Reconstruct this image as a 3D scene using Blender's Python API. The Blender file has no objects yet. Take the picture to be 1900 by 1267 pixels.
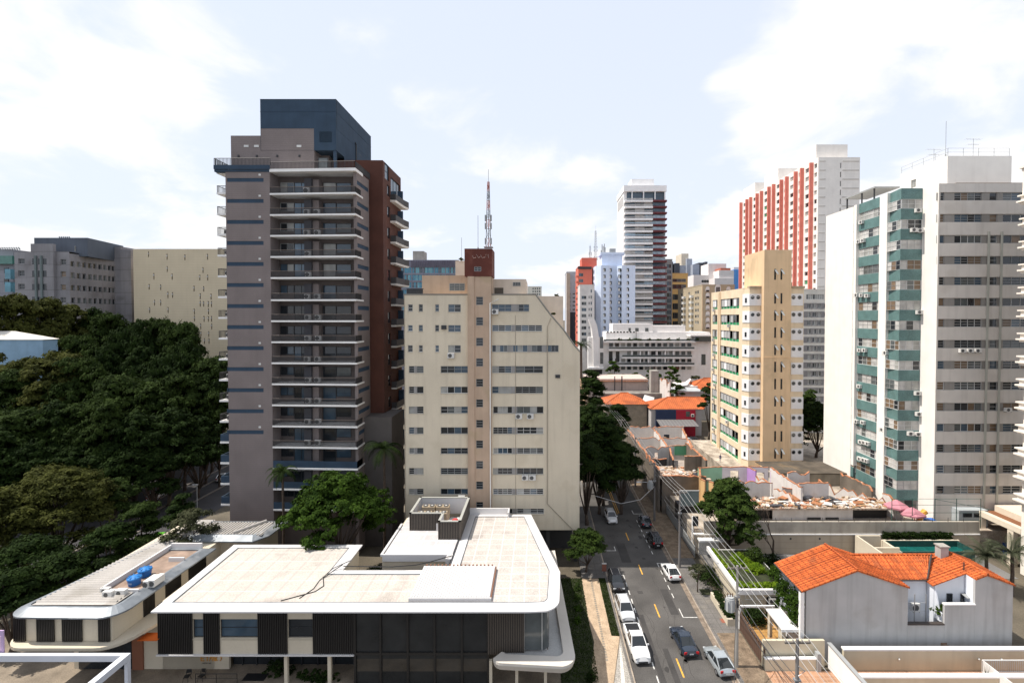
import bpy, math, random
import numpy as np
from mathutils import Vector, Matrix
R = math.radians
scene = bpy.context.scene
COL = scene.collection
rng = random.Random(11)

# ------------------------------------------------------------------ camera, sky, sun, exposure
FPX, CX, PITCH, CAMZ, HOR = 900.0, 1000.0, R(1.2), 36.0, 588.0     # focal length in photo pixels, horizon row
CYP = HOR + FPX * math.tan(PITCH)
cam = bpy.data.cameras.new('camera'); cam_ob = bpy.data.objects.new('camera', cam); COL.objects.link(cam_ob)
cam_ob.location = (0, 0, CAMZ); cam_ob.rotation_euler = (R(90) - PITCH, 0, 0)
cam.sensor_width = 36; cam.lens = FPX / 1900 * 36
cam.shift_x = (950 - CX) / 1900; cam.shift_y = -(633.5 - CYP) / 1900
cam.clip_start = 0.5; cam.clip_end = 6000
scene.camera = cam_ob
SUN_EL, SUN_AZ = R(60), R(-89)      # azimuth clockwise from +Y: light comes from the left
world = bpy.data.worlds.new('World'); scene.world = world; world.use_nodes = True
def build_world():
    nt = world.node_tree; N = nt.nodes; L = nt.links; N.clear()
    def node(t, **kw):
        n = N.new(t)
        for k, v in kw.items(): setattr(n, k, v)
        return n
    def math_(op, a, b=None, c=None):
        n = node('ShaderNodeMath', operation=op)
        for i, v in enumerate((a, b, c)):
            if v is None: continue
            if isinstance(v, (int, float)): n.inputs[i].default_value = v
            else: L.new(v, n.inputs[i])
        return n.outputs[0]
    def mixc(f, a, b):
        n = node('ShaderNodeMix', data_type='RGBA')
        for i, v in ((0, f), (6, a), (7, b)):
            if isinstance(v, bpy.types.NodeSocket): L.new(v, n.inputs[i])
            else: n.inputs[i].default_value = v
        return n.outputs[2]
    def rng_(v, a, b, c=0.0, d=1.0):
        n = node('ShaderNodeMapRange', interpolation_type='SMOOTHSTEP'); L.new(v, n.inputs[0])
        for i, q in enumerate((a, b, c, d)): n.inputs[i+1].default_value = q
        return n.outputs[0]
    out = node('ShaderNodeOutputWorld'); bg = node('ShaderNodeBackground'); bg.inputs[1].default_value = 0.13
    sky = node('ShaderNodeTexSky', sky_type='NISHITA', sun_disc=False, sun_elevation=SUN_EL, sun_rotation=SUN_AZ, dust_density=1.2, air_density=1.0)
    tc = node('ShaderNodeTexCoord'); gen = tc.outputs['Generated']; sep = node('ShaderNodeSeparateXYZ'); L.new(gen, sep.inputs[0])
    zz = math_('MAXIMUM', math_('ADD', sep.outputs[2], 0.25), 0.05)
    cb = node('ShaderNodeCombineXYZ'); L.new(math_('DIVIDE', sep.outputs[0], zz), cb.inputs[0]); L.new(math_('DIVIDE', sep.outputs[1], zz), cb.inputs[1]); cb.inputs[2].default_value = CLOUD_SEED
    n1 = node('ShaderNodeTexNoise'); n1.inputs['Scale'].default_value = 2.1; n1.inputs['Detail'].default_value = 10; n1.inputs['Roughness'].default_value = 0.55; n1.inputs['Distortion'].default_value = 0.3; L.new(cb.outputs[0], n1.inputs['Vector'])
    n2 = node('ShaderNodeTexNoise'); n2.inputs['Scale'].default_value = 6.0; n2.inputs['Detail'].default_value = 6; L.new(cb.outputs[0], n2.inputs['Vector'])
    dens = math_('ADD', math_('MULTIPLY_ADD', n1.outputs[0], 1.9, -0.45), math_('MULTIPLY', n2.outputs[0], 0.22))
    # banks of cloud: directions, half-angle cosines, strengths
    for d, c0, c1, k in CLOUD_BANKS:
        dt = node('ShaderNodeVectorMath', operation='DOT_PRODUCT'); L.new(gen, dt.inputs[0]); dt.inputs[1].default_value = Vector(d).normalized()
        dens = math_('ADD', dens, rng_(dt.outputs['Value'], c0, c1, 0.0, k))
    dens = math_('ADD', dens, rng_(sep.outputs[2], 0.24, 0.02, 0.0, 0.10))
    cl = rng_(dens, 0.60, 0.98)
    veil = rng_(sep.outputs[2], 0.0, 0.6, 0.94, 0.86)
    m1 = mixc(veil, sky.outputs[0], (4.6, 4.95, 5.65, 1)); m2 = mixc(cl, m1, (5.7, 5.68, 5.7, 1))
    L.new(m2, bg.inputs[0]); L.new(bg.outputs[0], out.inputs[0])
CLOUD_SEED = 5.3
CLOUD_BANKS = [((.95, 1, .50), .88, .985, .20), ((-1.2, 1, .22), .84, .99, .20), ((.10, 1, .16), .975, .998, .10), ((.47, 1, .17), .985, .998, .12), ((.44, 1, .485), .9945, .9985, .24), ((.62, 1, .62), .9965, .9993, .2), ((-.1, 1, .75), .80, .97, -.15)]
build_world()
sun = bpy.data.lights.new('sun', 'SUN'); sun.energy = 4.2; sun.angle = R(0.5); sun.color = (1.0, 0.93, 0.84)
sun_ob = bpy.data.objects.new('sun', sun); COL.objects.link(sun_ob)
_d = Vector((math.sin(SUN_AZ) * math.cos(SUN_EL), math.cos(SUN_AZ) * math.cos(SUN_EL), math.sin(SUN_EL)))
sun_ob.rotation_euler = _d.to_track_quat('Z', 'Y').to_euler()
vs = scene.view_settings; vs.view_transform = 'Standard'; vs.look = 'None'; vs.exposure = 0.55; vs.gamma = 1

# ------------------------------------------------------------------ photo pixel -> world point
_c, _s = math.cos(PITCH), math.sin(PITCH)
def XZ(px, py, Y):                     # point of plane y = Y seen at a photo pixel
    b = (CYP - py) / FPX
    dz = Y * (b * _c - _s) / (_c + b * _s)
    return (px - CX) / FPX * (Y * _c - dz * _s), CAMZ + dz
def ZF(py, Y): return XZ(CX, py, Y)[1]
def XF(px, Y, py=HOR): return XZ(px, py, Y)[0]
def G(px, py, z=0.0):                  # point of plane z seen at a photo pixel
    b = (CYP - py) / FPX; dz = z - CAMZ
    Y = dz * (_c + b * _s) / (b * _c - _s)
    return (px - CX) / FPX * (Y * _c - dz * _s), Y
def YZ(px, py, X):                     # point of plane x = X seen at a photo pixel
    d = X * FPX / (px - CX); u = (CYP - py) / FPX * d
    return d * _c + u * _s, CAMZ + u * _c - d * _s
def YS(px, X, py=HOR): return YZ(px, py, X)[0]

# ------------------------------------------------------------------ materials
MATS = {}
def M(name, col=None, rough=0.85, var=0.10, scale=0.5, streak=0.0, bump=0.0, metal=0.0, spec=0.35, fine=0.0, blot=None, tile=None):
    """painted / plastered surface with blotches, rain streaks and grain.  blot=(colour, amount, scale); tile=(axis, period, colour, width)"""
    if name in MATS: return MATS[name]
    m = bpy.data.materials.new(name); m.use_nodes = True; nt = m.node_tree; N = nt.nodes; L = nt.links
    p = N['Principled BSDF']; p.inputs['Roughness'].default_value = rough; p.inputs['Metallic'].default_value = metal
    p.inputs['Specular IOR Level'].default_value = spec
    geo = N.new('ShaderNodeNewGeometry')
    c3 = lambda k: (min(1, col[0]*k), min(1, col[1]*k), min(1, col[2]*k), 1)
    def noise(sc, det, sx=1, sy=1, sz=1):
        mp = N.new('ShaderNodeMapping'); mp.inputs['Scale'].default_value = (sx, sy, sz); L.new(geo.outputs['Position'], mp.inputs[0])
        n = N.new('ShaderNodeTexNoise'); n.inputs['Scale'].default_value = sc; n.inputs['Detail'].default_value = det; L.new(mp.outputs[0], n.inputs['Vector']); return n.outputs[0]
    def mix(fac, a, b, mode='MIX'):
        x = N.new('ShaderNodeMix'); x.data_type = 'RGBA'; x.blend_type = mode
        for i, v in ((0, fac), (6, a), (7, b)):
            if hasattr(v, 'links') or isinstance(v, bpy.types.NodeSocket): L.new(v, x.inputs[i])
            else: x.inputs[i].default_value = v
        return x.outputs[2]
    def ramp(src, a, b):
        r = N.new('ShaderNodeMapRange'); r.inputs[1].default_value = a; r.inputs[2].default_value = b; L.new(src, r.inputs[0]); return r.outputs[0]
    cur = mix(ramp(noise(scale, 5), 0.3, 0.7), c3(1 - var), c3(1 + var))
    if streak:
        st = ramp(noise(1.0, 7, 1.3, 1.3, 0.09), 0.5, 0.8)
        mm = N.new('ShaderNodeMath'); mm.operation = 'MULTIPLY'; mm.inputs[1].default_value = streak; L.new(st, mm.inputs[0])
        cur = mix(mm.outputs[0], cur, (col[0]*0.42, col[1]*0.40, col[2]*0.38, 1))
    if blot:
        bc, amt, bs = blot
        st = ramp(noise(bs, 8), 0.56, 0.66)
        mm = N.new('ShaderNodeMath'); mm.operation = 'MULTIPLY'; mm.inputs[1].default_value = amt; L.new(st, mm.inputs[0])
        cur = mix(mm.outputs[0], cur, (*bc, 1))
    if fine:
        cur = mix(fine, cur, ramp(noise(9.0, 4), 0.2, 0.8), 'OVERLAY')
    if tile:
        for (ax, per, tcol, wid) in tile:
            sp = N.new('ShaderNodeSeparateXYZ'); L.new(geo.outputs['Position'], sp.inputs[0])
            dv = N.new('ShaderNodeMath'); dv.operation = 'DIVIDE'; dv.inputs[1].default_value = per; L.new(sp.outputs[ax], dv.inputs[0])
            fr = N.new('ShaderNodeMath'); fr.operation = 'FRACT'; L.new(dv.outputs[0], fr.inputs[0])
            lt = N.new('ShaderNodeMath'); lt.operation = 'LESS_THAN'; lt.inputs[1].default_value = wid / per; L.new(fr.outputs[0], lt.inputs[0])
            m7 = N.new('ShaderNodeMath'); m7.operation = 'MULTIPLY'; m7.inputs[1].default_value = 0.75; L.new(lt.outputs[0], m7.inputs[0])
            cur = mix(m7.outputs[0], cur, (*tcol, 1))
    L.new(cur, p.inputs['Base Color'])
    if bump:
        b = N.new('ShaderNodeBump'); b.inputs['Strength'].default_value = bump; b.inputs['Distance'].default_value = 0.05
        L.new(noise(6.0, 6), b.inputs['Height']); L.new(b.outputs[0], p.inputs['Normal'])
    MATS[name] = m; return m
def glass(name, col, rough=0.06, spec=0.6):
    if name in MATS: return MATS[name]
    m = bpy.data.materials.new(name); m.use_nodes = True; nt = m.node_tree; N = nt.nodes; L = nt.links
    p = N['Principled BSDF']; p.inputs['Roughness'].default_value = rough; p.inputs['Specular IOR Level'].default_value = spec
    geo = N.new('ShaderNodeNewGeometry')
    x = N.new('ShaderNodeMix'); x.data_type = 'RGBA'
    x.inputs[6].default_value = (col[0]*0.45, col[1]*0.45, col[2]*0.45, 1); x.inputs[7].default_value = (min(1, col[0]*1.7), min(1, col[1]*1.7), min(1, col[2]*1.7), 1)
    n = N.new('ShaderNodeTexNoise'); n.inputs['Scale'].default_value = 0.7; n.inputs['Detail'].default_value = 3; L.new(geo.outputs['Position'], n.inputs['Vector'])
    L.new(n.outputs[0], x.inputs[0]); L.new(x.outputs[2], p.inputs['Base Color'])
    b = N.new('ShaderNodeBump'); b.inputs['Strength'].default_value = 0.08; n2 = N.new('ShaderNodeTexNoise'); n2.inputs['Scale'].default_value = 0.5
    L.new(geo.outputs['Position'], n2.inputs['Vector']); L.new(n2.outputs[0], b.inputs['Height']); L.new(b.outputs[0], p.inputs['Normal'])
    MATS[name] = m; return m
def leafmat(name, dark, light, trans=0.2):
    if name in MATS: return MATS[name]
    m = bpy.data.materials.new(name); m.use_nodes = True; nt = m.node_tree; N = nt.nodes; L = nt.links
    p = N['Principled BSDF']; p.inputs['Roughness'].default_value = 0.85; p.inputs['Specular IOR Level'].default_value = 0.1
    geo = N.new('ShaderNodeNewGeometry'); n = N.new('ShaderNodeTexNoise'); n.inputs['Scale'].default_value = 0.55; n.inputs['Detail'].default_value = 3
    L.new(geo.outputs['Position'], n.inputs['Vector'])
    a = N.new('ShaderNodeMath'); a.operation = 'MULTIPLY_ADD'; a.inputs[1].default_value = 0.55; L.new(geo.outputs['Random Per Island'], a.inputs[0])
    mr = N.new('ShaderNodeMapRange'); mr.inputs[1].default_value = 0.35; mr.inputs[2].default_value = 0.7; mr.inputs[4].default_value = 0.5; L.new(n.outputs[0], mr.inputs[0]); L.new(mr.outputs[0], a.inputs[2])
    x = N.new('ShaderNodeMix'); x.data_type = 'RGBA'; x.inputs[6].default_value = (*dark, 1); x.inputs[7].default_value = (*light, 1)
    L.new(a.outputs[0], x.inputs[0]); L.new(x.outputs[2], p.inputs['Base Color'])
    t = N.new('ShaderNodeBsdfTranslucent'); L.new(x.outputs[2], t.inputs[0])
    ms = N.new('ShaderNodeMixShader'); ms.inputs[0].default_value = trans; L.new(p.outputs[0], ms.inputs[1]); L.new(t.outputs[0], ms.inputs[2])
    L.new(ms.outputs[0], N['Material Output'].inputs[0])
    MATS[name] = m; return m
def flat(name, col, rough=0.5, metal=0.0, spec=0.4): return M(name, col, rough, var=0.05, scale=1.5, metal=metal, spec=spec)
def carpaint(name, col, metal=0.0):
    if name in MATS: return MATS[name]
    m = flat(name, col, 0.25, metal, 0.5); m.node_tree.nodes['Principled BSDF'].inputs['Coat Weight'].default_value = 0.7
    return m
GL_DARK = glass('glass_dark', (0.018, 0.022, 0.026)); GL_BLUE = glass('glass_blue', (0.05, 0.08, 0.11)); GL_MID = glass('glass_mid', (0.09, 0.10, 0.10), 0.12)
GL_WHITE = glass('glass_white_blind', (0.42, 0.41, 0.39), 0.25, 0.4); GL_PALE = glass('glass_curtain', (0.30, 0.30, 0.28), 0.25, 0.4); GL_WARM = glass('glass_warm_blind', (0.16, 0.11, 0.07), 0.3, 0.4)
FR_WHITE = flat('frame_white', (0.62, 0.62, 0.60)); FR_GREY = flat('frame_grey', (0.30, 0.31, 0.31)); FR_DARK = flat('frame_dark', (0.03, 0.032, 0.036)); FR_ALU = flat('frame_aluminium', (0.42, 0.42, 0.41), 0.4, 0.3)
PANEL_GREY = M('panel_grey', (0.28, 0.27, 0.26), streak=0.3)
WHITE = M('white_plaster', (0.74, 0.72, 0.68), streak=0.25, var=0.05); STEEL = flat('steel', (0.35, 0.36, 0.37), 0.45, 0.5); BLACK = flat('black', (0.012, 0.012, 0.013), 0.5)
CONC = M('concrete', (0.33, 0.31, 0.28), streak=0.5, var=0.15, fine=0.2); TRIM_WHITE = M('white_trim', (0.78, 0.77, 0.75), var=0.04, streak=0.12)
FANGREY = flat('fan_grille', (0.08, 0.08, 0.08)); UNIT_WHITE = flat('unit_white', (0.62, 0.61, 0.58))

# ------------------------------------------------------------------ mesh builder and scene bookkeeping
ORG = {}
class MB:
    def __init__(s): s.v = []; s.f = []; s.m = []
    def add(s, vs, fs, mi=0):
        o = len(s.v); s.v.extend(vs); s.f.extend([tuple(i + o for i in f) for f in fs]); s.m.extend([mi] * len(fs)); return s
    def quad(s, a, b, c, d, mi=0): return s.add([a, b, c, d], [(0, 1, 2, 3)], mi)
    def tri(s, a, b, c, mi=0): return s.add([a, b, c], [(0, 1, 2)], mi)
    def box(s, x0, x1, y0, y1, z0, z1, mi=0):
        x0, x1 = sorted((x0, x1)); y0, y1 = sorted((y0, y1)); z0, z1 = sorted((z0, z1))
        return s.add([(x0,y0,z0),(x1,y0,z0),(x1,y1,z0),(x0,y1,z0),(x0,y0,z1),(x1,y0,z1),(x1,y1,z1),(x0,y1,z1)],
                     [(0,3,2,1),(4,5,6,7),(0,1,5,4),(1,2,6,5),(2,3,7,6),(3,0,4,7)], mi)
    def obox(s, c, size, rz=0, mi=0, rx=0):
        mt = Matrix.Translation(c) @ Matrix.Rotation(rz, 4, 'Z') @ Matrix.Rotation(rx, 4, 'X'); a, b, d = size[0]/2, size[1]/2, size[2]/2
        vs = [tuple(mt @ Vector(p)) for p in ((-a,-b,-d),(a,-b,-d),(a,b,-d),(-a,b,-d),(-a,-b,d),(a,-b,d),(a,b,d),(-a,b,d))]
        return s.add(vs, [(0,3,2,1),(4,5,6,7),(0,1,5,4),(1,2,6,5),(2,3,7,6),(3,0,4,7)], mi)
    def prism(s, poly, z0, z1, mi=0, caps=True, top=None):
        n = len(poly); t = top or poly
        fs = [(i, (i+1) % n, n+(i+1) % n, n+i) for i in range(n)]
        s.add([(p[0], p[1], z0) for p in poly] + [(p[0], p[1], z1) for p in t], fs, mi)
        if caps:
            o = len(s.v) - 2*n; s.f.append(tuple(o+i for i in reversed(range(n)))); s.f.append(tuple(o+n+i for i in range(n))); s.m += [mi, mi]
        return s
    def ext(s, poly3, d, mi=0):            # extrude a planar 3-D polygon along vector d
        n = len(poly3); q = [tuple(p[k] + d[k] for k in range(3)) for p in poly3]
        return s.add(list(poly3) + q, [(i, (i+1) % n, n+(i+1) % n, n+i) for i in range(n)] + [tuple(reversed(range(n))), tuple(range(n, 2*n))], mi)
    def tube(s, pts, r, n=6, mi=0):
        pts = [Vector(p) for p in pts]; rs = r if isinstance(r, (list, tuple)) else [r] * len(pts); o = len(s.v)
        for i, p in enumerate(pts):
            d = (pts[min(i+1, len(pts)-1)] - pts[max(i-1, 0)]).normalized()
            a = d.cross(Vector((0, 0, 1)) if abs(d.z) < 0.9 else Vector((1, 0, 0))).normalized(); b = d.cross(a)
            for k in range(n):
                t = 2*math.pi*k/n; s.v.append(tuple(p + (a*math.cos(t) + b*math.sin(t)) * rs[i]))
        for i in range(len(pts)-1):
            for k in range(n):
                s.f.append((o+i*n+k, o+i*n+(k+1) % n, o+(i+1)*n+(k+1) % n, o+(i+1)*n+k)); s.m.append(mi)
        s.f.append(tuple(o+k for k in reversed(range(n)))); s.f.append(tuple(o+(len(pts)-1)*n+k for k in range(n))); s.m += [mi, mi]
        return s
    def cyl(s, x, y, z0, z1, r, n=16, mi=0, r2=None): return s.tube([(x, y, z0), (x, y, z1)], [r, r if r2 is None else r2], n, mi)
    def disc(s, c, ax, r, n=16, mi=0):     # flat disc, normal along axis ax ('x','y','z')
        vs = []
        for k in range(n):
            t = 2*math.pi*k/n; a, b = r*math.cos(t), r*math.sin(t)
            vs.append((c[0], c[1]+a, c[2]+b) if ax == 'x' else (c[0]+a, c[1], c[2]+b) if ax == 'y' else (c[0]+a, c[1]+b, c[2]))
        return s.add(vs, [tuple(range(n))], mi)
    def ball(s, c, r, sc=(1, 1, 1), n=8, mi=0):
        o = len(s.v); rows = max(4, n//2+1)
        for i in range(rows+1):
            ph = math.pi*i/rows
            for k in range(n):
                t = 2*math.pi*k/n
                s.v.append((c[0]+r*sc[0]*math.sin(ph)*math.cos(t), c[1]+r*sc[1]*math.sin(ph)*math.sin(t), c[2]+r*sc[2]*math.cos(ph)))
        for i in range(rows):
            for k in range(n):
                s.f.append((o+i*n+k, o+(i+1)*n+k, o+(i+1)*n+(k+1) % n, o+i*n+(k+1) % n)); s.m.append(mi)
        return s
    def build(s, name, mats, parent=None, smooth=False, local=False):
        if not isinstance(mats, (list, tuple)): mats = [mats]
        xs = np.array(s.v, dtype=float); lo = xs.min(0); hi = xs.max(0)
        org = np.array([(lo[0]+hi[0])/2, (lo[1]+hi[1])/2, lo[2]])
        me = bpy.data.meshes.new(name); me.from_pydata([tuple(p) for p in (xs - org)], [], s.f)
        for m in mats: me.materials.append(m)
        me.polygons.foreach_set('material_index', s.m)
        if smooth: me.polygons.foreach_set('use_smooth', [True]*len(s.f))
        me.update()
        o = bpy.data.objects.new(name, me); COL.objects.link(o)
        base = np.array(ORG.get(parent.name, (0, 0, 0))) if parent else np.zeros(3)
        o.location = tuple(org - base); o.parent = parent; ORG[o.name] = tuple(org)
        return o
def tag(o, label=None, cat=None, group=None, kind=None):
    if label: o['label'] = label
    if cat: o['category'] = cat
    if group: o['group'] = group
    if kind: o['kind'] = kind
    return o
def thing(name, label, cat, loc=(0, 0, 0), group=None):
    o = bpy.data.objects.new(name, None); COL.objects.link(o); o.location = loc; o.empty_display_size = 0.5
    ORG[o.name] = tuple(loc); return tag(o, label, cat, group)
def copy_tree(o, parent=None):
    c = o.copy(); COL.objects.link(c); c.parent = parent
    for ch in list(o.children): copy_tree(ch, c)
    return c
def struct(mb, name, mat, smooth=False): return tag(mb.build(name, mat, smooth=smooth), kind='structure')

# ------------------------------------------------------------------ walls with real openings, windows
def PT(kind, c):
    if kind == 'F': return lambda u, d, z: (u, c + d, z)
    if kind == 'L': return lambda u, d, z: (c + d, u, z)
    if kind == 'R': return lambda u, d, z: (c - d, u, z)
    return lambda u, d, z: (u, c - d, z)
def wall(mb, kind, c, u0, u1, z0, z1, holes=(), depth=0.16, mi=0, clip=None):
    pt = PT(kind, c); hs = [(max(u0, min(a, b)), min(u1, max(a, b)), max(z0, p), min(z1, q)) for (a, b, p, q) in holes]
    hs = [h for h in hs if h[1] - h[0] > 0.02 and h[3] - h[2] > 0.02]
    us = sorted({round(x, 4) for h in hs for x in h[:2]} | {round(u0, 4), round(u1, 4)}); zs = sorted({round(x, 4) for h in hs for x in h[2:]} | {round(z0, 4), round(z1, 4)})
    for j in range(len(zs)-1):
        zc = (zs[j]+zs[j+1])/2; run = None; row = [h for h in hs if h[2] < zc < h[3]]
        for i in range(len(us)):
            solid = i < len(us)-1 and not any(h[0] < (us[i]+us[i+1])/2 < h[1] for h in row)
            if solid and run is None: run = us[i]
            if not solid and run is not None:
                mb.quad(pt(run, 0, zs[j]), pt(us[i], 0, zs[j]), pt(us[i], 0, zs[j+1]), pt(run, 0, zs[j+1]), mi); run = None
    for (a, b, p, q) in hs:
        for (e, f) in (((a, p), (b, p)), ((b, p), (b, q)), ((b, q), (a, q)), ((a, q), (a, p))):
            mb.quad(pt(e[0], 0, e[1]), pt(f[0], 0, f[1]), pt(f[0], depth, f[1]), pt(e[0], depth, e[1]), mi)
CNT = {}; OVER = {}
def pbox(mb, pt, u0, u1, d0, d1, z0, z1, mi=0):
    a = pt(u0, d0, z0); b = pt(u1, d1, z1); return mb.box(a[0], b[0], a[1], b[1], a[2], b[2], mi)
def window(root, kind, c, u0, u1, z0, z1, cols=2, rows=1, fm=None, gl=None, dep=0.12, fw=0.06, name='window', split=True, label=None, blind=None):
    """one window: frame bars (part) and its panes (sub-part); past 100 on one building the rest go to one stuff part"""
    fm = fm or FR_WHITE; gl = gl or [GL_DARK]; pt = PT(kind, c); u0, u1 = sorted((u0, u1))
    k = (root.name, name); CNT[k] = CNT.get(k, 0) + 1; over = CNT[k] > 100
    if over: mf, mg, mats = OVER.setdefault(k, (MB(), MB(), []))
    else: mf, mg, mats = MB(), MB(), []
    def mid(m):
        if m not in mats: mats.append(m)
        return mats.index(m)
    fi = mid(fm); w, h = u1-u0, z1-z0
    def bar(a, b, p, q): pbox(mf, pt, a, b, dep, dep+0.07, p, q, fi)
    bar(u0, u0+fw, z0, z1); bar(u1-fw, u1, z0, z1); bar(u0+fw, u1-fw, z0, z0+fw); bar(u0+fw, u1-fw, z1-fw, z1)
    for i in range(1, cols): bar(u0+w*i/cols-fw*0.45, u0+w*i/cols+fw*0.45, z0+fw, z1-fw)
    for j in range(1, rows): bar(u0+fw, u1-fw, z0+h*j/rows-fw*0.35, z0+h*j/rows+fw*0.35)
    for i in range(cols):
        g = mid(rng.choice(gl)); a, b = u0+w*i/cols, u0+w*(i+1)/cols
        hh = z1
        if blind and rng.random() < 0.45:
            hh = z0 + h*rng.uniform(0.3, 0.85); bi = mid(blind); mg.quad(pt(a, dep+0.04, hh), pt(b, dep+0.04, hh), pt(b, dep+0.04, z1), pt(a, dep+0.04, z1), bi)
        mg.quad(pt(a, dep+0.05, z0), pt(b, dep+0.05, z0), pt(b, dep+0.05, hh), pt(a, dep+0.05, hh), g)
    if over: return None
    if split:
        o = mf.build(name, mats, root); mg.build('pane', mats, o)
    else:
        mf.add(mg.v, mg.f, 0); mf.m[-len(mg.m):] = mg.m; o = mf.build(name, mats, root)
    if label: o['label'] = label
    return o
def flush_over():
    for (rn, nm), (mf, mg, mats) in OVER.items():
        n = len(mg.f); mf.add(mg.v, mg.f, 0); mf.m[-n:] = mg.m
        tag(mf.build(nm, mats, bpy.data.objects[rn]), kind='stuff')
def ac_unit(root, kind, c, u, z, w=0.85, h=0.6, d=0.4):
    pt = PT(kind, c); mb = MB()
    pbox(mb, pt, u-w/2, u+w/2, -d, -0.05, z, z+h, 0)
    cx = u - w*0.12; p = pt(cx, -d-0.01, z+h/2)
    mb.disc(p, 'y' if kind in 'FB' else 'x', h*0.4, 12, 1)
    pbox(mb, pt, u-w/2+0.05, u-w/2+0.1, -d, 0.0, z-0.06, z, 1); pbox(mb, pt, u+w/2-0.1, u+w/2-0.05, -d, 0.0, z-0.06, z, 1)
    return mb.build('air_conditioner', [UNIT_WHITE, FANGREY], root)

# ================================================================== ground, street, pavements
ASPH = M('asphalt', (0.080, 0.075, 0.070), 0.9, var=0.28, scale=0.22, fine=0.35, bump=0.3, blot=((0.06, 0.056, 0.053), 0.55, 0.35))
PAVE = M('pavement', (0.135, 0.126, 0.117), 0.9, var=0.22, scale=0.4, fine=0.4, tile=((0, 1.0, (0.07, 0.065, 0.06), 0.05), (1, 1.0, (0.07, 0.065, 0.06), 0.05)), blot=((0.2, 0.18, 0.15), 0.4, 0.5))
PAVE_BROWN = M('pavement_brown', (0.17, 0.125, 0.085), 0.95, var=0.35, scale=1.2, fine=0.5, blot=((0.24, 0.19, 0.13), 0.6, 0.8))
KERB = M('kerb_stone', (0.30, 0.25, 0.20), 0.9, var=0.3, scale=1.0)
DIRT = M('dirt', (0.10, 0.085, 0.062), 0.95, var=0.4, scale=0.15, fine=0.4)
YELLOW = M('yellow_road_paint', (0.62, 0.33, 0.05), 0.8, var=0.25, scale=3.0, fine=0.4); RWHITE = M('white_road_paint', (0.55, 0.54, 0.51), 0.8, var=0.3, scale=3.0, fine=0.4)
CREAMPATH = M('cream_stone', (0.40, 0.30, 0.205), 0.9, var=0.16, scale=1.0, fine=0.35, blot=((0.29, 0.215, 0.14), 0.4, 0.7))
MOSAIC = M('grey_mosaic', (0.30, 0.28, 0.25), 0.9, var=0.2, scale=6.0, fine=0.6)
GRASSM = leafmat('grass_leaf', (0.012, 0.024, 0.004), (0.045, 0.075, 0.010), 0.1)
SOIL = M('soil', (0.025, 0.030, 0.012), 0.95, var=0.4, scale=1.0, fine=0.4)
struct(MB().box(-3000, 3000, -200, 5000, -3, -0.03), 'ground', DIRT)
SX0, SX1 = 9.5, 19.6
road = MB().box(SX0, SX1, 15, 420, -0.5, 0.0)
struct(road, 'street', ASPH)
struct(MB().box(SX1+0.15, 22.9, 15, 62, -0.4, 0.13).box(SX1+0.15, 22.9, 62.02, 71.5, -0.4, 0.131), 'pavement', PAVE)
struct(MB().box(SX1+0.15, 23.2, 71.52, 150, -0.4, 0.13).box(20.2, 22.9, 46.5, 54.4, 0.131, 0.136), 'brown_pavement', PAVE_BROWN)
struct(MB().box(9.1, SX0-0.15, 15, 66, -0.4, 0.13).box(5.9, SX0-0.15, 66.02, 150, -0.4, 0.13), 'far_pavement', PAVE)
kb = MB()
for y in np.arange(15, 150, 1.0):
    kb.box(SX0-0.15, SX0, y, y+0.985, -0.4, 0.14+rng.uniform(0, .012)); kb.box(SX1, SX1+0.15, y, y+0.985, -0.4, 0.14+rng.uniform(0, .012))
struct(kb, 'kerb', KERB)
struct(MB().box(SX1-0.5, SX1, 15, 150, -0.3, 0.006), 'gutter', M('gutter_concrete', (0.19, 0.15, 0.115), 0.9, var=0.35, scale=1.5, fine=0.3))
# painted markings
ym = MB()
for y in (39.2, 49.1, 58.8, 68.5, 78.9): ym.box(14.42, 14.58, y-1.35, y+1.35, 0.0, 0.012)
for x in (14.3, 14.65): ym.box(x, x+0.12, 88, 150, 0.0, 0.012)
struct(ym, 'yellow_lane_markings', YELLOW)
wm = MB()
for y in np.arange(47, 66, 1.9): wm.box(11.75, 11.87, y, y+1.0, 0, 0.012)
wm.box(9.9, 11.87, 66.9, 67.02, 0, 0.012); wm.box(11.75, 11.87, 65.9, 66.9, 0, 0.012); wm.box(9.6, 11.9, 74.0, 74.13, 0, 0.012); wm.box(11.75, 11.87, 74.13, 75.4, 0, 0.012)
for y in np.arange(61.5, 69.5, 1.9): wm.box(17.25, 17.36, y, y+1.0, 0, 0.012)
wm.box(17.25, 19.0, 57.4, 57.52, 0, 0.012); wm.box(17.25, 17.36, 57.52, 59.2, 0, 0.012); wm.box(17.25, 19.0, 70.2, 70.3, 0, 0.012)
for y in np.arange(73, 86, 1.9): wm.box(17.25, 17.36, y, y+0.9, 0, 0.012)
wm.box(17.25, 19.0, 88.0, 88.12, 0, 0.012); wm.box(17.25, 17.36, 88.12, 89.6, 0, 0.012)
struct(wm, 'white_parking_markings', RWHITE)
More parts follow.
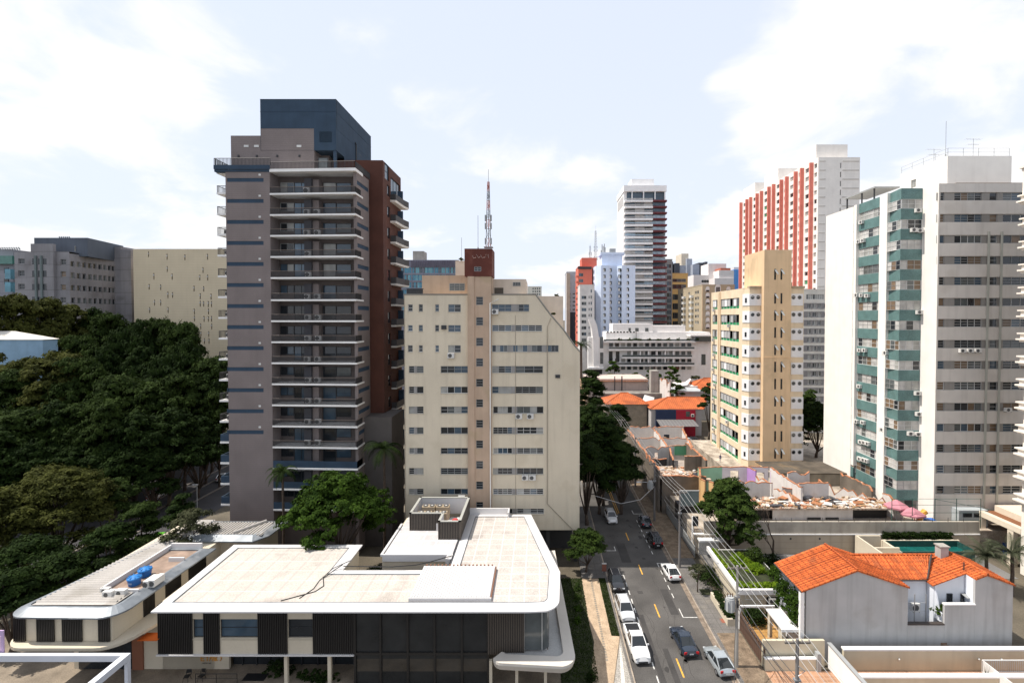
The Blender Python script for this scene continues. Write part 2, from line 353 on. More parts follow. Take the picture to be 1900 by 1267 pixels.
# patches, cracks and a manhole in the road
pk = MB()
pk.box(12.2, 13.6, 70.5, 76.5, 0, 0.006); pk.box(16.0, 17.0, 58, 63.5, 0, 0.006); pk.box(12.0, 12.6, 44, 58, 0, 0.005)
for k in range(5):
    x, y = rng.uniform(11.8, 17), rng.uniform(45, 60); pts = []
    for i in range(12): pts.append((x, y, 0.002)); x += rng.uniform(-.35, .35); y += rng.uniform(.4, 1.3)
    pk.tube(pts, 0.017, 4)
for k in range(26):
    x, y, s_ = rng.choice((11.9, 13.0, 15.4, 16.6))+rng.uniform(-.4, .4), rng.uniform(44, 95), rng.uniform(.1, .38)
    n_ = 9; pk.add([(x+s_*rng.uniform(.6, 1)*math.cos(2*math.pi*i/n_), y+1.5*s_*rng.uniform(.6, 1)*math.sin(2*math.pi*i/n_), .005) for i in range(n_)], [tuple(range(n_))])
pk.box(12.9, 13.6, 62.4, 63.1, 0, .007).box(16.3, 16.8, 78, 79.2, 0, .006).box(13.4, 14.0, 45, 52, 0, .0055)
struct(pk, 'road_patches', M('patch_asphalt', (0.048, 0.045, 0.043), 0.9, var=0.2, fine=0.3))
# forecourt of the sales pavilion: lawn, stone path, mosaic bands
struct(MB().box(-60, 9.1, 30, 66, -0.5, 0.02), 'forecourt', M('forecourt_floor', (0.20, 0.165, 0.125), 0.9, var=0.3, fine=0.3))
struct(MB().box(-60, 9.08, 6, 43.0, 0.0, 0.03), 'parking_lot', M('lot_asphalt', (0.06, 0.058, 0.056), 0.9, var=0.3, scale=0.3, fine=0.3))
pl_ = MB()
for k in range(14): pl_.add([(-40+k*2.9, 27, .042), (-39.85+k*2.9, 27, .042), (-38.35+k*2.9, 34, .042), (-38.5+k*2.9, 34, .042)], [(0, 1, 2, 3)])
struct(pl_, 'parking_lot_lines', RWHITE)
struct(MB().prism([(2.2, 66), (2.2, 46), (5.0, 46.5), (6.1, 53), (5.85, 57), (5.85, 66)], 0.021, 0.08), 'lawn_bed', SOIL)
struct(MB().box(8.2, 9.1, 54, 66, 0.021, 0.09), 'verge', SOIL)
struct(MB().prism([(5.87, 66), (5.87, 57), (6.12, 53), (5.0, 46.5), (5.0, 44), (6.6, 44), (9.08, 53.9), (8.18, 54.1), (8.18, 66)], 0.02, 0.06), 'stone_path', CREAMPATH)
gp = MB()
for y in np.arange(50, 66, 0.42): gp.box(7.0, 7.25, y, y+0.3, 0.06, 0.066)
struct(gp, 'path_drain', M('drain_stone', (0.22, 0.19, 0.15)))
mo = MB()
for i in range(5): mo.box(6.9+i*0.0, 9.1, 42.0+i*2.2, 44.1+i*2.2, 0.061, 0.068)
struct(MB().prism([(6.65, 44), (9.1, 44), (9.1, 53.5)], 0.061, 0.075), 'mosaic_pavement', MOSAIC)
struct(MB().prism([(7.7, 44), (8.2, 44), (8.95, 52), (8.75, 52)], 0.076, 0.084), 'mosaic_band', M('white_mosaic', (0.55, 0.52, 0.47), fine=0.5))
def grass(name, areas, n, h, label):
    vs = []; fs = []
    for (x0, x1, y0, y1, w) in areas:
        for i in range(int(n*w)):
            x, y = rng.uniform(x0, x1), rng.uniform(y0, y1); t = rng.uniform(0, math.pi); a, b = 0.07*math.cos(t), 0.07*math.sin(t); hh = h*rng.uniform(.5, 1.3)
            o = len(vs); vs += [(x-a, y-b, 0.05), (x+a, y+b, 0.05), (x+rng.uniform(-.06, .06), y+rng.uniform(-.06, .06), 0.05+hh)]; fs.append((o, o+1, o+2))
    mb = MB(); mb.add(vs, fs); return tag(mb.build(name, GRASSM), label, 'grass', kind='stuff')
grass('lawn_grass', [(2.2, 5.9, 47, 66, 1.0), (8.2, 9.1, 54, 66, 0.3)], 9000, 0.13, 'dark green lawn and verge beside the cream stone path')
# avenue on the far left
struct(MB().box(-92, -60, 60, 200, -0.02, 0.0), 'avenue', M('avenue_asphalt', (0.05, 0.048, 0.05), 0.9, var=0.2, scale=0.3, fine=0.2))
av = MB()
for x in (-67.3, -71.5, -75.5): av.box(x, x+0.4, 60, 200, 0.0, 0.15)
struct(av, 'avenue_kerbs', M('median_concrete', (0.16, 0.14, 0.12)))
# rising park ground on the left and the terrace behind the retaining wall on the right
struct(MB().add([(-92, 60, 0), (-92, 260, 0), (-140, 260, 9), (-140, 60, 7), (-400, 60, 10), (-400, 260, 14)], [(0, 1, 2, 3), (3, 2, 5, 4)]), 'park_hill', SOIL)
struct(MB().prism([(23.9, 73.4), (120, 73.4), (120, 128), (40, 128), (40, 101), (23.9, 101)], -0.5, 3.4), 'terrace_ground', M('demolition_floor', (0.36, 0.31, 0.25), 0.95, var=0.4, scale=0.5, fine=0.5, blot=((0.20, 0.15, 0.11), 0.6, 0.4)))

# ================================================================== taupe tower with brown rear wing
def grid(u0, u1, n, w): return [(u0 + (u1-u0)*(i+.5)/n - w/2, u0 + (u1-u0)*(i+.5)/n + w/2) for i in range(n)]
def build_tower():
    Y = 73.0
    TAUPE = M('taupe_render', (0.205, 0.173, 0.166), streak=0.15, var=0.10, scale=0.3, fine=0.12, tile=((2, 0.32, (0.17, 0.14, 0.125), 0.03),)); NAVY = M('navy_render', (0.034, 0.060, 0.095), streak=0.2, var=0.12, fine=0.1)
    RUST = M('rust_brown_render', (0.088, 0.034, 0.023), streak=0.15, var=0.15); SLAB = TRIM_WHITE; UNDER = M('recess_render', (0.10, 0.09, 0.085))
    RAIL = flat('balcony_mesh', (0.045, 0.042, 0.042), 0.6); RAILTOP = flat('balcony_rail_top', (0.20, 0.155, 0.125))
    x0, x1, x2 = XF(420.5, Y, 500), XF(502.5, Y, 500), XF(662.5, Y, 500)
    yb = YS(685.5, x2, 500); top = ZF(316, Y)
    t = thing('apartment_tower', 'tall taupe apartment tower with white balcony slabs and a navy rooftop block', 'apartment building', ((x0+x2)/2, Y+6, 0))
    # left pier with dark bands
    rows = [334.2 + 38.95*i for i in range(13)]
    bands = []
    for r in rows:
        bands.append((XF(421, Y, r), XF(489, Y, r), ZF(r+3.6, Y), ZF(r-3.6, Y)))
    w = MB(); wall(w, 'F', Y, x0, x1, 0, top, [(a-0.0, b, c, d) for a, b, c, d in bands], 0.10)
    w.box(x0, x1, Y+0.101, Y+14, 0, top-0.02); w.quad((x0, Y, 0), (x0, Y+0.11, 0), (x0, Y+0.11, top), (x0, Y, top))
    MB().box(x1+0.002, x2-0.45, Y+2.4, Y+14, 0, top-0.02).build('recess_wall', M('shaded_recess_taupe', (0.12, 0.10, 0.093), streak=.1), t)  # taupe darkened so the recess shade sits in the wall colour
    sb = []
    for i in range(13):
        r = rows[i]; sb.append((Y+0.25, yb-0.25, ZF(r+7.2, Y), ZF(r-0.6, Y)))
    wall(w, 'R', x2, Y, yb, 0, top, sb, 0.10); w.box(x2-0.45, x2-0.101, Y+0.001, yb, 0, top-0.02); w.quad((x2-0.45, Y, 0), (x2, Y, 0), (x2, Y, top), (x2-0.45, Y, top))
    w.build('wall', TAUPE, t)
    for a, b, c, d in bands: MB().box(a, b, Y+0.06, Y+0.10, c, d).build('dark_band', NAVY, t)
    for a, b, c, d in sb: MB().box(x2-0.10, x2-0.06, a, b, c, d).build('dark_band', NAVY, t)
    for r in rows:
        X, Z = XZ(484.5, r-9.5, Y)
        MB().box(X-0.35, X-0.02, Y-0.06, Y, Z-0.14, Z+0.14).build('vent_cover', FR_WHITE, t)
    # balcony bay: slabs, rails, doors
    slabs = [318.0, 360.5, 399.5, 438.0, 477.0, 516.0] + [557 + 38.9*i for i in range(9)] + [907, 945]
    GRS = [GL_DARK, GL_DARK, GL_DARK, GL_BLUE]
    for i, r in enumerate(slabs):
        z = ZF(r, Y); solid = i >= 14
        s = MB(); s.prism([(x1+0.01, Y-0.12), (x2+0.12, Y-0.75), (x2+0.12, Y+2.39), (x1+0.01, Y+2.39)], z-0.13, z+0.12 if i else z+0.3)
        b = s.build('balcony', SLAB, t)
        if i:
            rl = MB(); hh = 1.05 if not solid else 1.15
            ring = [(x1+0.05, Y-0.04), (x2+0.02, Y-0.64), (x2+0.02, Y+1.6)]
            for a, c in zip(ring, ring[1:]):
                if solid: rl.ext([(a[0], a[1], z+0.12), (c[0], c[1], z+0.12), (c[0], c[1], z+hh), (a[0], a[1], z+hh)], (0, 0.08, 0) if a[1] != 0 else (0.08, 0, 0), 0)
                else:
                    L_ = math.dist(a, c); n = int(L_/0.16)
                    for k in range(n+1):
                        px, py = a[0]+(c[0]-a[0])*k/n, a[1]+(c[1]-a[1])*k/n; rl.box(px-0.035, px+0.035, py-0.02, py+0.02, z+0.13, z+hh-0.05, 0)
                    rl.tube([(a[0], a[1], z+hh-0.03), (c[0], c[1], z+hh-0.03)], 0.04, 4, 1); rl.tube([(a[0], a[1], z+0.17), (c[0], c[1], z+0.17)], 0.03, 4, 0)
            rl.build('railing', [RAIL if not solid else NAVY, RAILTOP], b)
            zt = z + 2.62
            c0 = XF(577.5, Y+2.0, r); MB().box(c0-0.55, c0+0.55, Y+0.9, Y+2.39, z+0.13, zt-0.1 if i > 1 else zt).build('bay_pillar', M('pillar_grey', (0.055, 0.055, 0.062)), b)
            MB().box(c0+0.56, c0+1.5, Y+1.3, Y+2.39, z+0.13, zt-0.1).build('bay_wall', TAUPE, b)
            gl = GRS if i > 5 else [GL_BLUE, GL_BLUE, GL_DARK, GL_PALE]
            u = [XF(q, Y+2.4, r) for q in (521, 546, 573, 600, 624, 652)]
            window(t, 'F', Y+2.22, u[0], u[1], z+(1.1 if i > 1 else .3), zt-0.25, 2, 1, FR_DARK if i > 4 else FR_GREY, gl)
            window(t, 'F', Y+2.22, u[1]+.05, u[2], z+0.2, zt-0.25, 2, 1, FR_DARK, [glass('glass_sky_blue', (0.10, 0.17, 0.24))] if i < 6 else gl)
            window(t, 'F', Y+2.22, u[3], u[4], z+0.2, zt-0.25, 1, 1, FR_DARK, gl)
            window(t, 'F', Y+2.22, u[4]+.05, u[5], z+0.9, zt-0.3, 1, 1, FR_DARK, gl+[GL_MID])
            if i > 1 and not solid:
                for q in ((568,) if i in (4, 5) else (568, 587) if i > 4 else (567, 586)): ac_unit(t, 'F', Y+0.75, XF(q+rng.uniform(-1, 1), Y, r), z+0.2, 0.9, 0.75)
            if i == 1: ac_unit(t, 'F', Y+0.75, XF(566, Y, r), z+0.2, 0.9, 0.9)
    # little balconies on the left side
    for i, r in enumerate([318+38.8*k for k in range(17)]):
        z = ZF(r, Y); b = MB().box(x0-1.75, x0-0.01, Y+0.6, Y+4.6, z-0.16, z+0.12)
        b = b.build('balcony', SLAB, t); rl = MB(); solid = i >= 13
        if solid: rl.box(x0-1.7, x0-0.02, Y+0.65, Y+0.75, z+0.12, z+1.2).box(x0-1.7, x0-1.6, Y+0.76, Y+4.5, z+0.12, z+1.2)
        else:
            for k in range(9): rl.box(x0-1.7+k*0.2-.02, x0-1.7+k*0.2+.02, Y+0.65, Y+0.69, z+0.12, z+1.1)
            for k in range(14): rl.box(x0-1.7, x0-1.66, Y+0.7+k*0.28, Y+0.75+k*0.28, z+0.12, z+1.1)
            rl.box(x0-1.72, x0-0.02, Y+0.63, Y+0.71, z+1.1, z+1.16).box(x0-1.72, x0-1.64, Y+0.72, Y+4.5, z+1.1, z+1.16)
        rl.build('railing', NAVY if solid else RAIL, b)
        if 2 < i < 13: ac_unit(b, 'F', Y+1.5, x0-0.6, z+0.14, 0.8, 0.7)
    # penthouse
    zp = ZF(313, Y); Yp = Y + 2.6
    a0, a1, a2, a3 = XF(428.5, Yp, 280), XF(484, Yp, 280), XF(583, Yp, 280), XF(624, Yp, 260)
    zt1, zt2, zt3, zb = ZF(252, Yp), ZF(238.8, Yp), ZF(185, Yp), ZF(279.5, Yp)
    MB().box(a0, a1, Yp, Yp+10, zp-0.3, zt1).box(a1+0.003, a2, Yp, Yp+10, zp-0.3, zt2).box(a2+0.003, a3-2.2, Yp+2.4, Yp+10, zp-0.3, zb).build('penthouse_wall', TAUPE, t)
    yback = YS(688.5, a3, 300)
    hole = [(XF(593, Yp, 254), XF(616, Yp, 254), ZF(264.5, Yp), ZF(245, Yp))]
    nb = MB(); wall(nb, 'F', Yp-0.04, a1, a3, zb, zt3, hole+[(a1-.01, a2, zb, zt2+0.01)], 0.15)
    nb.box(a1, a3, Yp+0.2, yback, zt2+0.02, zt3-0.02).box(a2+.01, a3-.004, Yp+0.2, yback, zb, zt2).quad((a3, Yp-.04, zb), (a3, Yp+.3, zb), (a3, Yp+.3, zt3), (a3, Yp-.04, zt3)).quad((a1, Yp-.04, zt2), (a1, Yp+.3, zt2), (a1, Yp+.3, zt3), (a1, Yp-.04, zt3)).quad((a1, Yp-.04, zt3), (a3, Yp-.04, zt3), (a3, Yp+.3, zt3), (a1, Yp+.3, zt3))
    nb.box(a3-0.5, a3-0.1, Yp+0.05, Yp+0.45, zp-0.3, zb-.01).box(a3-0.004, a3+0.02, Yp+3, yback, zp-0.4, zb)
    for z in (zt3-1.9, zt3-0.02): nb.box(a1-.03, a3+.03, Yp-.07, yback+.03, z, z+.06)
    nb.build('rooftop_block', NAVY, t)
    lv = MB(); h = hole[0]
    for k in range(9): zz = h[2]+(h[3]-h[2])*k/9; lv.obox(((h[0]+h[1])/2, Yp+0.05, zz+.08), (h[1]-h[0], 0.03, 0.16), 0, 0, R(35))
    lv.build('louvre', NAVY, t)
    dp = MB(); dp.tube([(a3+0.08, Yp+8.0, zb-1), (a3+0.08, Yp+8.0, zt3-4.2), (a3+0.08, Yp+7.6, zt3-3.9)], 0.12, 6); dp.build('drain_pipe', FR_DARK, t)
    window(t, 'R', a3+0.12, Yp+9.2, Yp+10.6, zb+1.3, zb+2.7, 2, 1, FR_DARK, name='side_window')
    pd = MB().box(x0-1.6, x1+0.1, Y-0.25, Y-0.1, zp-0.15, zp+0.45).box(x0-1.6, x0-1.45, Y-.09, Y+6, zp-.15, zp+.45).box(x0-1.6, x1, Y-.09, Y+6, zp-.5, zp-.16)
    pd.build('terrace_parapet', NAVY, t)
    rl = MB()
    ring = [(x0-1.53, Y+6), (x0-1.53, Y-0.2), (x1+0.2, Y-0.2)]; ring2 = [(x1+0.2, Y-0.05), (x2+0.05, Y-0.64), (x2+0.05, yb+3)]
    for rg, zb0 in ((ring, zp+0.45), (ring2, ZF(318, Y)+.3)):
        for a, c in zip(rg, rg[1:]):
            n = int(math.dist(a, c)/0.2)
            for k in range(n+1): px, py = a[0]+(c[0]-a[0])*k/n, a[1]+(c[1]-a[1])*k/n; rl.box(px-.03, px+.03, py-.02, py+.02, zb0, zb0+1.0)
            rl.tube([(a[0], a[1], zb0+1.02), (c[0], c[1], zb0+1.02)], 0.045, 4)
    rl.build('terrace_railing', RAIL, t)
    window(t, 'F', Y+2.3, XF(588, Y+2, 295), XF(606, Y+2, 295), zp+.3, zp+2.4, 1, 1, FR_DARK, [GL_MID], name='terrace_door')
    sm = MB()
    for q in (436, 470, 508, 549): X, Z = XZ(q+7, 290, Yp); sm.box(X-.12, X+.12, Yp-.15, Yp, Z-.15, Z+.15)
    sm.build('wall_lamp', FR_DARK, t); sm = MB()
    for q in (457, 476, 555): X, Z = XZ(q, 271.5, Yp); sm.box(X-.35, X+.35, Yp-.06, Yp, Z-.16, Z+.16)
    sm.build('vent_cover', FR_WHITE, t)
    MB().cyl(a1+9.3, Yp+3, zt3, zt3+1.2, 0.03, 4).build('lightning_rod', FR_GREY, t)
    # brown wing behind, balconies on its right side
    Yw = yb + 0.4; xr = XF(711.5, Yw, 500); ztw = ZF(297.5, Yw); yend = YS(744, xr, 400)
    bw = MB(); wins = []
    slb = [371.5+ (0 if i == 0 else 39*0+0) for i in range(1)]
    zs_ = [ZF(377 + 38.2*i*0.985, Yw+6) for i in range(16)]
    for z in zs_: wins.append((Yw+2.2, Yw+3.6, z+0.4, z+2.2))
    wall(bw, 'R', xr, Yw, yend, 0, ztw, wins + [(Yw+1.0, Yw+3.2, zs_[0]+2.9, zs_[0]+5.6), (Yw+4.2, yend-.5, zs_[0]+0.2, zs_[0]+4.0)], 0.2)
    bw.quad((x2-6, Yw, 0), (xr, Yw, 0), (xr, Yw, ztw), (x2-6, Yw, ztw)).quad((x2-6, Yw, ztw), (xr, Yw, ztw), (xr, yend, ztw), (x2-6, yend, ztw)).quad((x2-6, yend, 0), (xr, yend, 0), (xr, yend, ztw), (x2-6, yend, ztw))
    bw.build('rear_wing', RUST, t)
    window(t, 'R', xr, Yw+1.0, Yw+3.2, zs_[0]+2.9, zs_[0]+5.6, 1, 2, FR_DARK, [GL_BLUE], name='side_window'); window(t, 'R', xr, Yw+4.2, yend-.5, zs_[0]+.2, zs_[0]+4, 3, 1, FR_DARK, [GL_BLUE, GL_DARK], name='side_window')
    for z in zs_:
        window(t, 'R', xr, Yw+2.2, Yw+3.6, z+0.4, z+2.2, 1, 1, FR_DARK, [GL_DARK], name='side_window')
        b = MB().prism([(xr+.01, Yw+3.9), (xr+.8, Yw+4.0), (xr+1.0, Yw+8.3), (xr+1.3, yend), (xr+.01, yend)], z-.3, z, top=[(xr+.01, Yw+3.7), (xr+.95, Yw+3.8), (xr+1.15, Yw+8.3), (xr+1.5, yend), (xr+.01, yend)]).build('balcony', SLAB, t)
        MB().prism([(xr+.84, Yw+3.9), (xr+.92, Yw+3.9), (xr+1.12, Yw+8.3), (xr+1.46, yend-.05), (xr+1.38, yend-.05), (xr+1.04, Yw+8.3)], z, z+1.05).box(xr+.02, xr+.83, Yw+3.84, Yw+3.9, z, z+1.05).build('railing', RAIL, b)
        MB().box(xr+.01, xr+.9, Yw+8.0, Yw+8.4, z+.01, z+2.55).build('partition', NAVY, b)
    # low extension between the two blocks
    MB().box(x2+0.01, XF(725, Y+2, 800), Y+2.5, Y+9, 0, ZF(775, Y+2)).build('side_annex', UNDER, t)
    return t
build_tower()

# ================================================================== beige block with a chamfered corner
def build_beige():
    Y = 70.0
    BEI = M('beige_render', (0.62, 0.545, 0.42), streak=0.24, var=0.06, scale=0.25, fine=0.10, blot=((0.54, 0.465, 0.345), 0.55, 0.3)); SHF = M('pinkish_render', (0.47, 0.345, 0.25), streak=0.35, var=0.08, blot=((0.40, 0.31, 0.20), 0.6, 0.3))
    RUST = M('rusty_cladding', (0.115, 0.034, 0.024), streak=0.3, var=0.2, blot=((0.20, 0.085, 0.06), 0.35, 0.5)); PALE = M('pale_render', (0.62, 0.53, 0.44), streak=0.3)
    q = lambda x0, y0, x1, y1, yy=Y: (XF(x0, yy, (y0+y1)/2), XF(x1, yy, (y0+y1)/2), ZF(y1, yy), ZF(y0, yy))
    xl, xs0, xs1, xr = XF(751, Y, 750), XF(869, Y, 750), XF(911.8, Y, 750), XF(1075.5, Y, 800)
    zt, zb = ZF(547.5, Y), ZF(983, Y)
    t = thing('beige_apartment_block', 'weathered beige apartment block with a slanted roof corner and strip windows', 'apartment building', ((xl+xr)/2, Y+10, 0))
    rl = [(564.6, 578), (603, 614.7), (640.4, 653), (679, 691.8), (717, 729.7), (754, 767), (792.5, 805), (830.8, 842), (868, 880), (906.5, 917.5), (943.5, 953.4)]
    HL, HR, win, pan = [], [], [], []
    for i, (a, b) in enumerate(rl[:10]):
        if i < 3:
            for (p, s) in ((756.7, 765.8), (776.8, 784.5), (807.4, 814.6)): h = q(p, a, s, b); HL.append(h); win.append((h, 1, 2, i))
            h = q(831.5, a, 855, b+(1 if i else 1)); HL.append(h); win.append((h, 2, 2, i))
        else:
            h = q(758.5, a, 785.8, b); HL.append(h)
            win.append((q(758.5, a, 768.5, b), 1, 3, i)); pan.append(q(768.5, a, 773, b)); win.append((q(773, a, 785.8, b), 1, 3 if i % 2 else 1, i))
            h = q(817.6, a, 868.2, b); HL.append(h); win.append((h, 4, rng.choice((1, 2, 3)), i))
    segs = {0: ((912.8, 949, 3), (962, 981.8, 2)), 1: ((912.8, 949, 3), (955, 1006, 4)), 2: ((912.8, 942, 4), (951.5, 979, 3), (986.5, 1006, 2), (1016, 1036.5, 3)),
            3: ((912.8, 949, 3), (956, 1007.5, 3)), 4: ((912.8, 949, 3), (956, 1007.5, 4)), 10: ((928.5, 951, 2), (959, 1009.5, 4))}
    for i, (a, b) in enumerate(rl):
        sg = segs.get(i, ((914.8, 950.5, 4), (959, 1008.3, 4))); HR.append(q(sg[0][0], a, sg[-1][1], b))
        for k, (p, s, n) in enumerate(sg):
            win.append((q(p, a, s, b), n, rng.choice((1, 2, 3, 3)) if i not in (5, 2) else 1, i))
            if k: pan.append(q(sg[k-1][1], a, p, b))
    w = MB(); wall(w, 'F', Y, xl, xs0, zb, zt, HL, 0.22)
    # right half: rectangular up to the start of the slant, then a slanted slice
    xc, zc = XF(994, Y, 548), ZF(653, Y); xk = XF(1040, Y, 620); zk = ZF(610, Y)
    zl = ZF(700, Y)
    steps = 16
    wall(w, 'F', Y, xs1, xr, zb, zl, HR, 0.22)
    edge = [(xc, zt), (XF(1020, Y, 580), ZF(583, Y)), (XF(1045, Y, 612), ZF(612, Y)), (XF(1066, Y, 642), ZF(642, Y)), (xr, zc)]
    zcut = sorted({zl, zt} | {h[2] for h in HR if h[2] > zl} | {h[3] for h in HR if h[3] > zl} | {e[1] for e in edge})
    def xe(z):
        if z <= edge[-1][1]: return xr
        for (p, s) in zip(edge, edge[1:]):
            if s[1] <= z <= p[1]: return p[0] + (s[0]-p[0])*(p[1]-z)/(p[1]-s[1])
        return xc
    for z0, z1 in zip(zcut, zcut[1:]):
        zm = (z0+z1)/2; hs = sorted(h[:2] for h in HR if h[2] < zm < h[3]); u = xs1
        for (a, b) in hs: w.quad((u, Y, z0), (a, Y, z0), (a, Y, z1), (u, Y, z1)); u = b
        w.quad((u, Y, z0), (xe(z0), Y, z0), (xe(z1), Y, z1), (u, Y, z1))
    for h in HR:
        if h[3] > zl:
            a, b, p, s = h
            for (e, f) in (((a, p), (b, p)), ((b, p), (b, s)), ((b, s), (a, s)), ((a, s), (a, p))): w.quad((e[0], Y, e[1]), (f[0], Y, f[1]), (f[0], Y+.22, f[1]), (e[0], Y+.22, e[1]))
    body = [(xl, zb), (xr, zb), (xr, zc), *reversed(edge[:-1]), (xl, zt)]
    w.ext([(p[0], Y+0.35, p[1]) for p in body], (0, 21, 0))
    for a, b in zip(body, body[1:]+body[:1]): w.quad((a[0], Y, a[1]), (b[0], Y, b[1]), (b[0], Y+.36, b[1]), (a[0], Y+.36, a[1]))
    w.build('wall', BEI, t)
    cp = MB(); 
    for a, b in zip(edge, edge[1:]): cp.tube([(a[0], Y+.05, a[1]+.05), (b[0], Y+.05, b[1]+.05)], 0.14, 4)
    cp.box(xl-.08, xs0, Y-.06, Y+.3, zt, zt+.18).box(xs1, xc, Y-.06, Y+.3, zt, zt+.18); cp.build('coping', M('coping_grey', (0.2, 0.19, 0.17)), t)
    for (h, c, r, i) in win: window(t, 'F', Y, *h, c, r, rng.choice([FR_GREY, FR_GREY, FR_WHITE, FR_ALU]), [GL_DARK, GL_DARK, GL_BLUE, GL_MID, GL_DARK, GL_PALE] if i > 1 else [GL_DARK, GL_BLUE], dep=0.13, blind=None)
    for h in pan: MB().box(h[0], h[1], Y+.05, Y+.2, h[2], h[3]).build('grey_panel', PANEL_GREY, t)
    sill = MB()
    for h in HL: sill.box(h[0]-.05, h[1]+.05, Y-.06, Y, h[2]-.08, h[2]-.003)
    for h in HR: sill.box(h[0]-.05, h[1]+.05, Y-.06, Y, h[2]-.08, h[2]-.003)
    sill.build('window_sills', M('sill_stone', (0.50, 0.45, 0.36)), t)
    # stair shaft
    Ys = Y - 0.35; zs = ZF(513, Ys); sh = MB(); hs = [q(883.3, 550.6+38.05*k, 896.3, 565.8+38.05*k-.6*(k > 3), Ys) for k in range(11)]
    wall(sh, 'F', Ys, XF(869, Ys, 700), XF(911.8, Ys, 700), zb-1, zs, hs, 0.22)
    sx0, sx1 = XF(869, Ys, 700), XF(911.8, Ys, 700)
    sh.box(sx0, sx1, Ys+.34, Y+6, zt, zs-.01)
    for x in (sx0, sx1): sh.quad((x, Ys, zb-1), (x, Y+.3, zb-1), (x, Y+.3, zs), (x, Ys, zs))
    sh.box(sx0-.06, sx0+.9, Ys+.002-.14, Ys-.002, zb-1, zs)
    sh.build('stair_shaft', SHF, t)
    for h in hs: window(t, 'F', Ys, *h, 1, 3, FR_GREY, [GL_DARK], dep=0.12, name='stair_window')
    # rusty tank tower and rooftop boxes
    zr = ZF(461.5, Ys); rx0, rx1 = XF(862, Ys, 480), XF(913, Ys, 480)
    tw = MB(); wall(tw, 'F', Ys-.1, rx0, rx1, zs, zr, [q(880, 495, 893, 503.5, Ys)], 0.1); tw.box(rx0, rx1, Ys+.02, Y+3.6, zs+.01, zr-.01)
    for x in (rx0, rx1): tw.quad((x, Ys-.1, zs), (x, Ys+.03, zs), (x, Ys+.03, zr), (x, Ys-.1, zr))
    tw.quad((rx0, Ys-.1, zr), (rx1, Ys-.1, zr), (rx1, Y+3.6, zr), (rx0, Y+3.6, zr)); tw.build('rusty_tower', RUST, t)
    window(t, 'F', Ys-.1, *q(880, 495, 893, 503.5, Ys), 2, 2, FR_GREY, [GL_DARK], dep=.04)
    # scrawled white marks on the rusty tower
    gf = MB(); X0 = XF(877, Ys, 475); Z0 = ZF(477, Ys)
    for k, st in enumerate([[(0, .6), (.15, 0), (.5, .2)], [(.6, .9), (.9, .1), (1.15, .35)], [(1.2, .8), (1.5, .0), (1.75, .3)], [(1.8, .1), (2.05, .95), (2.15, .45), (2.4, 1.0), (2.4, .1)]]):
        gf.tube([(X0+a*.95, Ys-.12, Z0+b*.6-.2) for a, b in st], 0.035, 4)
    gf.build('chalk_marks', M('chalk', (0.35, 0.25, 0.22)), t)
    Yb = Y + 3
    def pbx(name, x0, y0, x1, y1, yy, dpt, mat): a = q(x0, y0, x1, y1, yy); return MB().box(a[0], a[1], yy, yy+dpt, min(a[2], zt), a[3]).build(name, mat, t)
    pbx('rooftop_box', 783, 511, 867.5, 552, Yb, 9, SHF); pbx('rooftop_box', 845, 484, 866, 552, Yb+9.5, 4, PALE); pbx('rooftop_box', 912.2, 518, 976, 552, Yb, 10, PALE)
    window(t, 'F', Yb-.2, *q(834, 526, 862.5, 539.5, Yb), 3, 3, FR_GREY, [GL_MID, GL_DARK]); window(t, 'F', Yb-.2, *q(951.5, 523.5, 966, 531, Yb), 3, 3, FR_GREY, [GL_DARK])
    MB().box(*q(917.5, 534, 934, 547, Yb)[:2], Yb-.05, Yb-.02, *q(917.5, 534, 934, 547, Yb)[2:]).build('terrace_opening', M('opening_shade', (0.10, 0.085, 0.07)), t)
    a = q(993, 549.5, 1045, 640, Y+8); MB().box(a[0]-4, a[1], Y+8, Y+22, a[2]-8, a[3]).build('rear_block', PALE, t)
    pr = MB(); 
    for k in range(34): xx = xl + .1 + k*(XF(783, Y, 540)-xl-.2)/34; pr.box(xx, xx+.06, Y+1.0, Y+1.05, zt, zt+.9)
    pr.box(xl+.1, XF(783, Y, 540), Y+.98, Y+1.07, zt+.9, zt+1.0).build('roof_railing', FR_DARK, t)
    # pipes
    pp = MB(); x = XF(909.8, Y-.4, 700); pp.tube([(x+1.2, Ys-.1, ZF(555, Y)), (x, Ys-.15, ZF(563, Y)), (x, Ys-.15, zb)], 0.09, 6); pp.build('white_pipe', FR_WHITE, t)
    pp = MB(); x = XF(1015.5, Y, 800); pp.tube([(x+.5, Y-.08, ZF(590, Y)), (x, Y-.08, ZF(606, Y)), (x, Y-.08, ZF(934, Y)), (XF(1062, Y, 983), Y-.08, ZF(981, Y)), (XF(1062, Y, 983), Y-.08, ZF(1005, Y))], 0.055, 6)
    pp.tube([(XF(956.5, Y, 700), Y-.03, ZF(585, Y)), (XF(956.5, Y, 700), Y-.03, ZF(955, Y))], 0.03, 5); pp.tube([(xl+.02, Y-.04, zb), (xl+.02, Y-.04, zt)], .05, 5); pp.build('thin_pipe', M('pipe_grey', (0.32, 0.28, 0.22)), t)
    # air conditioners on the wall
    for (x, y) in ((919, 583), (837.5, 664), (963, 776), (984, 776), (974.5, 889), (988, 889), (857, 927)): ac_unit(t, 'F', Y, XF(x, Y, y), ZF(y, Y), 0.95, 0.72, .5)
    MB().box(*q(819.5, 603.5, 828.5, 611)[:2], Y-.3, Y, *q(819.5, 603.5, 828.5, 611)[2:]).build('vent_box', FR_DARK, t)
    MB().box(*q(1030.5, 695, 1039, 701)[:2], Y-.2, Y, *q(1030.5, 695, 1039, 701)[2:]).build('vent_box', FR_DARK, t)
    # open ground floor
    gf = MB()
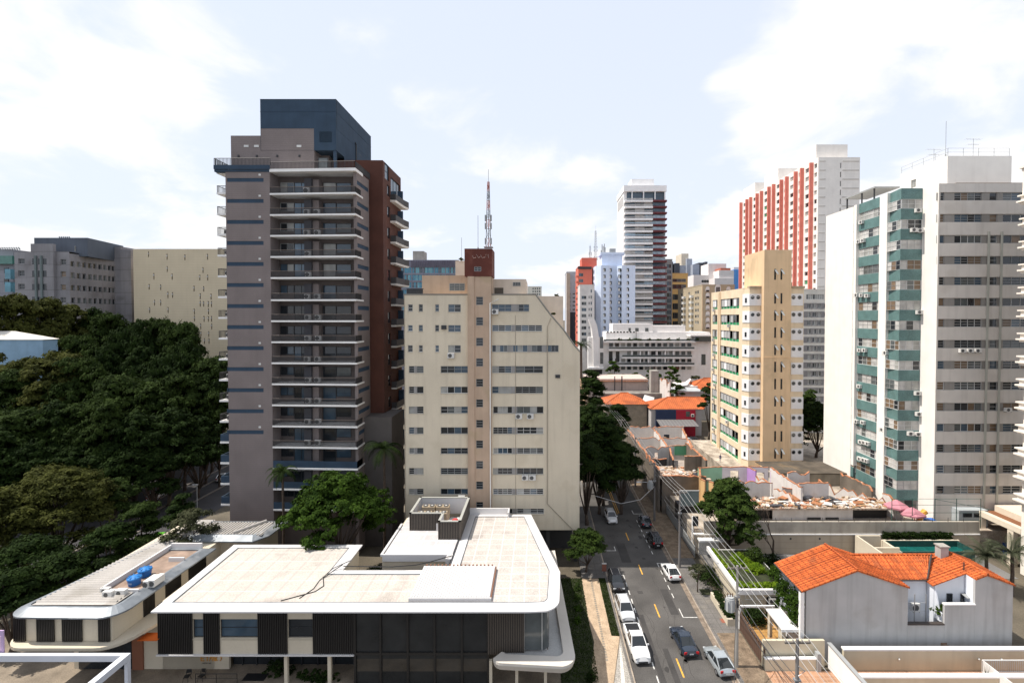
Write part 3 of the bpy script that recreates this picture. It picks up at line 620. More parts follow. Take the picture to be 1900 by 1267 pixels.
    for x in np.linspace(xl+.5, xr-.5, 7): gf.box(x-.25, x+.25, Y+.8, Y+1.3, 0, zb)
    gf.box(xl+1, xr-.6, Y+5, Y+20, 0, zb-.05); gf.build('ground_floor', M('ground_floor_dark', (0.05, 0.05, 0.05)), t)
    return t
build_beige()
# lattice mast and whip aerials standing on the beige block
def lattice(name, x, y, z0, H, w0, w1, label, red=True):
    t = thing(name, label, 'mast', (x, y, z0)); m = MB(); n = int(H/1.3); prev = None
    for i in range(n+1):
        f = i/n; w = w0+(w1-w0)*f; z = z0+H*f; mi = 1 if (i*7//n) % 2 and red else 0
        cur = [(x-w, y-w*.6, z), (x+w, y-w*.6, z), (x, y+w, z)]
        if prev:
            for k in range(3):
                m.tube([prev[k], cur[k]], .05, 4, mi); m.tube([prev[k], cur[(k+1) % 3]], .03, 3, mi); m.tube([cur[k], cur[(k+1) % 3]], .03, 3, mi)
        prev = cur
    m.build('lattice', [flat('mast_grey', (0.14, 0.15, 0.16)), flat('mast_red', (0.32, 0.09, 0.06))], t)
    MB().cyl(x, y, z0+H, z0+H*1.19, .035, 5).build('whip', FR_GREY, t)
    pl = MB().box(x-w0*1.8, x+w0*1.8, y-w0*1.5, y+w0*1.5, z0, z0+.12)
    for f in (.05, .28, .40): 
        for s in (-1, 1): pl.box(x+s*w0*1.1-.12, x+s*w0*1.1+.12, y-.4, y-.2, z0+H*f, z0+H*f+.9)
    pl.build('antenna_panels', FR_GREY, t); return t
_x, _z = XZ(906.5, 460, 72); lattice('radio_mast', _x, 72, _z, ZF(338, 72)-_z, .36, .13, 'tall lattice radio mast on the rusty rooftop tower of the beige block')
def whip(px, py0, py1, Y, label, name='whip_aerial', r=.035):
    x, z0 = XZ(px, py1, Y); z1 = ZF(py0, Y); m = MB().cyl(x, Y, z0, z1, r, 5); m.cyl(x, Y, z0, z0+.25, r*3, 6); return tag(m.build(name, FR_GREY), label, 'aerial')
whip(856.5, 441, 485, 86, 'thin whip aerial beside the plants on the beige rooftop box'); whip(887, 400, 462, 71.5, 'thin whip aerial left of the lattice mast')

# ================================================================== low white pavilion in front, and its corrugated left wing
MEMB = M('white_roof_membrane', (0.46, 0.425, 0.38), 0.9, var=0.08, scale=0.4, fine=0.3, tile=((0, 1.75, (0.39, 0.345, 0.315), 0.22), (1, 2.0, (0.55, 0.51, 0.475), 0.14)), blot=((0.26, 0.225, 0.20), 0.45, 0.25))
MEMB2 = M('white_roof_membrane_clean', (0.48, 0.465, 0.465), 0.9, var=0.06, scale=0.5, fine=0.2, tile=((0, 1.8, (0.57, 0.56, 0.56), 0.2), (1, 1.9, (0.57, 0.56, 0.56), 0.2)), blot=((0.31, 0.285, 0.28), 0.3, 0.4))
MEMB3 = M('roof_membrane_tiles', (0.44, 0.405, 0.37), 0.9, var=0.09, scale=0.5, fine=0.35, tile=((0, 1.5, (0.56, 0.53, 0.515), 0.12), (1, 1.35, (0.56, 0.53, 0.515), 0.12)), blot=((0.23, 0.20, 0.185), 0.5, 0.33))
EAVE = M('white_eave', (0.60, 0.585, 0.575), 0.6, var=0.04, streak=0.06); ZINC = M('zinc_flashing', (0.20, 0.22, 0.24), 0.45, var=0.25, scale=0.8, metal=0.3, blot=((0.36, 0.37, 0.38), 0.6, 0.5))
CREAM = M('cream_render', (0.56, 0.495, 0.385), streak=0.10, var=0.05, fine=0.06); SLAT = flat('dark_slat', (0.020, 0.018, 0.016), 0.5); SLATB = flat('bronze_slat', (0.10, 0.082, 0.066), 0.5)
CORR = M('corrugated_sheet', (0.40, 0.375, 0.345), 0.6, var=0.08, scale=0.4, streak=0.0, fine=0.15, blot=((0.25, 0.225, 0.19), 0.5, 0.3))
def arc(cx, cy, r, a0, a1, n=7): return [(cx + r*math.cos(R(a0+(a1-a0)*i/n)), cy + r*math.sin(R(a0+(a1-a0)*i/n))) for i in range(n+1)]
def inset(poly, d):
    """parallel offset of a closed counter-clockwise polygon (inward)"""
    n = len(poly); out = []
    for i in range(n):
        p0, p1, p2 = (Vector(poly[(i+k-1) % n]) for k in range(3)); a = (p1-p0).normalized(); b = (p2-p1).normalized()
        na = Vector((-a.y, a.x)); nb = Vector((-b.y, b.x)); m = (na+nb); m = m/max(0.3, m.dot(na)); out.append((p1.x+m.x*d, p1.y+m.y*d))
    return out
def eave_roof(mb, poly, zr, w, drop, mi_top=0, mi_strip=1, up=0.32, lip=.22):
    """flat roof whose rim is a sloping strip: inner kerb up, strip falling outward, thin fascia, soffit"""
    inn = inset(poly, w); inn2 = inset(poly, w+.22); n = len(poly)
    for i in range(n):
        j = (i+1) % n; o0, o1, i0, i1, k0, k1 = poly[i], poly[j], inn[i], inn[j], inn2[i], inn2[j]
        mb.quad((*o0, zr-drop), (*o1, zr-drop), (*i1, zr+up), (*i0, zr+up), mi_strip); mb.quad((*o0, zr-drop-lip), (*o1, zr-drop-lip), (*o1, zr-drop), (*o0, zr-drop), mi_strip)
        mb.quad((*i0, zr+up), (*i1, zr+up), (*k1, zr+up), (*k0, zr+up), mi_strip); mb.quad((*k0, zr), (*k1, zr), (*k1, zr+up), (*k0, zr+up), mi_strip)
    mb.add([(*p, zr-drop-lip+.001) for p in poly], [tuple(range(n))], mi_strip)
    return inn2
def slats(root, u0, u1, z0, z1, Y, mats=None, pitch=0.17, name='slatted_screen'):
    mb = MB(); mb.box(u0, u1, Y+.08, Y+.14, z0, z1, 0); n = max(2, int((u1-u0)/pitch))
    for k in range(n+1):
        x = u0+(u1-u0)*k/n; mb.box(x-.045, x+.045, Y-.02, Y+.078, z0, z1, 1)
    return mb.build(name, mats or [BLACK, SLAT], root)
def build_pavilion():
    zr = 8.5; t = thing('white_pavilion', 'low white sales pavilion with a broad flat roof, dark slats and a tall glass front', 'building', (-14, 52, 0))
    # roof outline, counter-clockwise
    poly = [(-36.4, 44.9), (-1.0, 44.9)] + arc(0.0, 46.9, 2.0, -70, 0, 5)[0:] + [(2.3, 52), (-1.1, 67.3), (-9.8, 67.3), (-9.8, 63.4), (-18.1, 63.4), (-18.1, 55.4), (-10.6, 55.4), (-10.6, 52.4), (-21.4, 52.4), (-21.4, 58.3), (-37.0, 58.3)]
    # roof built as three sheets over one body
    r = MB(); main = [(-36.4, 44.9), (-1.0, 44.9)] + arc(0.0, 46.9, 2.0, -70, 0, 5) + [(2.3, 52), (1.6, 52.39), (-21.4, 52.4), (-21.4, 58.3), (-37.0, 58.3)]
    full = [(-36.4, 44.9), (-1.0, 44.9)] + arc(0.0, 46.9, 2.0, -70, 0, 5) + [(2.3, 52), (-1.1, 67.3), (-9.9, 67.3), (-9.9, 52.4), (-21.4, 52.4), (-21.4, 58.3), (-37.0, 58.3)]
    inn = eave_roof(r, full, zr, .95, .10, 0, 0, .09, .13); r.build('roof_edge', EAVE, t)
    MB().add([(*p, zr+.004) for p in inn], [tuple(range(len(inn)))]).build('roof_base', MEMB3, t)
    fl = MB()
    for p, q_ in zip(inn, inn[1:]+inn[:1]): fl.tube([(*p, zr+.075), (*q_, zr+.075)], .055, 5)
    fl.build('flashing', ZINC, t)
    zz = zr + .02
    l = [(-35.5, 46.05), (-9.8, 46.05), (-9.8, 51.3), (-22.5, 51.3), (-22.5, 57.2), (-35.8, 57.2)]
    MB().add([(*p, zz) for p in l], [tuple(range(len(l)))]).build('left_roof_sheet', MEMB, t)
    rr = [(-9.79, 46.05), (-0.2, 46.05), (.8, 47.4), (1.1, 51.8), (-2.1, 66.2), (-8.8, 66.2), (-8.8, 51.3), (-9.79, 51.3)]
    MB().add([(*p, zz) for p in rr], [tuple(range(len(rr)))]).build('right_roof_sheet', MEMB3, t)
    bl = MB().prism([(-18.1, 55.4), (-10.0, 55.4), (-10.0, 66), (-18.1, 66)], 3, zr-.02); bl.build('rear_block', CREAM, t)
    MB().box(-17.9, -9.92, 55.7, 66, zr+.01, zr+.05).build('rear_roof_sheet', MEMB2, t)
    pa = MB().box(-18.25, -18.0, 55.2, 63.6, zr-.015, zr+.22).box(-18.0, -10.6, 55.2, 55.42, zr-.6, zr+.2).box(-10.6, -9.95, 54.4, 55.6, zr-.6, zr+.12); pa.build('parapet', EAVE, t)
    MB().box(-10.0, -9.86, 51.2, 66.5, zr, zr+.10).build('roof_joint', FR_DARK, t)
    MB().box(-9.9, -4.1, 67.3, 67.5, zr-.5, zr+.75).box(-4.3, -4.1, 66, 67.3, zr, zr+.7).build('rear_parapet', EAVE, t)
    # raised ribbed panel
    c = MB().box(-12.5, -4.75, 46.4, 52.3, zr+.03, zr+.42, 0)
    for k in range(31): x = -12.4 + k*.25; c.box(x, x+.10, 46.45, 52.2, zr+.42, zr+.47, 0)
    for k in range(18): x = -12.3+k*.42; c.box(x, x+.16, 52.25, 52.45, zr+.43, zr+.52, 1)
    c.box(-4.74, -4.62, 46.4, 52.3, zr+.03, zr+.35, 1); c.box(-12.6, -4.6, 46.25, 46.38, zr+.03, zr+.40, 2); c.build('ribbed_panel', [M('ribbed_white', (0.56, 0.555, 0.55), var=0.03), M('rust_edge', (0.22, 0.11, 0.07)), EAVE], t)
    # cables on the roof
    cb = MB(); cb.tube([(-21.5, 52.6, zr+.4), (-22, 51.5, zr+.35), (-22.7, 50.5, zr+.06), (-22.0, 49, zr+.06), (-22.4, 48, zr+.06), (-24, 47, zr+.06), (-25, 46.4, zr+.06)], .045, 5); cb.tube([(-21, 53.5, zr+.4), (-22.3, 52, zr+.3), (-22.9, 50, zr+.06), (-22.8, 48.5, zr+.06), (-23.4, 46.8, zr+.06)], .04, 5); cb.tube([(-21.3, 52.3, zr+.38), (-16, 52.2, zr+.36), (-13.5, 52.6, zr+.36), (-12, 53, zr+.5), (-10, 55, zr+.2)], .05, 5)
    cb.build('roof_cable', BLACK, t)
    # slatted plant enclosure: an L-shaped ring of screens
    e = MB(); mats = [flat('grey_capping', (0.36, 0.36, 0.33)), SLATB, BLACK, EAVE]
    A = [(-16.6, 61.9), (-12.4, 61.9), (-12.4, 59.4), (-9.75, 59.4), (-9.75, 67.4), (-16.6, 67.4)]; z0, z1 = zr+.03, zr+2.25
    for p, q in zip(A, A[1:]+A[:1]):
        d = Vector((q[0]-p[0], q[1]-p[1])); L_ = d.length; d.normalize(); nx, ny = -d.y, d.x
        e.ext([(p[0], p[1], z0), (q[0], q[1], z0), (q[0], q[1], z1), (p[0], p[1], z1)], (nx*.12, ny*.12, 0), 2)
        e.quad((p[0]+nx*.13, p[1]+ny*.13, z0), (q[0]+nx*.13, q[1]+ny*.13, z0), (q[0]+nx*.13, q[1]+ny*.13, z1), (p[0]+nx*.13, p[1]+ny*.13, z1), 3)
        for k in range(int(L_/.2)+1):
            x, y = p[0]+d.x*(k*.2), p[1]+d.y*(k*.2); e.obox((x-nx*.04, y-ny*.04, (z0+z1)/2), (.10, .08, z1-z0), math.atan2(d.y, d.x), 1)
        e.ext([(p[0]-nx*.1-d.x*.1, p[1]-ny*.1-d.y*.1, z1), (q[0]-nx*.1+d.x*.1, q[1]-ny*.1+d.y*.1, z1), (q[0]-nx*.1+d.x*.1, q[1]-ny*.1+d.y*.1, z1+.07), (p[0]-nx*.1-d.x*.1, p[1]-ny*.1-d.y*.1, z1+.07)], (nx*.32, ny*.32, 0), 0)
    e.box(-13.2, -12.5, 61.75, 61.86, zr+.05, zr+1.0, 3); e.build('slatted_enclosure', mats, t)
    # upper storey, slab and glazed front
    Yf = 46.6; q = lambda px, y=1175: XF(px, Yf, y); zs = ZF(1212, Yf); zu = zr-.4
    xl = q(294); body = MB()
    wins = [(q(357.5), q(379)), (q(408), q(479)), (q(534), q(581)), ]; zw0, zw1 = ZF(1183, Yf), ZF(1148, Yf)
    wall(body, 'F', Yf, xl, q(656.5), zs, zu, [(a, b, zw0, zw1) for a, b in wins], .25)
    body.quad((xl, Yf, zs), (xl, 57, zs), (xl, 57, zu), (xl, Yf, zu)).box(xl+.02, -21.6, Yf+.5, 57.6, zs+.3, zu-.01).box(-21.59, q(656.5)-.02, Yf+.5, 52.2, zs+.3, zu-.01).box(-9.3, -2.0, 52.3, 66, 0, zu)
    body.build('wall', CREAM, t)
    MB().box(xl-.12, q(657.5), Yf-.22, 57, zs-.13, zs-.002).build('floor_slab', EAVE, t)
    for a, b in wins: window(t, 'F', Yf, a, b, zw0, zw1, 1, 2, FR_DARK, [GL_DARK, GL_DARK, GL_BLUE], dep=.18)
    for a, b in ((295, 357), (379.5, 407.5), (480, 533), (582, 656)): slats(t, q(a), q(b), zs+.02, zu-.03, Yf-.1)
    for a, b in wins: MB().box(a, b, Yf-.05, Yf-.003, zw0-.2, zw0-.06).build('window_ledge', flat('ledge_cream', (0.45, 0.40, 0.31)), t)
    # recess below with logo wall, dark entrance, columns
    MB().box(XF(250, 48.9, 1220), XF(425, 48.9, 1220), 48.9, 49.2, 0, zs-.14).build('logo_wall', CREAM, t)
    e = MB().box(XF(425, 48.9, 1220)+.01, XF(657, 48.9, 1220), 49.6, 49.9, 0, zs-.14); e.build('entrance_glazing', GL_DARK, t)
    m = MB()
    for px in (426, 450, 476, 500, 530, 560, 590, 620, 656): x = XF(px, 49.5, 1220); m.box(x-.05, x+.05, 49.45, 49.59, 0, zs-.15)
    m.build('entrance_mullions', FR_DARK, t)
    for px in (528, 609): x = q(px, 1230); MB().box(x-.16, x+.16, Yf+.2, Yf+.52, 0, zs-.14).build('column', CREAM, t)
    gx0, gx1 = q(658), q(906); mats = [GL_DARK, FR_DARK]
    g = MB().quad((gx0, Yf+.1, 0), (gx1, Yf+.1, 0), (gx1, Yf+.1, zu), (gx0, Yf+.1, zu)); gf = glass('glass_clear', (0.02, 0.021, 0.021), 0.03); 
    m = MB()
    for px in (658.5, 706, 756.5, 806.5, 857, 905.5): x = q(px); m.box(x-.10, x+.10, Yf-.08, Yf+.18, 0, zu-.01)
    m.box(gx0, gx1, Yf-.05, Yf+.16, zs-.12, zs+.12); 
    o = m.build('glass_front_frame', SLAT, t); g.build('pane', gf, o)
    pale = MB().box(gx0+.1, q(756), Yf+.02, Yf+.08, zu-.55, zu-.02).build('blind_strip', M('beige_blind', (0.40, 0.38, 0.30)), t)
    slats(t, q(906.5), q(972), zs-.0, zu-.03, Yf-.1, [BLACK, SLATB])
    cg = MB(); pts = [(q(972.5), Yf+.05), (0.3, Yf+.05)] + arc(.3, 47.35, .7, -90, 0, 4)[1:] + [(1.0, 51.5)]
    for p, s in zip(pts, pts[1:]): cg.quad((*p, zs+.35), (*s, zs+.35), (*s, zu-.02), (*p, zu-.02), 0)
    for p in (pts[0], pts[1], pts[-1]): cg.box(p[0]-.05, p[0]+.05, p[1]-.06, p[1]+.02, zs+.3, zu-.02, 1)
    cg.build('corner_glass', [GL_MID, FR_ALU], t)
    cu = MB()
    for k in range(9): x = -.45+k*.12; cu.tube([(x, Yf+.5, zs+.35), (x, Yf+.5, zu-.05)], .07, 6)
    cu.build('curtain', M('white_curtain', (0.6, 0.57, 0.5)), t); MB().box(q(972.5), .8, Yf+.4, 51, zs, zs+.34).build('corner_sill', EAVE, t)
    # wrap-round terrace with a rounded white parapet
    outr = [(-4.15, 45.2)] + arc(-3.4, 45.6, 1.0, 200, 270, 4) + arc(1.9, 45.7, 1.55, -80, 0, 7) + [(2.2, 66.5)]
    rim = MB(); inner = [(-3.6, 46.2)] + arc(-3.0, 46.2, .35, 200, 270, 4) + arc(1.6, 46.3, .75, -80, 0, 7) + [(1.2, 66.4)]
    zp = zs+.50; low = [(x*.98-.05, y+.35) for x, y in outr]
    for i in range(len(outr)-1):
        a, b, c, d = outr[i], outr[i+1], inner[i], inner[i+1]; e0, e1 = low[i], low[i+1]
        rim.quad((*e0, zs-.38), (*e1, zs-.38), (*b, zs+.25), (*a, zs+.25)); rim.quad((*a, zs+.25), (*b, zs+.25), (*b, zp), (*a, zp)); rim.quad((*a, zp), (*b, zp), (*d, zp-.02), (*c, zp-.02)); rim.quad((*c, zp-.02), (*d, zp-.02), (*d, zs+.1), (*c, zs+.1)); rim.quad((*e0, zs-.38), (*e1, zs-.38), (*d, zs-.36), (*c, zs-.36))
    a, c, e0 = outr[0], inner[0], low[0]; rim.add([(*a, zs+.25), (*a, zp), (*c, zp-.02), (*c, zs-.36), (*e0, zs-.38)], [(0, 1, 2, 3, 4)]); a, c, e0 = outr[-1], inner[-1], low[-1]; rim.add([(*a, zs+.25), (*a, zp), (*c, zp-.02), (*c, zs-.36), (*e0, zs-.38)], [(0, 1, 2, 3, 4)])
    rim.build('terrace_parapet', M('terrace_white', (0.58, 0.54, 0.48), 0.7, var=0.04, streak=0.1), t, smooth=False)
    MB().add([(-3.6, 46.2, zs+.12), (-2.9, 45.8, zs+.12), (1.7, 45.5, zs+.12), (2.4, 46.4, zs+.12), (1.25, 66.4, zs+.12), (-.5, 66.4, zs+.12), (.9, 51, zs+.12), (.9, 47.0, zs+.12), (-3.6, 47, zs+.12)], [tuple(range(9))]).build('terrace_floor', M('terrace_grey', (0.42, 0.42, 0.41), fine=.2), t)
    for px in (911, 959, 1012): x = XF(px, 46.6, 1240); MB().box(x-.14, x+.14, 46.3, 46.6, 0, zs-.5).build('column', CREAM, t)
    # things seen behind the tall glass front
    return t, q, zs
PAV, PQ, PZS = build_pavilion()
# logo letters on the recess wall (part of the pavilion)
def logo():
    Y = 48.86; gold = M('gold_letter', (0.55, 0.27, 0.06), 0.4, metal=0.3); o = lambda px, py: XZ(px, py, Y)
    def stroke(mb, a, b, w): 
        (x0, z0), (x1, z1) = o(*a), o(*b); mb.tube([(x0, Y, z0), (x1, Y, z1)], w, 4)
    w = .055; L_ = {'letter_E': [((373, 1216.5), (373, 1225.5)), ((373, 1216.8), (379, 1216.8)), ((373, 1221), (378, 1221)), ((373, 1225.2), (379, 1225.2))],
         'letter_T': [((381.5, 1216.8), (386.5, 1216.8)), ((384.5, 1217), (384.5, 1225.5))],
         'letter_M': [((388.5, 1225.5), (391.5, 1216.5)), ((391.5, 1216.5), (395, 1225.5)), ((394.5, 1216.5), (398.5, 1225.5)), ((398, 1216.5), (400.5, 1225.5))]}
    for n, st in L_.items():
        mb = MB(); [stroke(mb, a, b, w) for a, b in st]; mb.build(n, gold, PAV)
    mb = MB(); cx, cz = o(406, 1221); mb.tube([(cx+.26*math.sin(R(a)), Y, cz+.26*math.cos(R(a))) for a in range(-150, 170, 20)], w, 4); mb.build('letter_O', gold, PAV)
    # small dark word below, drawn with strokes: JARDINS
    mb = MB(); F = {'J': [((1, 0), (1, 3)), ((1, 3), (0, 3))], 'A': [((0, 3), (.6, 0)), ((.6, 0), (1.2, 3)), ((.2, 2), (1, 2))], 'R': [((0, 0), (0, 3)), ((0, 0), (1, .2)), ((1, .2), (1, 1.4)), ((1, 1.4), (0, 1.6)), ((.4, 1.6), (1, 3))], 'D': [((0, 0), (0, 3)), ((0, 0), (1, .8)), ((1, .8), (1, 2.2)), ((1, 2.2), (0, 3))], 'I': [((.4, 0), (.4, 3))], 'N': [((0, 3), (0, 0)), ((0, 0), (1, 3)), ((1, 3), (1, 0))], 'S': [((1, 0), (0, .5)), ((0, .5), (1, 2.2)), ((1, 2.2), (0, 3))]}
    for i, ch in enumerate('JARDINS'):
        for a, b in F[ch]: stroke(mb, (374+i*2.7+a[0]*1.5, 1228.6+a[1]*.75), (374+i*2.7+b[0]*1.5, 1228.6+b[1]*.75), .014)
    mb.build('small_lettering', BLACK, PAV)
logo()
def condenser(x, y, z, label, group, w=1.3, d=.8, h=1.5, col=None, top=True):
    t = thing('condenser_unit', label, 'condenser', (x, y, z), group); MB().box(x-w/2, x+w/2, y-d/2, y+d/2, z+.06, z+h).box(x-w/2+.1, x+w/2-.1, y-d/2+.05, y+d/2-.05, z, z+.055).build('casing', col or UNIT_WHITE, t)
    n = 2 if w > 1.1 else 1
    for k in range(n):
        c = MB(); cx = x+(k-(n-1)/2)*w/2
        if top:
            c.cyl(cx, y, z+h+.002, z+h+.07, min(w/n, d)*.42, 14, 0); c.cyl(cx, y, z+h+.071, z+h+.09, min(w/n, d)*.15, 8, 1)
        else: c.disc((x-.1*w, y-d/2-.01, z+h*.5), 'y', h*.36, 14, 0)
        c.build('fan', [FANGREY, UNIT_WHITE], t)
    return t
BEIGEU = M('beige_unit', (0.40, 0.32, 0.22), var=0.06)
for i, (px, py, yy, lab) in enumerate([(796, 944, 65.6, 'tall beige twin-fan condenser at the back left of the slatted roof enclosure'), (822, 944, 65.6, 'tall beige twin-fan condenser at the back right of the slatted roof enclosure'), (788, 955, 63.4, 'tall beige twin-fan condenser at the front left of the slatted roof enclosure'), (817, 955, 63.4, 'tall beige twin-fan condenser at the front right of the slatted roof enclosure')]):
    condenser(XF(px, yy, 950), yy, 8.55, lab, 'condensers inside the slatted enclosure', 1.75, .95, 1.75, BEIGEU)
def tank(x, y, z, r, h, label):
    t = thing('water_tank', label, 'water tank', (x, y, z), 'blue water tanks'); B = flat('tank_blue', (0.012, 0.11, 0.36), 0.35); B2 = flat('tank_blue_lid', (0.02, 0.17, 0.46), 0.4)
    b = MB(); b.cyl(x, y, z, z+h, r*.82, 20, 0, r); b.tube([(x, y, z+h*.93), (x, y, z+h*1.0)], [r*1.03, r*1.03], 20, 0); b.build('tank_body', B, t)
    l = MB(); l.cyl(x, y, z+h*1.0+.003, z+h*1.0+.10, r*1.05, 20, 0, r*.98); l.cyl(x, y, z+h+.101, z+h+.25, r*.96, 20, 0, r*.18)
    for k in range(8): a = k*math.pi/4; l.obox((x+r*.56*math.cos(a), y+r*.56*math.sin(a), z+h+.19), (r*.8, .05, .05), a)
    l.build('lid', B2, t); MB().box(x-r*.3, x+r*.3, y-r*.96, y-r*.90, z+h*.4, z+h*.62).build('label_band', flat('tank_mark', (0.25, 0.35, 0.5)), t)
tank(XF(845, 61.4, 962), 61.2, 8.56, .62, .85, 'blue water tank inside the slatted roof enclosure')
_t = MB(); _x = XF(845, 63.2, 948); _t.ball((_x, 63.0, 8.55+.9), .33, (1.3, 1, .6)).box(_x-.4, _x+.4, 62.7, 63.3, 8.56, 9.2); tag(_t.build('red_bag', M('red_plastic', (0.45, 0.05, 0.05))), 'red plastic bag beside the blue tank in the roof enclosure', 'bag')
def build_wing():
    zr = 8.5; t = thing('pavilion_wing', 'long low wing with a corrugated roof, zinc rim and black shutters', 'building', (-43, 54, 0))
    # outline, counter-clockwise from the front left corner
    poly = arc(-47.9, 45.9, 1.7, 180, 270, 6) + arc(-40.8, 46.0, 1.9, -90, -5, 5) + [(-38.7, 57.6), (-43.2, 57.6), (-43.2, 59.4), (-35.4, 59.3), (-34.2, 61.0), (-34.0, 65.3), (-45.6, 65.3)]
    r = MB(); eave_roof(r, poly, zr, .95, .2, 0, 0, .2, .14); r.build('roof_edge', ZINC, t)
    c = MB()
    for k in range(45):
        y = 46.0+k*.42; xl = -48.3+(y-46)*.13; xr_ = -43.75 if y > 47.6 else -40.6; c.ext([(xl, y, zr+.131), (xl, y+.10, zr+.25), (xl, y+.20, zr+.25), (xl, y+.30, zr+.131)], (xr_-xl, 0, 0))
    c.add([(-48.3, 45.6, zr+.13), (-40.4, 45.6, zr+.13), (-40.4, 47.7, zr+.13), (-43.7, 47.7, zr+.13), (-43.7, 65.0, zr+.13), (-45.4, 65.0, zr+.13)], [tuple(range(6))]); c.build('corrugated_roof', CORR, t)
    c2 = MB()
    for k in range(22): x = -43.4+k*.39; c2.box(x, x+.17, 60.4, 64.3, zr+.10, zr+.2)
    c2.box(-43.5, -34.9, 60.4, 64.3, zr+.02, zr+.10); c2.tube([(-38.6, 60.6, zr+.3), (-36.4, 64.2, zr+.3)], .22, 8); c2.build('rear_corrugated_roof', CORR, t)
    # sunken equipment terrace
    w = MB().box(-43.7, -43.5, 47.7, 57.0, zr-.6, zr+.55).box(-43.49, -39.9, 47.7, 47.9, zr-.6, zr+.4).box(-43.49, -39.9, 56.8, 57.0, zr-.6, zr+.75).box(-41.6, -39.9, 53.9, 54.1, zr-.6, zr+.5); w.build('parapet', EAVE, t)
    MB().box(-43.49, -39.9, 47.91, 56.79, zr+.0, zr+.04).build('equipment_floor', M('stained_screed', (0.27, 0.195, 0.15), 0.9, var=0.3, scale=0.8, blot=((0.2, 0.12, 0.08), 0.6, 0.7)), t)
    # walls with black shutters
    zs, zu = 5.72, zr-.44; Yf = 44.75; xw0, xw1 = -48.35, -39.9
    w = MB().box(xw0, xw1, Yf, 65, zs, zu); w.box(-43.2, -35.2, 60.2, 64.8, 0, zu); w.build('wall', CREAM, t)
    def sh(a, b): 
        u0, u1 = XF(a, Yf, 1180), XF(b, Yf, 1180); slats(t, u0, u1, zs+.05, zu-.05, Yf-.16, None, .15, 'shutter')
    for a, b in ((29, 48.5), (72, 102), (119, 153.5), (186, 205)): sh(a, b)
    for a, b in ((48.3, 49.7), (51.2, 53.4), (54.6, 57.4)):
        m = MB().box(xw1+.01, xw1+.06, a, b, zs+.05, zu-.05, 0)
        for k in range(int((b-a)/.16)+1): m.box(xw1+.061, xw1+.12, a+k*.16, a+k*.16+.08, zs+.05, zu-.05, 1)
        m.build('shutter', [BLACK, SLAT], t)
    sl = MB(); so = arc(-47.6, 46.0, 2.2, 180, 270, 6) + arc(-40.9, 46.4, 2.6, -90, -20, 5) + [(-37.6, 48.2), (-37.6, 49), (-49.8, 49)]
    sl.prism(so, zs-.32, zs-.02, 0); sl.build('rounded_slab', CREAM, t)
    g = MB().box(-47.6, -33, 48.95, 49.4, 0, zs-.33).box(-38.5, -33.2, 48.9, 50.0, 0, zs-1.0); g.build('lower_wall', CREAM, t)
    MB().box(-47, -41.6, 48.8, 48.9, 0.1, 3.4).build('lower_glazing', GL_DARK, t)
    MB().box(-41.5, -40.4, 48.75, 48.9, 0, 3.9).build('wooden_door', M('reddish_wood', (0.22, 0.09, 0.05)), t)
    lr = MB().box(-39.6, -33.2, 49.4, 57.4, 4.6, 4.75); lr.build('link_roof', M('link_roof_grey', (0.36, 0.33, 0.30), var=.2), t)
    return t
build_wing()
tank(*[(lambda p: (p[0], p[1]+.3))(G(245, 1086, 8.6))][0], 8.55, .62, .7, 'blue round water tank on the corrugated wing roof, nearer of the pair')
tank(*[(lambda p: (p[0], p[1]+.3))(G(265, 1070, 8.6))][0], 8.55, .62, .7, 'blue round water tank on the corrugated wing roof, farther of the pair')
for (px, py, w_, d_, h_, lab) in ((198, 1108, .9, .45, .6, 'white condenser in the front corner of the wing roof, left of the front pair'), (222, 1105, .95, .5, .6, 'white condenser in the front corner of the wing roof, right of the front pair'), (193, 1100, .8, .4, .5, 'white condenser box on the wing roof, hidden behind the front pair'), (277, 1086, .5, 1.4, .75, 'tall pale condenser by the wing roof rim, left of two adjoining'), (289, 1084, .5, 1.4, .75, 'tall pale condenser by the wing roof rim, right of two adjoining')):
    x, y = G(px, py, 8.6); condenser(x, y+.2, 8.55, lab, 'condensers on the corrugated wing roof', w_, d_, h_, None, False)
MB_ = MB().box(-37.6, -36.3, 47.4, 48.6, 4.0, 4.06); 
_o = MB(); _x, _y = G(282, 1179, 4.8); _o.box(_x-.9, _x+1.0, _y-.7, _y+.5, 4.755, 4.80).box(_x-2.3, _x-1.3, _y-.4, _y+.4, 4.755, 4.78); tag(_o.build('orange_tarp', M('orange_tarp', (0.60, 0.13, 0.02), var=.2)), 'orange tarp lying on the small roof between the pavilion and its wing', 'tarp')
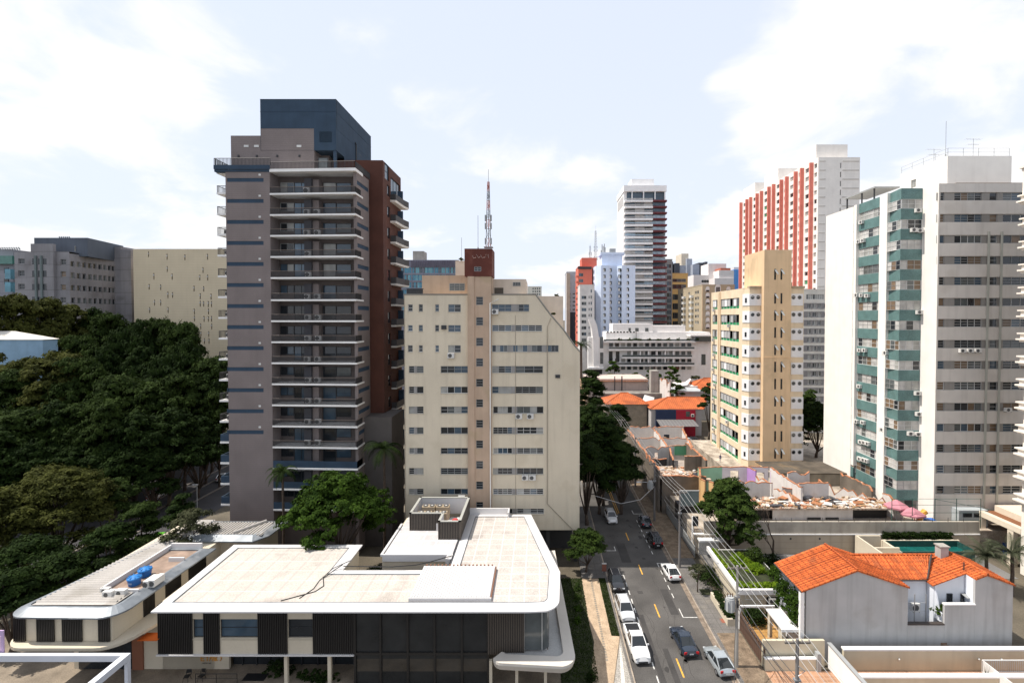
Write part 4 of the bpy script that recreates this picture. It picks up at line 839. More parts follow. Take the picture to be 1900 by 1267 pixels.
# white steel portal at the lower left, with a tilted lilac sign
def portal():
    z = 5.6; W = M('white_steel', (0.62, 0.64, 0.68), 0.5, var=0.05); x1, y1 = G(236, 1216, z); x2, y2 = G(188, 1262, z); x0, _ = G(-40, 1218, z)
    t = thing('white_portal', 'white steel gate portal frame at the lower left corner', 'portal', (x1, y1, 0))
    MB().box(x0, x1, y1, y1+.38, z-.55, z).build('beam', W, t); MB().box(x1-.55, x1, 34, y1-.005, z-.55, z+.003).build('beam', W, t)
    MB().box(x1-.30, x1-.003, y1+.02, y1+.36, 0, z-.551).build('post', W, t); MB().box(x1-.42, x1-.1, 38.2, 38.6, 0, z-.551).build('post', W, t)
portal()
_x, _z = XZ(3, 1193, 43.5); tag(MB().box(_x-1.2, _x+.22, 43.45, 43.55, _z-1.2, _z+1.2, 0).box(_x-.5, _x+.05, 43.43, 43.449, _z-.6, _z+.7, 1).cyl(_x-.9, 43.5, 0, _z-1.2, .06, 6, 2).build('lilac_sign', [M('lilac', (0.50, 0.36, 0.55)), M('lilac_pale', (0.62, 0.45, 0.6)), STEEL]), 'pale lilac sign board cut off by the left picture edge', 'sign')
# terrace chairs, rail, mat
def chair(px, py, rz, label):
    x, y = G(px, py, .02); t = thing('terrace_chair', label, 'chair', (x, y, .02), 'black chairs by the logo wall')
    B = flat('chair_black', (0.015, 0.015, 0.015)); z = .02
    MB().obox((x, y, z+.45), (.5, .48, .05), rz).build('seat', B, t)
    m = MB(); m.tube([(x-.24*math.cos(rz), y+.22, z+.45), (x-.27*math.cos(rz), y+.30, z+.7), (x-.2*math.cos(rz), y+.33, z+.9), (x+.2*math.cos(rz), y+.33, z+.9), (x+.27*math.cos(rz), y+.30, z+.7), (x+.24*math.cos(rz), y+.22, z+.45)], .03, 5); m.obox((x, y+.31, z+.74), (.42, .03, .3), rz); m.build('backrest', B, t)
    for sx in (-1, 1):
        for sy in (-1, 1): MB().tube([(x+sx*.2, y+sy*.18, z+.43), (x+sx*.26, y+sy*.24, z)], .02, 5).build('leg', B, t)
chair(347, 1262, .3, 'black wire chair by the logo wall, left of the two'); chair(374, 1261, -.3, 'black wire chair by the logo wall, right of the two')
t_ = thing('hand_rail', 'thin black handrail on the terrace right of the black chairs', 'railing', (*G(400, 1264), 0)); (_x0, _y0), (_x1, _y1) = G(363, 1268), G(440, 1268)
MB().tube([(_x0, _y0, 1.0), (_x1, _y0, 1.0)], .03, 5).tube([(_x0, _y0, .55), (_x1, _y0, .55)], .02, 5).build('rail', BLACK, t_)
for k in range(3): MB().cyl(_x0+(_x1-_x0)*k/2, _y0, .03, .98, .03, 5).build('post', BLACK, t_)
_x, _y = G(474, 1256); tag(MB().box(_x-1.1, _x+1.1, _y-.5, _y+.5, .025, .045).build('door_mat', BLACK), 'black door mat before the dark pavilion entrance', 'mat')

# ================================================================== city behind
def bld(name, label, cat, x0, x1, y0, y1, z0, z1, mat, front=(), left=(), right=(), fm=None, gl=None, depth=.25, split=False, roof=True):
    """box building with real window openings; each opening is (u0,u1,z0,z1[,cols,rows])"""
    t = thing(name, label, cat, ((x0+x1)/2, (y0+y1)/2, 0)); w = MB()
    wall(w, 'F', y0, x0, x1, z0, z1, [h[:4] for h in front], depth); wall(w, 'L', x0, y0, y1, z0, z1, [h[:4] for h in left], depth); wall(w, 'R', x1, y0, y1, z0, z1, [h[:4] for h in right], depth)
    w.quad((x0, y1, z0), (x1, y1, z0), (x1, y1, z1), (x0, y1, z1)); w.quad((x0, y0, z1), (x1, y0, z1), (x1, y1, z1), (x0, y1, z1))
    w.build('wall', mat, t)
    for k, hs in (('F', front), ('L', left), ('R', right)):
        c = {'F': y0, 'L': x0, 'R': x1}[k]
        for h in hs: window(t, k, c, *h[:4], *(h[4:6] if len(h) > 4 else (2, 1)), fm or FR_GREY, gl or [GL_DARK, GL_DARK, GL_BLUE, GL_MID], dep=depth*.6, fw=.08, split=split)
    if roof:
        p = MB().box(x0-.1, x1+.1, y0-.1, y0+.2, z1+.002, z1+.35).box(x0-.1, x0+.2, y0+.21, y1, z1+.002, z1+.35).box(x1-.2, x1+.1, y0+.21, y1, z1+.002, z1+.35); p.build('parapet', mat, t)
    return t
def rc(px0, py0, px1, py1, Y): return (XF(px0, Y, (py0+py1)/2), XF(px1, Y, (py0+py1)/2), ZF(py1, Y), ZF(py0, Y))
def hospital():
    Y = 140.0; C1 = M('weathered_concrete', (0.25, 0.24, 0.25), streak=0.35, var=0.2, scale=0.12, fine=0.15, tile=((2, 3.64, (0.10, 0.09, 0.09), 0.12),), blot=((0.14, 0.125, 0.125), 0.5, 0.22)); C2 = M('dark_slate_concrete', (0.085, 0.10, 0.125), streak=0.3, var=0.2, scale=0.1)
    x0, x1 = XF(27.5, Y, 520), XF(129.5, Y, 520); y1 = YS(216, x1, 520)
    t = thing('concrete_hospital', 'large grey weathered concrete block with rows of small windows behind the park trees', 'institutional building', ((x0+x1)/2, Y+8, 0))
    F = lambda a, b, c, d: rc(a*.1579, 420+b*.1579, c*.1579, 420+d*.1579, Y)
    rows = [(380, 440), (520, 585), (675, 740), (825, 890)]; ho = []; 
    for a, b in rows: ho += [F(215, a, 290, b), F(712, a+8, 775, b+10)]
    zt = ZF(467, Y); w = MB(); wall(w, 'F', Y, x0, x1, 0, zt, ho, .4)
    sd = []
    zr = [(ZF(420+.1579*a, Y), ZF(420+.1579*b, Y)) for a, b in ((405, 470), (540, 610), (688, 755), (835, 905))]
    for px in (856, 927, 993, 1058, 1117, 1178, 1235, 1290, 1335):
        yy = YS(px*.1579, x1, 520)
        for a, b in zr: sd.append((yy-.55, yy+.55, b, a))
    zs = zt-.5; wall(w, 'R', x1, Y, y1, 0, zs, sd, .4); w.quad((x0, Y, zt), (x1, Y, zt), (x1, y1, zs), (x0, y1, zs))
    w.build('wall', C1, t)
    for h in ho: window(t, 'F', Y, *h, 1, 2, FR_GREY, [GL_WARM, GL_DARK], dep=.25, fw=.1, split=False)
    for h in sd: window(t, 'R', x1, *h, 1, 1, FR_GREY, [GL_DARK, GL_MID], dep=.25, fw=.1, split=False)
    p = F(405, 210, 665, 900); MB().box(p[0], p[1], Y-.9, Y-.02, 0, p[3]).build('stair_bay', C1, t)
    for a in (470, 535): v = F(a-10, 350, a+10, 900); MB().box(v[0], v[1], Y-1.3, Y-.91, 0, v[3]).build('fin', M('fin_green_grey', (0.15, 0.18, 0.18)), t)
    for (a, b) in rows[:4]:
        for c, d in ((418, 457), (487, 520), (548, 583)): h = F(c, a+4, d, b+10); m = MB().box(h[0], h[1], Y-.95, Y-.901, h[2], h[3]); m.build('bay_window', GL_DARK, t)
    a = F(275, 115, 875, 320); MB().prism([(a[0], Y+3), (a[1]+1, Y+3), (x1-1.0, y1+4), (a[0], y1+8)], zt-1, a[3]).build('attic', C2, t)
    for px in (905, 975, 1040, 1100, 1275): yy = YS(px*.1579, x1-.8, 480); MB().box(x1-.98, x1-.9, yy-.5, yy+.5, zt+.5, zt+2.0).build('attic_window', GL_PALE, t)
    yb = y1; X1 = XF(227.5, yb, 520); X2 = XF(248, yb, 520)
    MB().box(x1-8, X1, yb-.5, yb+10, 0, ZF(458, yb)).box(X1+.01, X2, yb-.9, yb+10, 0, ZF(464, yb)).build('stair_wall', C1, t)
    g = rc(-14, 463, 27, 700, Y+10); MB().box(g[0], g[1], Y+10, Y+20, 0, g[3]).build('side_wing', M('pale_grey_wall', (0.27, 0.27, 0.30), streak=.2, tile=((2, 3.6, (0.15, 0.15, 0.17), .15),)), t)
    g = rc(-10, 475, 26, 490, Y+9); MB().box(g[0], g[1], Y+8.5, Y+9.9, g[2], g[3]).build('green_glass_bay', glass('green_glass', (0.05, 0.16, 0.13)), t)
    for b in (500, 524): g = rc(17, b, 27.5, b+18, Y+9); MB().box(g[0], g[1], Y+7.8, Y+9.9, g[2], g[3]).build('blue_glass_bay', glass('cyan_glass', (0.08, 0.25, 0.33)), t)
    for b in (497, 517): g = rc(8, b, 16, b+10, Y+9.9); MB().box(g[0], g[1], Y+9.8, Y+9.98, g[2], g[3]).build('window', GL_DARK, t)
    for k in range(9): X, Z = XZ(2+k*4.4, 461, Y+9); MB().tube([(X, Y+9, ZF(463.5, Y+9)), (X-.5, Y+9, ZF(459, Y+9))], .18, 4).build('roof_vane', C2, t)
    for k in range(6): X, Z = XZ(113+k*3.6, 441, Y+6); MB().tube([(X, Y+6, a[3]-.02), (X-.5, Y+6, a[3]+.8)], .18, 4).build('roof_vane', C2, t)
hospital()
def slit_building():
    Y = 150.0; x0, x1 = XF(248.5, Y, 560), XF(425, Y, 560); zt = ZF(462, Y); t = thing('cream_slit_building', 'tall blank cream building sprinkled with narrow vertical slits', 'institutional building', ((x0+x1)/2, Y+8, 0))
    C = M('cream_blocks', (0.62, 0.525, 0.375), streak=0.10, var=0.05, scale=0.2, tile=((2, 0.8, (0.52, 0.44, 0.25), 0.06),)); S = 480/1216
    sl = [(698, 170, 195), (785, 180, 208), (869, 183, 210), (975, 180, 208), (786, 238, 265), (954, 243, 270), (723, 270, 300), (809, 272, 302), (939, 278, 305), (976, 278, 305), (701, 322, 348), (755, 324, 350), (912, 330, 357), (957, 332, 358), (789, 358, 388), (811, 360, 387), (941, 365, 393), (992, 367, 395), (726, 395, 423), (755, 395, 423), (941, 400, 428), (957, 402, 428), (979, 402, 430), (994, 402, 430), (703, 430, 458), (790, 430, 458), (913, 437, 465), (980, 437, 465), (914, 470, 498), (959, 472, 499), (979, 472, 499), (994, 472, 499), (943, 507, 535), (995, 507, 535), (916, 543, 570), (944, 543, 570), (981, 543, 570), (961, 577, 603), (982, 577, 603)]
    hs = []
    for x, a, b in sl: h = rc(x*S-1.0, 400+a*S, x*S+1.0, 400+b*S, Y); hs.append(h)
    w = MB(); wall(w, 'F', Y, x0, x1, 0, zt, hs, .5); w.quad((x0, Y, zt), (x1, Y, zt), (x1, Y+16, zt), (x0, Y+16, zt)).quad((x1, Y, 0), (x1, Y+16, 0), (x1, Y+16, zt), (x1, Y, zt)).quad((x0, Y, 0), (x0, Y+16, 0), (x0, Y+16, zt), (x0, Y, zt)); w.build('wall', C, t)
    for h in hs: m = MB().box(h[0], h[1], Y+.3, Y+.34, h[2], h[3], 0).box(h[0]-.05, (h[0]+h[1])/2, Y-.06, Y+.2, h[2]+(h[3]-h[2])*.55, h[3]-.4, 1); m.build('slit_window', [BLACK, FR_WHITE], t)
slit_building()
# blue shed top left among the trees
_r = rc(-30, 630, 79.5, 662, 112)
t_ = thing('blue_roofed_block', 'pale blue block with a white pitched roof among the park trees', 'building', ((_r[0]+_r[1])/2, 118, 0)); MB().box(_r[0], _r[1], 112, 115.5, 0, _r[3]).build('wall', M('pale_blue_wall', (0.28, 0.42, 0.55), var=.1, streak=.15), t_)
MB().add([(_r[0], 111.7, _r[3]), (_r[1]+.3, 111.7, _r[3]), (_r[1]+.3, 115.8, _r[3]), (_r[0], 115.8, _r[3]), (_r[0], 114, _r[3]+1.9), (_r[1]-8.5, 114, _r[3]+1.9)], [(0, 1, 5, 4), (1, 2, 5), (2, 3, 4, 5)]).build('roof', M('pale_roof', (0.62, 0.58, 0.52)), t_)
# teal-glass office behind the towers
def rows_of(px0, px1, n, y0, y1, m, Y, fx=.6, fy=.5, cols=2, rws=1):
    out = []
    for j in range(m):
        ya = y0+(y1-y0)*j/m; yb = ya+(y1-y0)/m*fy
        for i in range(n):
            xa = px0+(px1-px0)*i/n; out.append((*rc(xa, ya, xa+(px1-px0)/n*fx, yb, Y), cols, rws))
    return out
CY = glass('cyan_pane', (0.03, 0.20, 0.30)); CY2 = glass('cyan_pane_light', (0.10, 0.32, 0.38))
_a = rc(742, 484, 850, 700, 200); t_ = bld('glass_office', 'blue glass office block peeking out behind the beige building', 'office building', _a[0], _a[1], 200, 216, 0, _a[3], M('office_grey', (0.22, 0.22, 0.27)), rows_of(744, 848, 5, 496, 592, 7, 200, .93, .8, 6, 2), fm=FR_GREY, gl=[CY, CY2, CY, GL_BLUE])
_m = MB()
for k in range(26): _x = XF(763+k*3.2, 199.5, 490); _m.box(_x-.1, _x+.12, 199.5, 199.85, ZF(496, 200), ZF(484, 200))
_m.build('sunshade_fins', M('fin_mauve', (0.16, 0.14, 0.18)), t_); _r = rc(766, 466, 786, 485, 204); MB().box(_r[0], _r[1], 204, 210, _r[2], _r[3]).build('rooftop_box', CONC, t_)
# striped high-rise
def striped():
    Y = 165.0; CR = M('offwhite_tower', (0.78, 0.74, 0.69), streak=.12, var=.05); RED = M('coral_fin', (0.68, 0.215, 0.165), var=.08); x0 = XF(1517, Y, 430); x1 = XF(1594, Y, 430); y1 = YS(1374, x0, 430); zt = ZF(292, Y)
    t = thing('striped_tower', 'off-white high-rise slab with tall coral red vertical fins', 'apartment building', ((x0+x1)/2, (Y+y1)/2, 0)); w = MB(); H = []
    fins = [1377, 1388, 1395, 1407, 1415, 1429, 1437.5, 1452, 1462, 1478.5, 1490, 1507.5]; S = 300/1188; nf = 17; fh = 16.45*Y/900
    cells = sorted(YS(p, x0, 430) for p in fins)
    for j in range(nf):
        z = zt-1.6-fh*j
        for a, b in zip(cells, cells[1:]):
            wd = (b-a); m = .22*wd; H.append((a+m, b-m*.9, z-1.6, z-.1, 2, 1))
        H.append((Y+.8, cells[0]-.7, z-1.6, z-.1, 1, 1))
    wall(w, 'L', x0, Y, y1, 0, zt, [h[:4] for h in H], .3)
    ec = [(XF(1340+868*S, Y, 300), XF(1340+875*S, Y, 300), zt-1.9-fh*j-1.8, zt-1.9-fh*j) for j in range(8)]
    wall(w, 'F', Y, x0, x1, 0, zt, ec, .3); w.quad((x0, Y, zt), (x1, Y, zt), (x1, y1, zt), (x0, y1, zt)); w.build('wall', CR, t)
    gg = [GL_DARK, GL_PALE, GL_MID, GL_PALE, GL_WARM]; GREEN = glass('green_shutter', (0.03, 0.20, 0.09), .4)
    for h in H: window(t, 'L', x0, *h, FR_WHITE, gg + ([GREEN] if rng.random() < .3 else []), dep=.2, fw=.09, split=False)
    for h in ec: MB().box(h[0], h[1], Y+.25, Y+.29, h[2], h[3]).build('end_window', GL_DARK, t)
    for yy in cells: MB().box(x0-1.3, x0-.01, yy-.28, yy+.28, 0, zt-.9).build('red_fin', RED, t)
    for j in range(nf+6):
        z = zt-1.2-fh*j
        for u0, u1 in ((x0+.3, XF(1340+755*S, Y, 400)), (XF(1340+880*S, Y, 400), x1-.3)): MB().box(u0, u1, Y-.12, Y-.01, z-.25, z).build('wall_rib', M('rib_grey', (0.50, 0.47, 0.43)), t)
    for (a, b, c) in ((1498, 1534, 283), (1431, 1466, 313), (1390, 1420, 340)):
        ym = YS(a+8, x0+3, 300); r = (x0+1.2, x0+12); MB().box(r[0], r[1], ym-6, ym+6, zt-.01, zt+5.5).build('rooftop_box', CR, t)
striped()
# grey-banded block under it
def banded():
    Y = 150.0; S = 240/661; f = lambda a, b, c, d: rc(1300+a*S, 440+b*S, 1300+c*S, 440+d*S, Y); a = f(525, 272, 660, 900)
    fr = [(*f(540, 292, 632, 318), 8, 1)]
    for j in range(13):
        y = 340+43.2*j
        for x0, x1 in ((545, 565), (572, 592), (598, 616), (630, 652)): fr.append((*f(x0, y, x1, y+24), 2, 1))
    t = bld('banded_block', 'low block in grey and white bands between the yellow tower and the white teal one', 'apartment building', a[0], a[1], Y, Y+18, 0, a[3], M('band_white', (0.66, 0.63, 0.57), streak=.1), fr, fm=FR_WHITE, gl=[GL_PALE, GL_PALE, GL_MID, GL_DARK])
    for j in range(13): y = 340+43.2*j; h = f(525, y-3, 660, y+27); m = MB(); wall(m, 'F', Y-.05, h[0], h[1], h[2], h[3], [f(x0, y, x1, y+24) for x0, x1 in ((545, 565), (572, 592), (598, 616), (630, 652))], .04); m.build('grey_band', M('band_grey', (0.24, 0.23, 0.23)), t)
banded()
# tall balcony tower with maroon slabs
def maroon():
    Y = 250.0; S = 520/1830; f = lambda a, b, c, d: rc(880+a*S, 280+b*S, 880+c*S, 280+d*S, Y); W = M('far_white', (0.80, 0.79, 0.78), var=.04)
    x0 = XF(1158, Y, 480); y1 = YS(1145, x0, 480); a = f(978, 232, 1250, 1200); t = thing('balcony_tower', 'tallest distant tower with stacked glass balconies and maroon slabs on its right', 'apartment building', (a[0]+10, Y+10, 0))
    MB().box(x0, a[1]-.4, Y+2, y1, 0, a[3]-2.6).build('wall', W, t); MB().box(x0-.3, a[1]+.2, Y-.4, y1, a[3]-2.59, a[3]+.4).build('roof_slab', W, t); b = f(1036, 170, 1185, 232); MB().box(b[0], b[1], Y+4, Y+14, b[2]-.2, b[3]).build('rooftop_box', W, t)
    MAR = M('maroon_slab', (0.13, 0.035, 0.04)); fl = (1140-320)/20.5; FBL = glass('far_blue_glass', (0.32, 0.42, 0.50), .15); bg = [GL_BLUE, FBL, GL_MID, GL_WHITE]
    for j in range(21):
        y = 330+39.4*j; h = f(982, y-6, 1163, y+7); h2 = f(1163, y-6, 1250, y+5); sl = MB().box(h[0], h[1], Y-1.2, Y+1.99, h[2], h[3]).build('balcony', W, t); MB().box(h2[0]+.01, h2[1]+.4, Y-1.2, Y+1.99, h2[2], h2[3]).build('maroon_balcony', MAR, t)
        for k, (p, q_) in enumerate(((985, 1050), (1052, 1108), (1112, 1160), (1164, 1248))):
            g = f(p, y+9, q_, y+29); MB().quad((g[0], Y+.4-.6*(rng.random() < .6), g[2]), (g[1], Y+.3, g[2]), (g[1], Y+.3, g[3]), (g[0], Y+.4-.6*(rng.random() < .4), g[3])).build('balcony_glass', rng.choice(bg if k < 3 else [FBL, FBL, GL_BLUE]), t)
        g = f(984, y-21, 1163, y-9); MB().box(g[0], g[1], Y-1.0, Y-.94, g[2]+.2, g[3]-.3).build('glass_parapet', rng.choice([GL_WHITE, FBL, GL_WHITE]), sl)
    for p in (1030, 1105, 1180, 1245): g = f(p-3, 262, p+3, 318); MB().box(g[0], g[1], Y-.3, Y+.3, g[2], g[3]).build('column', W, t)
    g = f(1000, 262, 1245, 316); MB().box(g[0], g[1], Y+1.6, Y+1.99, g[2], g[3]).build('penthouse_glass', GL_BLUE, t)
    w = MB()
    for j in range(7): g = f(1, 1, 2, 2); yy = Y+4+j*2.4; w.box(x0-.15, x0-.01, yy, yy+1.2, a[3]-9, a[3]-4)
    w.build('side_panels', M('far_pale', (0.5, 0.49, 0.48)), t)
    # darker rear wing on the right
    g = rc(1236, 482, 1247, 640, Y+8); m = bld('slim_tower', 'slim dark-glazed tower behind the maroon-slabbed one', 'apartment building', g[0]-1, g[1], Y+8, Y+20, 0, g[3], M('slim_grey', (0.25, 0.25, 0.26)), rows_of(1237.5, 1246, 1, 490, 640, 14, Y+8, .95, .7), gl=[GL_DARK, GL_BLUE])
maroon()
def paleblue():
    Y = 230.0; S = 210/950; f = lambda a, b, c, d: rc(1030+a*S, 440+b*S, 1030+c*S, 440+d*S, Y); B = M('pale_blue_render', (0.58, 0.66, 0.80), var=.04, streak=.08)
    X = lambda p, yy=Y: XF(1030+p*S, yy, 560); zt = ZF(440+238*S, Y); t = thing('pale_blue_tower', 'pale blue faceted apartment tower with small square windows', 'apartment building', (X(490), Y+8, 0))
    pl = [(X(345), Y+2.5), (X(385), Y), (X(455), Y), (X(482), Y+3), (X(527), Y+3), (X(560), Y), (X(672), Y), (X(672), Y+18), (X(310, Y+14), Y+18), (X(310, Y+14), Y+14)]
    MB().prism(pl, 0, zt).build('wall', B, t); h = f(405, 138, 580, 238); MB().box(h[0], h[1], Y+5, Y+14, zt, h[3]).box(h[0]-.8, h[1]+.8, Y+4.2, Y+15, h[3]+.01, h[3]+1.1).build('core_tower', B, t)
    for j in range(10):
        y = 262+54*j
        for a, b, dy in ((405, 424, 0), (460, 477, .6), (531, 556, .2), (601, 620, 0)):
            g = f(a, y, b, y+28); MB().box(g[0], g[1], Y-.15+dy, Y+.1+dy+.8*(dy > 0), g[2], g[3], 0).box(g[0], g[0]+(g[1]-g[0])*.45, Y-.2+dy, Y-.16+dy, g[2], g[3]-.4, 1).build('window', [GL_DARK, FR_WHITE], t)
        g = f(325, y+4, 334, y+34); m = MB().box(X(326, Y+8)-.2, X(334, Y+8), Y+6.6, Y+8, g[2], g[3]); m.build('window', GL_DARK, t)
    an = MB()
    for p, q_ in ((405, 45), (415, 60), (425, 40), (432, 70), (397, 95)): g = f(p, q_, p+10, 140); an.box(g[0], g[0]+.35, Y+6, Y+6.35, h[3], g[3])
    an.build('antenna_cluster', FR_GREY, t); g = f(475, 82, 525, 130); MB().box(g[0], g[1], Y+6, Y+9, h[3]+1.1, g[3]).build('water_tank_box', FR_GREY, t)
paleblue()
CORAL = M('coral_render', (0.58, 0.15, 0.10), var=.06)
_S = 210/950
def _f(Y): return lambda a, b, c, d: rc(1030+a*_S, 440+b*_S, 1030+c*_S, 440+d*_S, Y)
f = _f(240); _a = f(195, 250, 310, 1200)
fr_ = [(*f(200, 303+50*j, 236, 330+50*j), 2, 1) for j in range(10)]
t_ = bld('coral_tower', 'coral red apartment tower with curved balconies stacked at its left corner', 'apartment building', _a[0], _a[1], 240, 258, 0, _a[3], CORAL, fr_); _b = f(230, 165, 358, 250); MB().box(_b[0], _b[1], 244, 256, _b[2], _b[3]).build('rooftop_box', CORAL, t_); _b = f(190, 250, 305, 268); MB().box(_b[0], _b[1], 239.5, 239.9, _b[2], _b[3]).build('dark_parapet', FR_DARK, t_)
for j in range(11): g_ = f(170, 322+47*j, 200, 338+47*j); MB().cyl((g_[0]+g_[1])/2, 241, g_[2], g_[3], (g_[1]-g_[0])*.5, 12).build('balcony', CORAL, t_)
f = _f(225); _a = f(208, 405, 330, 1200); fr_ = []
for j in range(8): fr_ += [(*f(222, 493+51*j, 262, 520+51*j), 2, 1), (*f(281, 493+51*j, 290, 515+51*j), 1, 1), (*f(298, 440+51*j, 309, 466+51*j), 1, 1)]
bld('white_block', 'white block with dark windows squeezed between the coral and the pale blue towers', 'apartment building', _a[0], _a[1], 225, 238, 0, _a[3], M('block_white', (0.60, 0.58, 0.56)), fr_)
f = _f(280); _a = f(97, 295, 172, 1200); fr_ = []
for j in range(9): fr_ += [(*f(102, 470+33*j, 130, 482+33*j), 2, 1), (*f(147, 470+33*j, 168, 482+33*j), 2, 1)]
t_ = bld('grey_tower', 'slim grey tower left of the coral tower with a dark lower half', 'apartment building', _a[0], _a[1], 280, 300, 0, _a[3], M('tower_mid_grey', (0.40, 0.41, 0.45)), fr_); _b = f(97, 630, 172, 900); MB().box(_b[0], _b[1], 279.3, 279.9, 0, _b[3]).build('dark_lower_half', M('tower_navy', (0.04, 0.045, 0.06)), t_); _b = f(97, 308, 122, 600); MB().box(_b[0]-.2, _b[1], 276, 279.2, 0, _b[3]).build('balcony_stack', M('tower_tan', (0.45, 0.38, 0.30)), t_)
_a = rc(979, 532, 1005, 600, 480); bld('pale_block', 'tiny pale distant block above the slanted roof of the beige building', 'apartment building', _a[0], _a[1], 480, 495, 0, _a[3], M('far_cream', (0.66, 0.64, 0.56)), rows_of(988, 1004, 4, 534, 560, 5, 480, .6, .6))
# masts on the coral tower
_x, _z = XZ(1105, 478, 246); lattice('lattice_aerial', _x, 246, _z-1, ZF(425, 246)-_z, .7, .35, 'distant lattice aerial on the coral tower, right of the two', False)
_x, _z = XZ(1095, 478, 246); lattice('lattice_aerial', _x, 246, _z-1, ZF(453, 246)-_z, .5, .3, 'short distant lattice aerial on the coral tower, left of the two', False)
# right-hand group
_S2 = 180/815
def _h(Y): return lambda a, b, c, d: rc(1220+a*_S2, 440+b*_S2, 1220+c*_S2, 440+d*_S2, Y)
f = _h(270); _a = f(124, 308, 252, 1300); t_ = bld('amber_tower', 'amber yellow tower with dark balcony recesses', 'apartment building', _a[0], _a[1], 270, 285, 0, _a[3], M('amber_render', (0.68, 0.42, 0.16)), [(*f(126, y_, 240 if y_ < 470 else 172, y_+w_), 3, 1) for y_, w_ in ((350, 28), (398, 38), (480, 48), (556, 52), (634, 50), (706, 40))], gl=[GL_DARK, GL_DARK, GL_MID])
def arched():
    Y = 220.0; f = _h(Y); BR = M('tan_render', (0.40, 0.335, 0.235), var=.05, streak=.1); CRM = M('tan_cream', (0.62, 0.50, 0.33)); x0 = XF(1220+372*_S2, Y, 560); y1 = YS(1220+172*_S2, x0, 560); a = f(372, 405, 645, 1300)
    lf = []
    for j in range(6):
        z0, z1 = ZF(440+_S2*(470+52*j), Y), ZF(440+_S2*(445+52*j), Y)
        for p in (200, 265, 322, 340): yy = YS(1220+p*_S2, x0, 560); lf.append((yy-1.2, yy+1.2, z0, z1, 2, 1))
    t = bld('tan_arched_tower', 'tan apartment block with white arched window surrounds and white balconies', 'apartment building', x0, a[1], Y, y1, 0, a[3], BR, left=lf, gl=[GL_DARK, GL_PALE, GL_MID])
    for j in range(7):
        for p in ((420,) if j else (420, 595)):
            g = f(p-16, 430+52*j, p+16, 458+52*j); m = MB().box(g[0], g[1], Y-.3, Y-.01, g[2], g[3], 0).disc(((g[0]+g[1])/2, Y-.29, g[3]), 'y', (g[1]-g[0])/2, 12, 0).box(g[0]+1.6, g[1]-1.6, Y-.36, Y-.301, g[2], g[3]-.8, 1); m.build('arched_window', [FR_WHITE, rng.choice([GL_PALE, GL_DARK])], t)
        for p in (230, 295): yy = YS(1220+p*_S2, x0, 560); z0, z1 = ZF(440+_S2*(500+52*j), Y), ZF(440+_S2*(478+52*j), Y); MB().box(x0-1.2, x0-.01, yy-1.6, yy+1.6, z0, z1).build('balcony', FR_WHITE, t)
    g = f(482, 420, 530, 470); MB().box(g[0], g[1], Y-.3, Y-.01, g[2], g[3], 0).disc(((g[0]+g[1])/2, Y-.29, g[3]), 'y', (g[1]-g[0])/2, 16, 0).box(g[0]+2.2, g[1]-2.2, Y-.36, Y-.301, g[2], g[3], 1).build('large_arch', [FR_WHITE, GL_MID], t)
    q = f(368, 405, 377, 1300); MB().box(q[0], q[1], Y-.25, Y-.01, 0, q[3]-.01).build('corner_band', CRM, t)
arched()
GRY = M('far_grey', (0.33, 0.36, 0.42)); DKG = M('far_dark_grey', (0.07, 0.075, 0.09)); FW = M('far_offwhite', (0.66, 0.63, 0.62), var=.05)
def slab_t(name, label, Y, rects):
    r0 = _h(Y)(*rects[0][:4]); t = thing(name, label, 'high-rise', (r0[0], Y, 0))
    for k, (a, b, c, d, m, pn) in enumerate(rects): g = _h(Y)(a, b, c, d); MB().box(g[0], g[1], Y+k*.7, Y+14+k*.7, 0, g[3]).build(pn, m, t)
    return t
slab_t('grey_slab_tower', 'distant blue-grey slab tower with dark side strips and a cream rooftop box', 330, [(245, 182, 290, 600, GRY, 'wall'), (146, 218, 188, 600, DKG, 'dark_strip'), (122, 205, 135, 600, DKG, 'dark_strip'), (190, 235, 244, 600, GRY, 'wall'), (210, 134, 270, 600, M('far_tan', (0.60, 0.53, 0.43)), 'rooftop_box')])
slab_t('dark_slab_tower', 'distant grey tower with twin near-black strips', 325, [(296, 230, 350, 600, GRY, 'wall'), (348, 214, 393, 600, DKG, 'dark_strip'), (405, 205, 425, 600, DKG, 'dark_strip')])
t_ = slab_t('white_stepped_block', 'distant white stepped block with porthole windows in a row', 300, [(302, 318, 480, 600, FW, 'wall'), (430, 222, 580, 600, FW, 'rear_wall')]); 
for k in range(4): g_ = _h(300)(376+20*k, 366, 384+20*k, 377); MB().disc(((g_[0]+g_[1])/2, 299.9, (g_[2]+g_[3])/2), 'y', .9, 10).build('porthole', GL_DARK, t_)
slab_t('terraced_white_block', 'distant white terraced block with a brick red top', 290, [(480, 345, 640, 600, FW, 'wall'), (520, 278, 645, 600, FW, 'upper_wall'), (536, 258, 620, 600, M('brick_red', (0.40, 0.13, 0.08)), 'red_top')])
slab_t('blue_block', 'narrow bright blue distant block beside the striped tower', 310, [(640, 272, 692, 500, M('sky_blue', (0.10, 0.28, 0.62)), 'wall'), (645, 252, 690, 275, FW, 'rooftop_box')])
